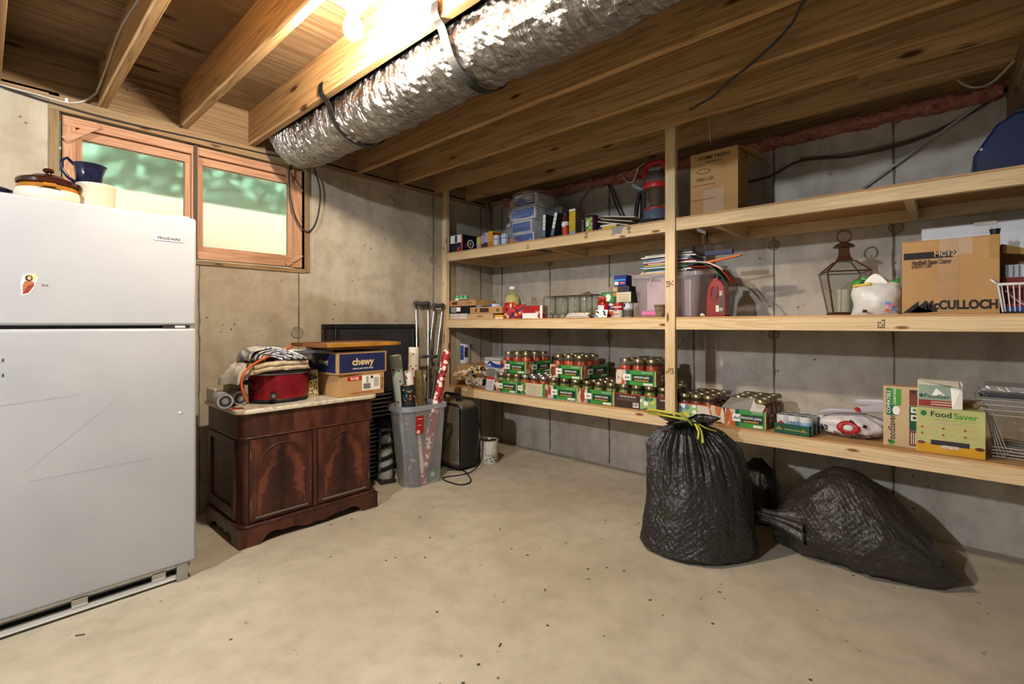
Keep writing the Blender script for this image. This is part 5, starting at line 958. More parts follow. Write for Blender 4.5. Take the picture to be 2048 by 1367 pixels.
# ---------------------------------------------------------------- middle shelf, right bay
P = onX(1688, 600, 3.16); o = thing('lantern', 'bronze and glass carriage lantern with a white candle', 'lantern', (3.16, P.y, Z), SH + .35); BRZ = M('#5c3a28', .45, .5, var=.2)
hb, ht_, zh = .062, .098, .235
bx(o, 'base', -hb - .008, -hb - .008, 0, hb + .008, hb + .008, .012, BRZ, .003)
for sx_ in (-1, 1):
    for sy_ in (-1, 1): MB().tube([(sx_ * hb, sy_ * hb, .01), (sx_ * ht_, sy_ * ht_, zh)], .0045, 6).build('corner_bar', BRZ, o); MB().tube([(sx_ * ht_, sy_ * ht_, zh), (sx_ * .04, sy_ * .04, zh + .06)], .0045, 6).build('roof_bar', BRZ, o)
GLP = clear('lantern_glass', '#f4f6f4', .05, .03)
for k_ in range(4):
    a = k_ * PI / 2; rot = Matrix.Rotation(a, 3, 'Z'); V = [rot @ Vector(q) for q in ((-hb, -hb, .012), (hb, -hb, .012), (ht_, -ht_, zh), (-ht_, -ht_, zh))]; MB().add(V, [(0, 1, 2, 3)]).build('glass_pane', GLP, o, solid=.002)
    V = [rot @ Vector(q) for q in ((-ht_, -ht_, zh), (ht_, -ht_, zh), (.04, -.04, zh + .06), (-.04, -.04, zh + .06))]; MB().add(V, [(0, 1, 2, 3)]).build('roof_pane', GLP, o, solid=.002)
    MB().tube([rot @ Vector((-ht_, -ht_, zh)), rot @ Vector((ht_, -ht_, zh))], .004, 6).build('top_rail', BRZ, o); MB().tube([rot @ Vector((-hb, -hb, .014)), rot @ Vector((hb, -hb, .014))], .004, 6).build('bottom_rail', BRZ, o)
MB().lathe([(.058, .295), (.05, .3), (.036, .32), (.03, .345), (.029, .372), (.03, .376)], n=4).build('chimney', BRZ, o).rotation_euler = (0, 0, PI / 4)
MB().lathe([(.05, .372), (.052, .374), (.04, .388), (.018, .398), (0, .4)], n=24).build('cap', BRZ, o, smooth=True)
MB().tube([(.033 * math.cos(a), 0, .432 + .033 * math.sin(a)) for a in [2 * PI * i / 28 for i in range(28)]], .005, 8, closed=True).build('hanging_ring', BRZ, o, smooth=2); MB().cyl((0, 0, .396), (0, 0, .42), .004, n=10).build('ring_stem', BRZ, o)
MB().lathe([(0, .013), (.036, .013), (.036, .14), (.03, .143), (0, .138)], n=24).build('candle', M('#d8cbb4', .6), o, smooth=True); bx(o, 'door_latch', -ht_ * .8, -ht_ * .84, .12, -ht_ * .76, -ht_ * .8, .135, BRZ)
o, w_, h = pouch('tissue_pack', 'white plastic wrapped pack with green and yellow top edge', 1702, 1800, 562, Z, 2.98, .14, M('#dcd9d6', .35, var=.06, scale=20, bump=.4), 'paper pack', 5, .04)
MB().grid(16, 4, lambda u, v: ((u - .5) * w_ * .98, .06 - .012 * math.sin(u * PI) + .02 * v, h * .93 + .02 * v + .012 * math.sin(u * 7))).build('green_top', M('#3f9a3a', .4), o, smooth=2, solid=.004)
MB().grid(10, 3, lambda u, v: (-.48 * w_ + .4 * w_ * u, .035 - .012 * u, h * .85 + .012 * v + .01 * u)).build('yellow_band', YELLOW, o, smooth=2, solid=.002)
MB().grid(8, 6, lambda u, v: (-.3 * w_ + .2 * w_ * u, .055, h * .92 + .045 * v - .02 * u)).build('green_flap', M('#4aa63e', .4), o, smooth=2, solid=.002); text(o, '8', (-w_ * .3, .045, h * 1.0), .035, INK, shear=.3)
MB().grid(10, 5, lambda u, v: (-.05 + .1 * u, .05, h * .95 + .05 * v * math.sin(u * PI))).build('white_tear', WHITEP, o, smooth=2, solid=.002)
for (x, z, m) in ((.05, .3, M('#6d86c8')), (.06, .22, M('#c86aa0')), (.05, .09, M('#c8543a')), (.075, .11, M('#4a6cb5')), (-.04, .07, INK)): MB().box(x - .009, .0085 + .0, h * z, x + .009, .0125, h * z + .014).build('printed_mark', m, o)
for ch in o.children:
    if ch.name.startswith('printed_mark'): ch.location.y = -.013
# steam cleaner carton
o, w_, h = sthing('cardboard_box', 'large taped steam cleaner carton with black maker lettering', 'cardboard box', 1804, 2000, 488, Z, 2.965); h = .345
ob = carton(o, w_, .22, h, CARD, False); panel(o, -w_ * .1, w_ * .1, 0, h, -.0002, M('#a98252', .35), 'tape'); panel(o, w_ * .4, w_ * .495, h * .7, h - .002, -.0002, M('#a07c3e', .35), 'tape')
MB().prism([(-w_ * .48, h * .84), (w_ * .1, h * .84), (w_ * .04, h * .75), (-w_ * .48, h * .75)], -.0012, -.0002, 'y').build('black_band', INK, o); text(o, 'MC1230', (-.0, -.0016, h * .8), .036, CARDL, sx=.8); text(o, 'Handheld Steam Cleaner', (-w_ * .18, -.0012, h * .7), .032, INK, fit=w_ * .42, bold=.02); text(o, 'QUANTITY: 1 UNIT', (-w_ * .285, -.0012, h * .645), .02, INK, fit=w_ * .22)
text(o, 'McCULLOCH', (w_ * .115, -.0012, h * .115), .055, INK, fit=w_ * .73, ext=.0009, bold=.04)
for i in range(3): MB().prism([(-w_ * .49 + i * .025, h * .02), (-w_ * .49 + .05 + i * .025 + .008, h * .02 + .055 - i * .0), (-w_ * .49 + .058 + i * .025, h * .02 + .03), (-w_ * .49 + .09 + i * .018, h * .02 + .004), (-w_ * .49 + .03 + i * .025, h * .02)], -.0012, -.0002, 'y').build('peak_logo', INK, o)
MB().box(-.03, -.0016, h * .78, .08, -.0006, h + .001).build('clear_tape', clear('tape_film2', '#ffffff', .15, .35, 1.15), o)
P = onX(1990, 485, 3.02); b = MB(); b2 = thing('brush_cup', 'small black brush cup on the steam cleaner carton', 'brush', (3.02, P.y, Z + h + .0005), SH); MB().lathe([(0, 0), (.014, 0), (.019, .03), (.016, .03), (.012, .004), (0, .004)], n=16).build('cup', BLACK, b2, smooth=True)
for x in (-.008, .006): MB().cyl((x, 0, .005), (x * 1.4, 0, .042), .002, n=6).build('bristle', M('#8fa398'), b2)
o, w_, h = sthing('foam_block', 'long white wrapped foam board behind the steam cleaner carton', 'foam board', 1843, 2090, 449, Z, 3.26); h = onX(1900, 452, 3.26).z - Z; w2 = .62
MB().box(-w_/2, 0, 0, w2, .1, h).build('foam_core', M('#cdd2dd', .4, var=.05), o, bevel=.008); MB().box(-w_/2 - .003, -.004, h - .05, w2, .105, h + .003).build('film_wrap', clear('wrap_film', '#ffffff', .12, .1, 1.5), o); MB().box(-.02, -.006, h - .012, .06, .05, h + .0045).build('tape', M('#b9b2a8', .3), o)
# open carton and wire basket at the right end
o, w_, h = sthing('cardboard_box', 'open carton with a raised flap at the right end of middle shelf', 'cardboard box', 2004, 2110, 520, Z, 3.05); bx(o, 'carton_body', -w_/2, 0, 0, w_/2, .18, .16, M('#8a2a22', .6)); MB().box(-w_/2 + .01, -.002, .16, w_/2, .17, .215).build('white_crate', M('#c9cad0', .5), o)
for i in range(12): MB().box(-w_/2 + .015 + i * .018, -.004, .162, -w_/2 + .02 + i * .018, -.001, .213).build('crate_rib', GREY, o)
MB().hexa([(-w_/2, .0, .27), (w_/2, -.03, .24), (w_/2, .12, .24), (-w_/2, .12, .29), (-w_/2, .0, .31), (w_/2, -.03, .25), (w_/2, .12, .25), (-w_/2, .12, .315)]).build('raised_flap', CARDD, o); MB().tube(smoothpts([(.0, -.003, .12), (.005, -.02, .1), (.03, -.02, .1), (.035, -.003, .12)]), .004, 6).build('handle', WHITEP, o, smooth=2); MB().box(-w_/2, .15, .215, w_/2, .18, .29).build('carton_back', CARDD, o)
o, w_, h = sthing('wire_basket', 'white wire basket with papers at the right end of middle shelf', 'basket', 1996, 2110, 562, Z, 2.95); h = .125; WW = M('#d4d4d6', .4)
q = w_/2; b = MB(); bq = .8
b.tube([(-q, 0, h), (q, 0, h)], .006, 8); b.build('rim_wire', WW, o, smooth=2); MB().tube([(-q, 0, h), (-q - .02, .0, h + .02), (-q - .02, .06, h + .02)], .005, 8).build('corner_handle', WW, o, smooth=2)
for i in range(9): x = -q + .01 + i * (2 * q - .02) / 8; MB().tube([(x, 0, h), (x * bq, .02, .006), (x * bq, .09, .006)], .0025, 6).build('basket_wire', WW, o)
for s in (-1, 1): MB().tube([(s * q, 0, h), (s * q * bq, .02, .006)], .004, 6).build('corner_wire', WW, o)
MB().tube([(-q * bq, .02, .005), (q * bq, .02, .005)], .004, 6).build('base_wire', DARK, o); MB().box(-q * bq + .01, .03, .008, q * bq, .085, .03).build('blue_booklet', BLUE, o); MB().grid(10, 6, lambda u, v: (-q * .7 + u * q * 1.5, .03 + .05 * v, .1 - .07 * math.sin(u * 2.6) * (1 - v * .3))).build('pink_sheet', M('#d9b8b0', .7), o, smooth=2, solid=.003); MB().box(-q * bq + .01, .035, .031, q * bq, .085, .04).build('red_booklet', RED, o)
# ================================================================ bottom shelf: canning jars in trays
Z = ZB
LIDG = M('#9c8c6c', .32, .8, var=.15); LIDS = M('#c2c0ba', .28, .9)
JGL = clear('canning_glass', '#f8faf6', .03, .02, 1.5, body='#e4e6de', edge=.5)
def food(name, stops, scale, rough=.25):
    t = NT(name); v = t.coord(); q = t.n('ShaderNodeTexVoronoi'); t.l(t.coord((1, 1, .55)), q.inputs['Vector']); q.inputs['Scale'].default_value = scale
    sp = t.n('ShaderNodeSeparateColor'); t.l(q.outputs['Color'], sp.inputs[0]); f = t.math('ADD', t.math('MULTIPLY', sp.outputs[0], .6), t.math('MULTIPLY', t.noise(v, scale * 2, 3), .4)); t.set(t.ramp(f, stops), rough); return t.mat
TOM = food('tomato', [(.2, '#7d1d0c'), (.45, '#b53a16'), (.65, '#c9501f'), (.85, '#d98a4a')], 45)
SAL = food('brown_sauce', [(.2, '#4a1e0c'), (.5, '#6e2f12'), (.85, '#8d4a1e')], 60)
PIC = food('green_beans', [(.2, '#3a3f10'), (.45, '#6c7420'), (.65, '#98a03a'), (.85, '#b5b060')], 60)
def jar_proto(r, h, cont, lid):
    g = [(r * .86, 0), (r * .97, .004), (r, .012), (r, h * .66), (r * .95, h * .74), (r * .84, h * .81), (r * .78, h * .85), (r * .78, h * .9)]
    c_ = [(0, .006), (r * .86, .006), (r * .93, .014), (r * .93, h * .64), (r * .85, h * .73), (0, h * .735)]
    l = [(r * .8, h * .87), (r * .83, h * .872), (r * .83, h * .985), (r * .79, h), (0, h)]
    def mk(p, n=20): b = MB().lathe(p, n=n); o = b.build('tmp', BLACK, smooth=True); me = o.data; bpy.data.objects.remove(o); return me
    a, b, d = mk(g), mk(c_), mk(l, 24)
    for me, m in ((a, JGL), (b, cont), (d, lid)): me.materials.clear(); me.materials.append(m)
    return a, b, d
PRO = {}
def jar(kind, label, loc, group):
    r, h, m, ld = {'tom': (.0465, .172, TOM, LIDG), 'tomp': (.043, .15, TOM, LIDS), 'pic': (.043, .15, PIC, LIDG), 'sal': (.043, .15, SAL, LIDG), 'tomr': (.044, .158, TOM, LIDG)}[kind]
    if kind not in PRO: PRO[kind] = jar_proto(r, h, m, ld)
    o = thing('canning_jar', label, 'jar', loc, R.uniform(0, 6), group)
    for nm, me in zip(('glass', 'contents', 'lid'), PRO[kind]): q = bpy.data.objects.new(nm, me); C.objects.link(q); q.parent = o
    return o
PHO = spots('jar_photo', '#c9b7a0', ['#b5521f', '#8d3a1a', '#d8c9b4', '#c26a2c', '#5c3a22'], 30, .6, stretch=(1, 1, .5)); GRN = M('#3d8f3a', .5, var=.15, scale=8); DGR = M('#0f2f2a', .5); TEAL = M('#0d5a4c', .5)
def jarface(o, x0, x1, h, y, side=False, X=0):
    W = x1 - x0; P_ = (lambda a, b, z0, z1, m, k, nm='label_panel': panel(o, x0 + a * W, x0 + b * W, z0 * h, z1 * h, y - .0006 * k, m, nm)) if not side else (lambda a, b, z0, z1, m, k, nm='label_panel': spanel(o, x0 + a * W, x0 + b * W, z0 * h, z1 * h, X + .0006 * k, m, nm))
    P_(.0, .26, .02, .98, PHO, 0, 'photo_print'); P_(.26, .36, 0, 1, TEAL, 0); P_(.36, .97 if not side else 1, 0, 1, GRN, 0); P_(.19, .38, .3, .72, WHITEP, 1, 'white_emblem'); P_(.42, .93, .26, .72, DGR, 1); P_(.47, .82, .3, .38, M('#c98a2a'), 2, 'orange_bar'); P_(.66, .92, .82, .93, M('#8fa58a'), 1); P_(.7, .92, .04, .18, PAPER, 1)
    if not side:
        text(o, 'Ball', (x0 + .285 * W, y - .0014, h * .5), h * .24, INK, shear=.35); text(o, 'MASON JARS', (x0 + .655 * W, y - .0014, h * .54), h * .2, WHITEP, sx=.95)
    else:
        text(o, 'Ball', (X + .0016, x0 + .285 * W, h * .5), h * .24, INK, RT, shear=.35); text(o, 'MASON JARS', (X + .0016, x0 + .655 * W, h * .54), h * .2, WHITEP, RT, sx=.8)
ORD = ['first', 'second', 'third', 'fourth', 'fifth', 'sixth']
def jtray(label, jlabel, yl, yr, z, X, d, h, kind, nx, ny, mode='green', skip=(), top=False):
    w_ = yl - yr; o = thing('jar_tray', label, 'jar carton', (X, (yl + yr) / 2, z), SH, 'canning jar cartons'); otray(o, w_, d, h, CARDL if mode != 'brown' else M('#3a2620', .6), .003)
    if mode == 'green': jarface(o, -w_/2, w_/2, h, 0); jarface(o, .003, d, h, 0, True, w_/2)
    elif mode == 'recipe':
        panel(o, -w_/2, -w_ * .38, 0, h, 0, TEAL); panel(o, -w_ * .38, -w_ * .18, 0, h, 0, spots('garden_print', '#3d7a3a', ['#c9a23a', '#8fae3c', '#e0d8b8', '#2a5a30'], 40, .5)); panel(o, -w_ * .18, w_ * .42, .004, h - .002, 0, M('#cdbfa2')); panel(o, w_ * .42, w_/2, 0, h, 0, GREEN); panel(o, -w_ * .47, -w_ * .3, h * .3, h * .7, -.0008, WHITEP, 'white_emblem'); text(o, 'Ball', (-w_ * .385, -.0016, h * .5), h * .2, INK, shear=.35)
        for j in range(5): panel(o, -w_ * .12, w_ * .34, h * (.2 + .14 * j), h * (.22 + .14 * j), -.001, GREY, 'print_line')
    elif mode == 'brown':
        panel(o, -w_/2, w_/2, h - .005, h, 0, RED, 'red_edge'); panel(o, .0, w_ * .3, .004, h - .006, 0, spots('lemonade_print', '#8fae6a', ['#e6e4d8', '#2f6b4a', '#c9c34a', '#5c7a9a'], 28, .5)); text(o, 'ICED LEAF SUN TEA KIT', (-w_ * .24, -.001, h * .8), h * .16, PAPER, sx=.75); text(o, 'COLLAGE', (w_ * .42, -.001, h * .8), h * .16, PAPER, sx=.6); panel(o, -w_ * .14, -w_ * .03, .008, h * .42, 0, PAPER, 'barcode_patch')
        for j in range(8): panel(o, -w_ * .13 + j * .0042, -w_ * .13 + j * .0042 + .002, .016, h * .38, -.0008, INK, 'barcode_bar')
        for j in range(3): panel(o, -w_ * .45, -w_ * .06, h * (.52 + .07 * j), h * (.535 + .07 * j), -.0008, M('#8d7a70'), 'print_line')
    elif mode == 'rededge':
        panel(o, -w_/2, w_/2, h - .005, h, 0, RED, 'red_edge'); panel(o, -w_/2, w_ * .1, 0, h - .006, 0, spots('lemonade_print2', '#8fae6a', ['#e6e4d8', '#2f6b4a', '#c9c34a', '#5c7a9a'], 28, .5)); panel(o, w_ * .1, w_/2, 0, h - .006, 0, M('#cfc6b6')); spanel(o, 0, d, 0, h, w_/2, M('#b9ad9c'), 'side_print')
    for i in range(nx):
        for j in range(ny):
            if (i, j) in skip: continue
            xx = -w_/2 + w_ * (i + .5) / nx; yy = .004 + (d - .008) * (j + .5) / ny
            kd = kind(i, j) if callable(kind) else kind
            jar(kd, '%s, %s row, %s from left' % (jlabel, ('front', 'second', 'third', 'back')[j], ORD[i]), (X + yy, (yl + yr) / 2 - xx, z + .0035), 'canning jars')
    return o
XF = 2.945; ys = [onX(p, 600, XF).y for p in (988, 1034, 1090, 1156, 1229, 1329)]
jtray('green jar carton standing first from the crumpled paper, bottom layer', 'pickle jar in carton by crumpled paper', ys[0] - .002, ys[1] + .002, Z, XF, .38, .098, 'pic', 3, 4)
jtray('jar carton with cream recipe panel in the bottom layer', 'tomato jar in the recipe panel carton', ys[1] - .002, ys[2] + .002, Z, XF, .38, .098, 'tomp', 3, 4, 'recipe')
jtray('green jar carton below the middle stacked carton', 'pickle jar in carton below middle stack', ys[2] - .002, ys[3] + .002, Z, XF, .38, .098, 'pic', 3, 4)
jtray('green jar carton right beside the brown tea carton', 'pickle jar in the carton beside the brown one', ys[3] - .002, ys[4] + .002, Z, XF, .38, .098, 'pic', 3, 4)
jtray('dark brown carton with red edge left of the middle post', 'pickle jar in the dark brown carton', ys[4] - .002, ys[5] - .02, Z, XF, .38, .095, lambda i, j: 'sal' if i == 3 else 'pic', 4, 4, 'brown')
ZU = Z + .155
u = [(onX(1000, 600, 3.03).y, onX(1052, 600, 3.03).y), (onX(1100, 600, 3.0).y, onX(1164, 600, 3.0).y), (onX(1232, 600, 2.975).y, onX(1312, 600, 2.975).y)]
jtray('upper green jar carton nearest the crumpled paper', 'tomato jar in upper carton nearest the paper', u[0][0], u[0][1], ZU, 3.03, .36, .1, 'tom', 3, 3)
jtray('middle upper green jar carton stacked on pickle jars', 'tomato jar in the middle upper carton', u[1][0], u[1][1], ZU, 3.0, .38, .1, 'tom', 3, 4, skip=((2, 3),))
jtray('upper green jar carton beside the middle post', 'tomato jar in the upper carton beside the post', u[2][0], u[2][1], ZU, 2.975, .38, .1, 'tom', 3, 4)
# blue paint-stick row under the cartons
o = thing('blue_strip', 'white strip printed with blue blocks under the jar cartons', 'strip', (2.9405, (onX(975, 600, XF).y + onX(1165, 600, XF).y) / 2, Z), SH); L = onX(975, 600, XF).y - onX(1165, 600, XF).y
bx(o, 'paper_strip', -L/2, -.03, 0, L/2, -.002, .0012, M('#d5cfc0'))
for i in range(24): bx(o, 'blue_block', -L/2 + .01 + i * L / 25, -.0304, .0002, -L/2 + .01 + i * L / 25 + L / 25 * R.uniform(.35, .8), -.012, .0016, BLUE)
# things at the left end of the bottom shelf
o, w_, h = sthing('wood_block', 'plain brown box under the blue paint can', 'box', 908, 942, 728, Z, 3.1); carton(o, .26, .3, h, CARD, False); zb = h
P = onX(921, 700, 3.18); o = paintcan('paint_can', 'blue and white paint can standing on the brown box', (3.2, P.y, Z + zb + .001), .083, .19, M('#d3d6da', .4), None, True, rz=SH)
MB().grid(16, 4, lambda u_, v: (.0838 * math.cos(-PI * .55 + u_ * PI * .38), .0838 * math.sin(-PI * .55 + u_ * PI * .38), .035 + .14 * v)).build('blue_label', M('#1c357e', .4), o, smooth=True); MB().grid(8, 4, lambda u_, v: (.0838 * math.cos(-PI * .14 + u_ * .5), .0838 * math.sin(-PI * .14 + u_ * .5), .06 + .1 * v)).build('side_label', DARK, o, smooth=True); MB().grid(6, 4, lambda u_, v: (.0845 * math.cos(-PI * .56 + u_ * .45), .0845 * math.sin(-PI * .56 + u_ * .45), .035 + .07 * v)).build('white_patch', M('#b9bfc9'), o, smooth=True)
def crumple(name, label, loc, p, q, r, m, seed, rings=14, n=22, cat='paper'):
    o = thing(name, label, cat, loc, 0); p, q = Vector(p), Vector(q); dd = (q - p); L = dd.length; dd.normalize(); a = dd.cross(Vector((0, 0, 1))).normalized(); e = a.cross(dd)
    def f(u, v):
        t = 2 * PI * u; rr_ = r * (1 + .28 * mnoise.noise(Vector((math.cos(t) * 2 + seed, math.sin(t) * 2, v * 5))) + .12 * math.sin(5 * t + seed)); return p + dd * (L * v) + (a * math.cos(t) + e * math.sin(t)) * rr_
    MB().grid(n, rings, f, wrapu=True).build('paper_sheet', m, o, smooth=False, solid=.0015); return o
NEWS = spots('newsprint', '#b9ada0', ['#5c544e', '#8a7f76', '#c9a08a', '#3d3a3a', '#c9bfae'], 40, .42); GFT = spots('giftpaper', '#c9b28f', ['#a86a4a', '#e0cdb5', '#8a5a3e', '#d59a3a'], 34, .45)
P = onX(925, 752, 2.97); crumple('crumpled_paper', 'rolled crumpled tan patterned paper in front of the paint can', P, (-.02, .07, .0), (.03, -.12, .03), .042, GFT, 1)
P = onX(952, 740, 2.98); crumple('crumpled_paper', 'crumpled orange and white wrapping paper beside the grey flyer', P, (0, .06, -.01), (.0, -.09, .01), .036, spots('orangepaper', '#d9cdb9', ['#d99a2a', '#2a2a2a', '#e6dccb', '#b9742a'], 26, .45), 5)
P = onX(950, 765, 2.95); crumple('crumpled_paper', 'grey crumpled newspaper on the edge of bottom shelf', (2.985, P.y, Z + .05), (0, .12, -.004), (.0, -.1, .0), .042, NEWS, 9)
o = thing('newspaper_pile', 'folded white papers stacked behind the crumpled paper', 'paper', (3.15, onX(985, 600, 3.15).y, Z), SH)
zz = 0
for i in range(9):
    hh = R.uniform(.018, .034); m = [M('#b9b5b8', .7), M('#cfcbd0', .7), M('#8f93a5', .6), M('#d8d5d2', .7)][i % 4]; MB().box(-.11 + R.uniform(-.01, .01), R.uniform(-.01, .01), zz, .1 + R.uniform(-.01, .01), .24, zz + hh).build('folded_sheet', m, o, bevel=.008); zz += hh
    if zz > .235: break
P = onX(985, 750, 2.975); o = thing('flyer', 'grey and red flyer standing before the jar cartons', 'flyer', (2.955, P.y + .005, Z), SH); o.rotation_euler = (Matrix.Rotation(SH, 3, 'Z') @ Matrix.Rotation(-.12, 3, 'X')).to_euler(); bx(o, 'sheet', -.045, -.012, 0, .045, -.01, .185, M('#cfc9c6', .6)); bx(o, 'grey_half', -.045, -.0128, .1, .045, -.012, .185, M('#6f6a66', .6)); bx(o, 'red_band', -.045, -.0134, .092, .045, -.0126, .112, RED)
for j in range(6): bx(o, 'print_line', -.036, -.0128, .012 + j * .012, .03, -.012, .016 + j * .012, GREY)
o = thing('blue_flyer', 'blue folded flyer sticking up behind the grey flyer', 'flyer', (3.0, onX(985, 600, 3.0).y, Z + .19), SH); MB().grid(10, 4, lambda u_, v: (-.06 + .17 * u_, .03 * v, .035 - .02 * u_ - .02 * math.sin(u_ * 3) + .02 * v)).build('folded_sheet', M('#1f3f97', .4), o, smooth=2, solid=.003); MB().box(-.04, -.001, .02, -.025, .002, .032).build('white_mark', WHITEP, o)
# ---------------------------------------------------------------- bottom shelf, right bay
Z = ZBR
a, b_ = onX(1352, 600, 2.96).y, onX(1424, 600, 2.96).y
jtray('red edged carton of brown jars just right of the post', 'brown sauce jar in the red edged carton', a - .0, b_, Z, 2.965, .4, .1, 'sal', 3, 4, 'rededge')
a, b_ = onX(1450, 600, 2.955).y, onX(1532, 600, 2.955).y
o = jtray('green jar carton with bent grey flap behind the tied bag', 'tomato jar in carton with bent flap', a, b_, Z, 2.955, .4, .1, 'tomr', 3, 4, skip=((0, 0), (1, 0)))
w_ = a - b_; FLP = M('#8c8880', .8)
MB().add([(-w_/2 - .02, -.002, .1), (w_ * .12, -.002, .1), (w_ * .16, .05, .165), (-w_/2 + .0, .1, .15)], [(0, 1, 2, 3)]).build('bent_flap', FLP, o, solid=.004); MB().add([(w_ * .12, -.004, .096), (w_ * .42, -.006, .095), (w_ * .46, .03, .128), (w_ * .16, .05, .165)], [(0, 1, 2, 3)]).build('corrugated_flap', M('#cfcac0', .8), o, solid=.004)
MB().add([(-w_/2 - .07, -.012, .02), (-w_/2, -.004, .004), (-w_/2 - .005, -.002, .1), (-w_/2 - .1, -.01, .11)], [(0, 1, 2, 3)]).build('torn_side_panel', PHO, o, solid=.003)
# green can tray
a, b_ = onX(1548, 600, 2.93), onX(1620, 600, 2.93); o = thing('can_tray', 'dark green cardboard tray of small cans at shelf edge', 'can tray', (2.925, (a.y + b_.y) / 2, Z), SH - .12); w_ = a.y - b_.y; otray(o, w_, .16, .055, DGREEN)
for x in (-w_ * .36, w_ * .34): MB().prism([(x - .02, .02), (x, .036), (x + .02, .02)], -.0012, -.0004, 'y').build('gold_print', M('#a58a3a'), o)
panel(o, -w_ * .2, w_ * .24, .022, .028, -.0002, M('#8a9a4a'), 'gold_print')
CL = ['red and white labelled can at the left front of the green tray', 'white can with blue label in the middle of the green tray', 'white can with blue label at the right front of the green tray', 'rear left can in the green tray', 'rear middle can in the green tray', 'rear right can in the green tray']
for i in range(6):
    x, y = -w_/2 + w_ * (i % 3 + .5) / 3, .045 + .07 * (i // 3); v = Matrix.Rotation(SH - .12, 3, 'Z') @ Vector((x, y, 0))
    q = can('soup_can', CL[i], (2.925 + v.x, o.location.y + v.y, Z + .0035), .031, .095, M('#cfd3cf', .4), 'cans in the green tray', ((.05, .5, M('#4d7a3a')),) if i == 0 else ((.1, .7, M('#8fa9cf')),))
    if i == 0:
        q.rotation_euler.z -= .1; MB().prism([(-.02, .045), (0, .066), (.02, .045)], -.0335, -.031, 'y').build('red_peak', RED, q); MB().box(-.022, -.034, .028, .022, -.031, .046).build('red_band', RED, q); text(q, 'Cubana', (0, -.0345, .036), .015, WHITEP)
    elif i == 1:
        for j in range(6): MB().box(-.012 + (j % 2) * .012, -.0328, .03 + (j // 2) * .013, -.004 + (j % 2) * .012, -.031, .038 + (j // 2) * .013).build('printed_mark', M('#3d6a5a'), q)
    elif i == 2: MB().box(-.018, -.0325, .02, .018, -.031, .05).build('blue_patch', M('#a9c0e0'), q)
P = onX(1592, 600, 3.12); can('soup_can', 'small red can standing alone behind the green tray', (3.12, P.y, Z), .032, .085, M('#8d2228', .4), None, ((.3, .75, M('#a9b2a9')),), DARK)
# grocery bag
P = onX(1700, 600, 3.05); o = thing('grocery_bag', 'tied white grocery bag with a red round logo', 'plastic bag', (3.08, P.y, Z), SH + .05)
t = NT('grocery_film'); v = t.coord(rnd=False); t.set(t.ramp(t.noise(v, 9, 5, .6, .8), [(.25, '#a98a88'), (.4, '#d9d2d4'), (.6, '#c9c3c9'), (.8, '#d5c49a')]), .32); t.bump(t.noise(v, 22, 4, .6, 1), .5, .01)
def gb(u_, v):
    a = 2 * PI * u_; prof = math.sin(PI * min(1, v * .92 + .1)) ** .55 * (1 - .5 * v ** 3); n = 1 + .16 * mnoise.noise(Vector((math.cos(a) * 2, math.sin(a) * 2, v * 4))) + .05 * math.sin(11 * a + 6 * v)
    return (.17 * prof * n * math.cos(a), .1 * prof * n * math.sin(a) + .02, .002 + .145 * v)
MB().grid(60, 20, gb, wrapu=True).build('bag_body', t.mat, o, smooth=2)
WPL = clear('white_film', '#ffffff', .75, .2, 1.4, body='#e6e4e8')
MB().tube(smoothpts([(-.14, -.03, .115), (-.09, -.05, .138), (0, -.05, .145), (.04, -.045, .148)]), [.006] + [.012] * 17 + [.01], 8).build('rolled_edge', WPL, o, smooth=2); MB().lathe([(0, -.014), (.014, -.006), (.016, .004), (.008, .014), (0, .016)], o=(.03, -.045, .15), n=10).build('knot', M('#b5302c', .5), o, smooth=True)
MB().grid(20, 4, lambda u_, v: (.03 + .17 * math.sin(u_ * PI) * 1.0 - .02 * u_, -.045 + .05 * u_, .152 + .055 * math.sin(u_ * PI * .5) * (1 - .35 * u_) + .028 * (v - .5) * (1 + math.sin(u_ * PI)))).build('handle_loop', WPL, o, smooth=2, solid=.002)
MB().grid(14, 3, lambda u_, v: (.05 + .13 * u_, -.03 + .02 * v, .148 + .02 * u_ + .03 * (v - .5))).build('handle_end', WPL, o, smooth=2, solid=.002)
def onbag(x, z, off=.004):   # front surface of the bag at local x,z
    vv = max(0, min(1, z / .145)); prof = math.sin(PI * min(1, vv * .92 + .1)) ** .55 * (1 - .5 * vv ** 3); k = max(0, 1 - (x / (.17 * prof)) ** 2); return .02 - .1 * prof * math.sqrt(k) * 1.06 - off
def onb(name, f, nu, nv, m): MB().grid(nu, nv, lambda u_, v: (lambda q: (q[0], onbag(q[0], q[1]), q[1]))(f(u_, v))).build(name, m, o, smooth=2, solid=.001)
onb('red_ring', lambda u_, v: (-.005 + (.022 + .022 * v) * 1.15 * math.cos(u_ * 2 * PI), .06 + (.018 + .016 * v) * math.sin(u_ * 2 * PI)), 32, 3, M('#bb2a26', .45)); onb('logo_center', lambda u_, v: (-.005 + .022 * v * math.cos(u_ * 2 * PI), .06 + .016 * v * math.sin(u_ * 2 * PI)), 20, 3, M('#ddd8da', .45))
for i in range(7): a = PI * (.95 + i * .16); onb('logo_letter', lambda u_, v, a=a: (-.005 + (.028 + .012 * v) * 1.15 * math.cos(a + u_ * .18), .06 + (.022 + .008 * v) * math.sin(a + u_ * .18)), 3, 3, WHITEP) if i < 0 else None
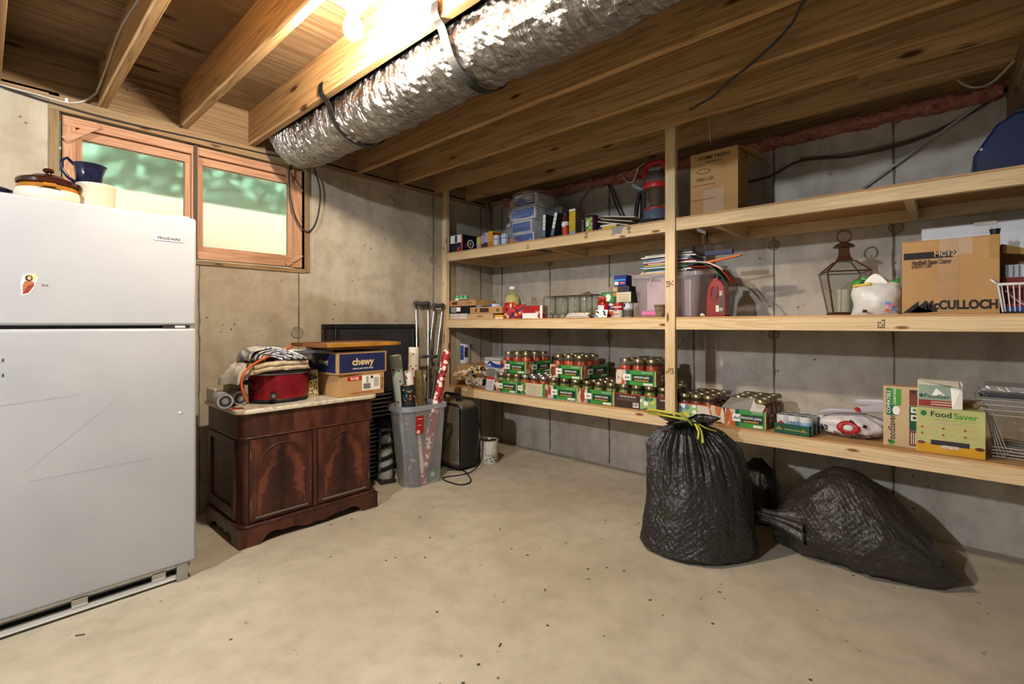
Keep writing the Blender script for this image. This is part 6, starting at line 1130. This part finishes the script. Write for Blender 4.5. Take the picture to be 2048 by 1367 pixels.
onb('black_print', lambda u_, v: (.0 + .07 * u_, .085 + .014 * v - .02 * u_), 8, 3, INK); onb('black_print', lambda u_, v: (-.13 + .03 * u_, .03 + .03 * v), 6, 4, spots('bag_ink', '#1b191b', ['#d9d2d4', '#1b191b'], 120, .4)); onb('dark_text', lambda u_, v: (-.1 + .2 * u_, .012 + .007 * v), 20, 2, spots('bag_text', '#1b191b', ['#d9d2d4', '#1b191b', '#b5302c'], 110, .4)); onb('dark_text', lambda u_, v: (-.07 + .17 * u_, .026 + .006 * v), 20, 2, spots('bag_text2', '#7a2a2a', ['#d9d2d4', '#1b191b', '#b5302c'], 110, .45))
# vacuum sealer cartons
FSV = M('#c7ad86', .7, var=.06); SG = M('#3f9a2c', .5)
o, w_, h = sthing('sealer_carton', 'tall tan vacuum sealer carton standing on edge', 'carton', 1777, 1838, 747, Z, 2.99); h = .292; w_ = .155; ob = pack(o, w_, .085, h, FSV, .002)
panel(o, -w_/2 + .012, -w_/2 + .055, .15, h - .012, 0, M('#136a44')); panel(o, -w_/2 + .03, -w_/2 + .068, .2, h - .012, -.0006, SG); text(o, 'COMPATIBLE', (-w_/2 + .022, -.0016, .215), .019, WHITEP, rot=(PI / 2, -PI / 2, 0)); text(o, '1 QUART BAGS', (-w_/2 + .045, -.0018, .24), .012, WHITEP, rot=(PI / 2, -PI / 2, 0)); disc(o, 'fan_print', -w_/2 + .05, .175, .014, .022, -.0016, WHITEP)
text(o, 'FoodSaver', (-w_/2 + .034, -.001, .085), .037, M('#1d3a22'), rot=(PI / 2, -PI / 2, 0), sx=.86); disc(o, 'leaf_shield', -w_/2 + .032, .018, .012, .012, -.001, SG)
panel(o, w_/2 - .056, w_/2 - .01, .205, h - .012, 0, M('#7a3a28')); panel(o, w_/2 - .056, w_/2 - .01, .085, .203, 0, M('#124a3a')); panel(o, w_/2 - .056, w_/2 - .01, .012, .083, 0, M('#6e2f22'))
for z, m in ((.17, M('#6d8a3a')), (.132, BROWN)): panel(o, w_/2 - .05, w_/2 - .024, z, z + .028, -.0008, PAPER, 'picture'); disc(o, 'food_print', w_/2 - .037, z + .014, .007, .008, -.0018, m)
for j in range(5): panel(o, w_/2 - .05 + j * .008, w_/2 - .047 + j * .008, .02, .075, -.0008, PAPER, 'print_line')
panel(o, w_/2 - .05, w_/2 - .03, .262, .277, -.0008, DARK, 'food_print'); disc(o, 'food_print', w_/2 - .02, .265, .007, .01, -.0012, ORANGE)
o, w_, h = sthing('sealer_carton', 'yellow green vacuum sealer carton with appliance photo', 'carton', 1849, 1953, 800, Z, 2.945); h = .208; w_ = .232
YG = M('#b9b878', .55, var=.04); ob = pack(o, w_, .14, h, YG, .002); panel(o, -w_/2 + .001, w_/2 - .001, .001, .045, 0, M('#cf9a1c', .5)); text(o, 'Food', (-.03, -.001, h - .028), .036, M('#1d3a22'), align='CENTER'); text(o, 'Saver', (.052, -.001, h - .03), .036, SG); disc(o, 'leaf_shield', -.09, h - .026, .011, .013, -.001, M('#1f7a3a'))
bx(o, 'appliance_print', -.065, -.0015, .04, .065, -.0006, .062, M('#2f2a30', .5)); panel(o, -.03, .03, .028, .042, -.0016, spots('meat_print', '#c9b9b0', ['#a8322c', '#d9cfc8'], 120, .5), 'food_print'); disc(o, 'food_print', -.098, .046, .014, .007, -.001, M('#7a3a1c')); disc(o, 'food_print', .098, .042, .016, .008, -.001, M('#5c2c18')); panel(o, -.045, .045, h - .068, h - .066, -.0002, M('#c987a0'), 'print_line'); panel(o, -.055, .085, h - .053, h - .05, -.0002, M('#9aab5c'), 'print_line')
for i in range(6): x, z = -.095 + (i % 3) * .073, .118 - (i // 3) * .03; disc(o, 'bullet', x, z, .005, .005, -.0012, M('#b5442c')); panel(o, x + .012, x + .045, z, z + .002, -.0002, M('#c9a86a'), 'print_line'); panel(o, x + .012, x + .04, z - .007, z - .0055, -.0002, M('#c9a86a'), 'print_line')
MB().box(-w_/2, .14, 0, w_/2, .142, h + .02).build('back_flap', CARD, o)
o2 = thing('sealer_carton', 'small open white sealer carton on top of the yellow one', 'carton', (2.96, o.location.y + .035, Z + h + .001), SH); w_, h2, d = .155, .125, .1; BOXW = M('#cfc8b4', .6)
pack(o2, w_, d, h2, BOXW, .002); panel(o2, -w_/2 + .004, w_ * .3, .035, h2 - .022, 0, M('#8fa08f')); panel(o2, -w_/2 + .004, w_ * .3, .004, .034, 0, M('#8d2f26')); text(o2, 'FoodSav', (-.01, -.001, .052), .026, M('#1d3a3a')); disc(o2, 'leaf_shield', -.064, .053, .008, .009, -.001, TEAL); MB().prism([(-.03, .05), (-.012, .09), (.02, .058)], -.0014, -.0006, 'y').build('white_triangle', WHITEP, o2)
for j in range(2): panel(o2, -.03, .05, .012 + j * .011, .017 + j * .011, -.0008, M('#d9b9a8'), 'print_line')
MB().hexa([(-w_/2, -.002, h2 - .001), (w_ * .42, -.04, h2 - .022), (w_ * .42, 0, h2), (-w_/2, .0, h2), (-w_/2, -.002, h2 + .001), (w_ * .42, -.04, h2 - .02), (w_ * .42, 0, h2 + .002), (-w_/2, 0, h2 + .002)]).build('open_flap', BOXW, o2); MB().hexa([(w_ * .28, -.012, .0), (w_/2, -.002, .0), (w_/2, 0, .0), (w_ * .28, -.01, .0), (w_ * .24, -.002, h2 - .03), (w_/2, -.002, h2 - .01), (w_/2, 0, h2 - .01), (w_ * .24, -.0, h2 - .03)]).build('side_flap', WHITEP, o2)
# chafing racks with foil pans
CHR = M('#cdc9bf', .35, .55)
o = thing('wire_rack_stack', 'nested chrome chafing racks at the right end of bottom shelf', 'rack', (3.03, -.315, Z), SH)
hw_, dd = .17, .24
for k_ in range(4):
    z = .19 + k_ * .022; e = k_ * .004; b = MB(); b.tube([(-hw_ - .03 - e, 0 - e, z), (hw_ + .03, 0 - e, z), (hw_ + .03, dd, z), (-hw_ - .03 - e, dd, z)], .003, 6, closed=True); b.build('top_rim', CHR, o, smooth=True)
    for s in (-1, 1):
        for y in (.02, dd - .02): MB().tube(smoothpts([(s * (hw_ + .03), y, z), (s * (hw_ + .005) , y, z - .01), (s * (hw_ - .03) + k_ * .008 * s * -1, y, .005 + k_ * .012), (s * (hw_ - .045) - .008 * k_ * s, y, .003 + k_ * .012)]), .003, 6).build('leg_wire', CHR, o, smooth=2)
    b = MB(); zz = .006 + k_ * .014; b.tube([(-hw_ + .01, .0, zz), (hw_ - .01, .0, zz), (hw_ - .01, dd, zz), (-hw_ + .01, dd, zz)], .0028, 6, closed=True); b.build('base_frame', CHR, o, smooth=True)
    for y in (.05, .12, .19): MB().tube([(-hw_ + .01, y, zz), (hw_ - .01, y, zz)], .0022, 6).build('base_wire', CHR, o)
    MB().tube([(-.06, .0, zz), (-.05, .06, zz + .012), (.05, .06, zz + .012), (.06, .0, zz)], .0022, 6).build('burner_ring', CHR, o)
t = NT('foil'); t.set('#d9d9dc', .3, .75); t.bump(t.noise(t.coord(), 40, 4, .6, 1), .5, .01); FOIL = t.mat
fo = thing('foil_pans', 'stack of aluminum foil pans resting in the chrome racks', 'foil pan', (3.03, -.315, Z + .262), SH)
def rect(x0, x1, y0, y1, z, n=10):
    q = []
    for i in range(n): q.append((x0 + (x1 - x0) * i / n, y0 + .003 * (i % 2), z))
    for i in range(n): q.append((x1 - .003 * (i % 2), y0 + (y1 - y0) * i / n, z))
    for i in range(n): q.append((x1 - (x1 - x0) * i / n, y1 - .003 * (i % 2), z))
    for i in range(n): q.append((x0 + .003 * (i % 2), y1 - (y1 - y0) * i / n, z))
    return q
for i in range(2):
    z = i * .026; ringshell(fo, 'pan', [rect(-hw_ - .025, hw_ + .025, -.012, dd + .01, z + .0), rect(-hw_ - .035, hw_ + .035, -.02, dd + .018, z + .003), rect(-hw_ - .03, hw_ + .03, -.015, dd + .013, z + .006), rect(-hw_ - .0, hw_ + .0, .02, dd - .02, z - .055 + .03 * i)], FOIL, (False, True))
ringshell(fo, 'foil_lid', [rect(-hw_ - .03, hw_ + .03, -.015, dd + .013, .034), rect(-hw_ - .012, hw_ + .01, .0, dd, .056), rect(-hw_ + .01, hw_ - .01, .025, dd - .02, .058)], FOIL, (False, True))
for x in range(9): MB().tube([(-hw_ + .01 + x * .04, .003, .036), (-hw_ + .015 + x * .04, .012, .056)], .003, 5).build('crimp_rib', FOIL, fo)
# ================================================================ rubbish bags on the floor
def bagmat(name, base, hi, scale, rough):
    t = NT(name); uv = t.coord(uv=True, rnd=False); sp = t.n('ShaderNodeSeparateXYZ'); t.l(uv, sp.inputs[0]); obj_ = t.coord(rnd=False); nz = t.noise(obj_, 5, 4, .6, .5)
    uu = t.math('ADD', t.math('MULTIPLY', sp.outputs[0], scale), t.math('MULTIPLY', nz, 1.6)); vv = t.math('ADD', t.math('MULTIPLY', sp.outputs[1], scale), t.math('MULTIPLY', nz, 1.1))
    def line(a): return t.math('ABSOLUTE', t.math('SUBTRACT', t.math('FRACT', a), .5))
    l1 = line(t.math('ADD', uu, vv)); l2 = line(t.math('SUBTRACT', uu, vv)); g = t.math('MINIMUM', l1, l2); q = t.ramp(g, [(.0, 0), (.16, 1)])
    fine = t.noise(obj_, 55, 4, .65, 1.2); big = t.noise(obj_, 9, 5, .6, 1.0)
    t.set(t.mix(q, base, hi), rough, 0, .75)
    n0 = t.bump(big, .5, .03); t.bump(fine, .45, .01, n0); return t.mat
BG1 = bagmat('quilted_black_film', '#1a1818', '#1f1d1d', 26, .27); BG2 = bagmat('quilted_dark_film', '#2b2621', '#332d28', 24, .34)
def quilt(u, v, ku, kv):
    g = min(abs(((u * ku + v * kv) % 1) - .5), abs(((u * ku - v * kv) % 1) - .5)); return 1 - min(1, g / .22)
def ridge(x, y, z): return 1 - abs(mnoise.noise(Vector((x, y, z)))) * 2
def bag(name, label, loc, rz, rings, m, seed, pleat=.0, pstart=.75, n=330, nv=220, wob=.05, axis=False):
    # rings: (v, half width, half depth, z, dx, dy)
    o = thing(name, label, 'trash bag', loc, rz); uvs = []
    def ip(v):
        for a, b in zip(rings, rings[1:]):
            if v <= b[0]: t = (v - a[0]) / (b[0] - a[0]); t = t * t * (3 - 2 * t) * .5 + t * .5; return [a[i] + (b[i] - a[i]) * t for i in range(1, 6)]
        return list(rings[-1][1:])
    def f(u, v):
        a = 2 * PI * u; w_, d, z, dx, dy = ip(v); p = max(0, (v - pstart) / (1 - pstart))
        k = 1 + wob * mnoise.noise(Vector((math.cos(a) * 1.7 + seed, math.sin(a) * 1.7, v * 3))) + wob * .35 * mnoise.noise(Vector((math.cos(a) * 6 + seed, math.sin(a) * 6, v * 11)))
        k *= 1 + pleat * p * (.6 * math.sin(a * 13 + seed) + .4 * math.sin(a * 29 + 2 * seed) + .3 * math.sin(a * 47))
        k += (-.012 * quilt(u, v, 46, 24) * (1 - p) + .035 * (ridge(math.cos(a) * 3 + seed, math.sin(a) * 3, v * 5) - .5) * (.4 + .6 * v) + .014 * (ridge(math.cos(a) * 11, math.sin(a) * 11 + seed, v * 17) - .5)) * min(1, v * 6)
        uvs.append((u * 3.0, v * 1.6)); return (dx + w_ * k * math.cos(a), dy + d * k * math.sin(a), max(.0015, z + .012 * mnoise.noise(Vector((math.cos(a) * 3, math.sin(a) * 3, v * 5 + seed))) * min(1, v * 5)))
    b = MB(); b.grid(n, nv, f, wrapu=True); b.build('bag_film', m, o, smooth=2, uvf=lambda i: uvs[i]); return o
ang = math.atan2(-.471, .389)
o = bag('trash_bag', 'upright full black trash bag tied with yellow drawstrings', (2.575, .985, 0), ang, [(0, .05, .05, .0, 0, 0), (.1, .27, .19, .002, 0, 0), (.17, .3, .215, .03, 0, 0), (.45, .275, .2, .22, .0, 0), (.65, .26, .185, .42, -.0, 0), (.8, .225, .165, .55, -.02, 0), (.9, .155, .125, .63, -.04, .0), (.96, .06, .06, .66, -.05, 0), (1, .04, .045, .672, -.05, 0)], BG1, 1.3, .16, .55)
MB().grid(60, 12, lambda u, v: (-.05 + (.05 + .085 * math.sin(v * 2.2)) * (1 + .22 * math.sin(u * 2 * PI * 5 + 1) + .1 * math.sin(u * 2 * PI * 13)) * math.cos(2 * PI * u) * (1.0), (.05 + .06 * math.sin(v * 2.2)) * (1 + .2 * math.sin(u * 2 * PI * 7)) * math.sin(2 * PI * u), .655 + .075 * v * (1 - .5 * v) + .02 * math.sin(u * 2 * PI * 3) * v), wrapu=True).build('gathered_mouth', BG1, o, smooth=2, solid=.001)
YD = M('#b9b83a', .5)
MB().tube(smoothpts([(-.06, -.1, .68), (-.12, -.12, .735), (-.2, -.08, .745), (-.26, -.0, .74), (-.25, .02, .72), (-.15, -.07, .715), (-.06, -.1, .7)]), .006, 6).build('drawstring_loop', YD, o, smooth=2); MB().tube(smoothpts([(-.06, -.1, .71), (-.03, -.13, .66), (-.025, -.15, .6)]), .007, 6).build('drawstring_end', YD, o, smooth=2); MB().tube(smoothpts([(-.06, -.1, .71), (-.045, -.14, .66), (-.05, -.15, .62)]), .006, 6).build('drawstring_end', YD, o, smooth=2); MB().tube(smoothpts([(-.05, -.1, .7), (.0, -.12, .67), (.06, -.1, .65)]), .004, 6).build('drawstring_end', YD, o, smooth=2)
# lying bag: its own long axis is local X, tail to the right
o = thing('trash_bag', 'bulging quilted trash bag lying on its side under the shelf', 'trash bag', (2.965, .355, 0), math.atan2(-.60, -.04)); uvs = []
def lf(u, v):
    a = 2 * PI * u; x = -.34 + .76 * v
    r = math.sin(PI * min(1, .06 + v * .94)) ** .6 * (1 - .55 * max(0, v - .35) ** 1.1) if v < .999 else .0
    if v > .86: r *= max(.08, 1 - (v - .86) / .14 * .75)
    k = 1 + .07 * mnoise.noise(Vector((math.cos(a) * 1.5, math.sin(a) * 1.5, v * 4 + 3))) + .03 * mnoise.noise(Vector((math.cos(a) * 5, math.sin(a) * 5, v * 14))) + (.05 * math.sin(a * 17) * max(0, (v - .75) / .25)) + .05 * math.sin(a * 15) * max(0, (.18 - v) / .18)
    k += -.014 * quilt(u, v, 40, 30) + .05 * (ridge(math.cos(a) * 2.5, math.sin(a) * 2.5, v * 6) - .5) + .014 * (ridge(math.cos(a) * 10, math.sin(a) * 10, v * 20) - .5)
    hz = .245 * r * k; zc = max(.06, .223 * r); dz = hz * math.sin(a)
    z = zc + dz
    if z < .012: z = .002 + max(0, z + .03) * .1
    uvs.append((u * 2.6, v * 2.0)); return (x, (.27 * r * k) * math.cos(a) + .0, z)
MB().grid(320, 240, lf, wrapu=True).build('bag_film', BG2, o, smooth=2, uvf=lambda i: uvs[i])
MB().grid(64, 16, lambda u, v: (-.15 - .22 * v + .012 * math.sin(u * 2 * PI * 4) * v, -.15 - .06 * v + (.075 * (1 - v) ** 1.3 + .022 + .06 * max(0, v - .7)) * math.cos(2 * PI * u) * (1 + .16 * math.sin(u * 2 * PI * 9 + 3 * v)), .17 + .02 * v + (.075 * (1 - v) ** 1.3 + .02 + .06 * max(0, v - .7)) * math.sin(2 * PI * u) * (1 + .16 * math.sin(u * 2 * PI * 7 + 2 * v))), wrapu=True).build('tied_neck', BG2, o, smooth=2, solid=.001)
bag('trash_bag', 'dark trash bag shape filling the shade between the two big bags', (3.22, .86, 0), -1.2, [(0, .04, .04, 0, 0, 0), (.1, .13, .11, .002, 0, 0), (.3, .14, .12, .08, 0, 0), (.6, .12, .11, .22, 0, 0), (.85, .07, .07, .32, 0, 0), (1, .02, .02, .37, 0, 0)], BG1, 5.1, .15, .6, 100, 60)  # bag shape added where only dark shade shows
# small litter on the floor
for (px, py) in ((295, 1245),): pass
# ================================================================ duct, straps, cables
t = NT('foil_duct'); v = t.coord((1, 6, 1), rnd=False); wr_ = t.noise(t.coord((5, 30, 5), rnd=False), 1.0, 5, .65, 1.2); t.set(t.ramp(wr_, [(.2, '#757170'), (.6, '#a9a7a6')]), .2, 1); t.bump(wr_, .9, .02, t.bump(t.noise(t.coord(rnd=False), 20, 4), .5, .02)); DUCT = t.mat
path = [(1.43, Y0 + 1.2, 2.44), (1.43, 0, 2.40), (1.435, .9, 2.365), (1.43, 1.6, 2.375), (1.425, 2.2, 2.36), (1.425, 2.75, 2.375), (1.425, 3.02, 2.38), (1.43, 3.2, 2.415), (1.43, 3.3, 2.5), (1.43, 3.32, 2.62)]
dp = smoothpts(path, 34); n = 56; rings = []
o = thing('flexible_duct', 'silver foil flexible duct slung between the joists', 'duct', (1.43, 1.6, 2.375))
b = MB(); vs = []; K = len(dp)
for i, p in enumerate(dp):
    d = (dp[min(K - 1, i + 1)] - dp[max(0, i - 1)]).normalized(); x = Vector((1, 0, 0)); y = d.cross(x).normalized(); x = y.cross(d).normalized()
    for j in range(n):
        a = 2 * PI * j / n; s = p.y * 1.0 + p.z * .5
        r = .155 * (1 + .05 * math.sin(i * .9) * .35 + .07 * mnoise.noise(Vector((math.cos(a) * 2, math.sin(a) * 2, i * .33))) + .045 * mnoise.noise(Vector((math.cos(a) * 7, math.sin(a) * 7, i * .8))))
        q = p + x * (math.cos(a) * r * 1.0) + y * (math.sin(a) * r); vs.append((q.x - 1.43, q.y - 1.6, q.z - 2.375))
b.add(vs, [(i*n+j, i*n+(j+1)%n, (i+1)*n+(j+1)%n, (i+1)*n+j) for i in range(K - 1) for j in range(n)]); b.build('foil_jacket', DUCT, o, smooth=False)
for (y, lb) in ((1.50, 'black hanger strap around the duct nearest the bulb'), (2.45, 'black hanger strap around the duct near the window wall')):
    pts = [(1.205, y, 2.475), (1.205, y, 2.42), (1.24, y, 2.385), (1.285, y - .0, 2.29), (1.34, y - .01, 2.235), (1.43, y - .02, 2.203), (1.52, y - .03, 2.225), (1.58, y - .04, 2.29), (1.615, y - .04, 2.40)]
    P = smoothpts(pts, 5); b = MB(); vs = []
    for q in P: vs += [(q.x, q.y - .022, q.z), (q.x, q.y + .022, q.z)]
    b.add(vs, [(2*i, 2*i+1, 2*i+3, 2*i+2) for i in range(len(P) - 1)]); tag(b.build('hanger_strap', M('#0d0c0c', .6), solid=.003), lb, 'strap')
def cable(name, label, pts, r, m, k=6): return tag(MB().tube(smoothpts(pts, k), r, 6).build(name, m, smooth=2), label, 'cable')
WC = M('#b9b2a4', .5); DKC = M('#2b2825', .6); GC_ = M('#8d8677', .6)
cable('window_cable', 'pale cable drooping from a joist to the wall left of the window', [onX(280, -5, .437), onX(240, 60, .435), onX(215, 130, .434), (.425, 3.40, 2.47), onY(190, 188, 3.48), onY(165, 203, 3.495), onY(128, 204, 3.495), onY(60, 185, 3.495), onY(-20, 165, 3.495)], .006, WC)
o = bpy.data.objects.get('window_cable'); MB().box(.0, 0, 0, .012, .012, .02).build('cable_staple', WHITEP, o).location = onY(130, 203, 3.49)
cable('header_cable', 'dark cable running along the head of the window', [onY(0, 172, 3.49), onY(125, 212, 3.492), onY(250, 245, 3.49), onY(400, 278, 3.492), onY(520, 305, 3.49), onY(575, 318, 3.488), onY(582, 340, 3.485)], .005, DKC)
cable('loop_cable', 'black cable loop hanging beside the window frame', [onY(583, 312, 3.48), onY(578, 350, 3.48), onY(582, 400, 3.48), onY(594, 440, 3.48), onY(612, 463, 3.48), onY(628, 452, 3.48), onY(638, 420, 3.48), onY(640, 380, 3.48), onY(630, 340, 3.48), onY(622, 312, 3.48)], .0055, DKC)
cable('joist_cable', 'pale cable along the rim board above the window', [onY(255, 180, 3.5), onY(285, 178, 3.495), onY(330, 190, 3.495), onY(360, 202, 3.495)], .005, GC_)
cable('ceiling_rope', 'twisted grey rope dangling from the joists above the shelves', [(2.0, .25, 2.42), onX(1614, -4, 2.05), onX(1585, 45, 2.15), onX(1550, 85, 2.25), onX(1500, 130, 2.35), onX(1455, 165, 2.42), onX(1430, 190, 2.46), onX(1400, 208, 2.5), onX(1380, 220, 2.52)], .006, M('#3f4448', .8, var=.4, scale=90))
cable('cobweb', 'wispy cobweb hanging from the grey rope', [onX(1437, 180, 2.46), onX(1424, 225, 2.48), onX(1412, 200, 2.47), onX(1417, 240, 2.5), onX(1421, 284, 2.55)], .0015, M('#a08c78', .9))
cable('wall_cable', 'dark cable sagging along the concrete wall above top shelf', [onX(1490, 365, 3.56), onX(1540, 352, 3.565), onX(1600, 322, 3.565), onX(1700, 312, 3.565), onX(1800, 290, 3.565), onX(1860, 268, 3.562), onX(1930, 232, 3.56), onX(2015, 178, 3.555)], .008, M('#4a4238', .6))
cable('thin_wall_cable', 'tan cable clipped above the dark sagging cable', [onX(1600, 316, 3.568), onX(1700, 306, 3.568), onX(1800, 284, 3.568), onX(1868, 262, 3.566)], .006, M('#7d6f56', .6))
cable('conduit_rod', 'straight pale rod running diagonally up the shelf wall', [onX(1724, 376, 3.54), onX(1870, 272, 3.54), onX(2014, 172, 3.54)], .0065, M('#b4b2ae', .4))
cable('corner_cable', 'pale loop of cable by the girder at upper right', [onX(2030, 120, 3.1), onX(1990, 160, 3.2), onX(1960, 174, 3.3), onX(1930, 170, 3.3), onX(1905, 150, 3.3)], .006, WC)
cable('insulation_cable', 'pale cable running under the insulation above the napkin packs', [onX(1006, 398, 3.5), onX(1060, 398, 3.55), onX(1120, 394, 3.55), onX(1180, 378, 3.55), onX(1230, 360, 3.54), onX(1262, 345, 3.5), onX(1290, 325, 3.4)], .0055, M('#b9ab8c', .6))
cable('drop_cable', 'dark cable dropping behind the tall yellow carton', [onX(1215, 363, 3.55), onX(1180, 380, 3.56), onX(1163, 400, 3.56), onX(1157, 425, 3.56), onX(1156, 445, 3.56)], .006, GC_)
cable('black_wire', 'first black wire slanting down to the vacuum', [onX(1215, 368, 3.55), onX(1224, 388, 3.56), onX(1232, 412, 3.56), onX(1243, 436, 3.56)], .005, DKC); cable('black_wire', 'second black wire slanting down to the vacuum, right one', [onX(1218, 366, 3.55), onX(1230, 388, 3.55), onX(1240, 414, 3.55), onX(1250, 438, 3.55)], .005, DKC)
cable('white_wire', 'white wire looping near the vacuum handle', [onX(1240, 345, 3.5), onX(1252, 362, 3.45), onX(1266, 362, 3.42), onX(1273, 345, 3.42), onX(1276, 335, 3.42)], .005, WHITEP)
cable('corner_wire', 'thin pale wire hanging in the corner of the walls', [onY(972, 405, 3.49), onY(977, 425, 3.5), onY(979, 460, 3.5), onY(978, 490, 3.5)], .005, WC)
b = thing('debris', 'bits of brown litter scattered on the concrete floor', 'litter'); bpy.data.objects.remove(b)
for i, (px, py, L) in enumerate(((265, 1190, .02), (160, 1270, .03), (1000, 1290, .02), (850, 1115, .015), (1055, 1110, .015), (1300, 1200, .012), (860, 1075, .012), (1090, 1180, .014))):
    P = onZ(px, py, 0); q = MB().obox((0, 0, .002), (L, .006, .004), Matrix.Rotation(R.uniform(0, 3), 3, 'Z')).build('floor_debris', M('#6b4a30', .9), bevel=.001); q.location = P; tag(q, 'tiny brown scrap on the concrete floor, ' + ('straight before the refrigerator corner', 'nearest the refrigerator kick grille', 'nearest the bottom edge of the view', 'right of the cabinet foot', 'left of the upright trash bag', 'before the upright trash bag', 'just beside the cabinet right foot', 'in the open middle of the floor')[i], 'litter', 'scraps on the floor', 'thing')
# masking scraps, fallen paper under the top shelf
P = onX(1090, 505, 3.0); q = MB().box(-.05, -.03, -.0065, .05, .05, -.0005).build('tucked_booklet', NAVY); q.location = (3.0, P.y, ZT - .0785); q['x'] = 0; tag(q, 'thin navy booklet tucked under the top shelf boards', 'booklet')
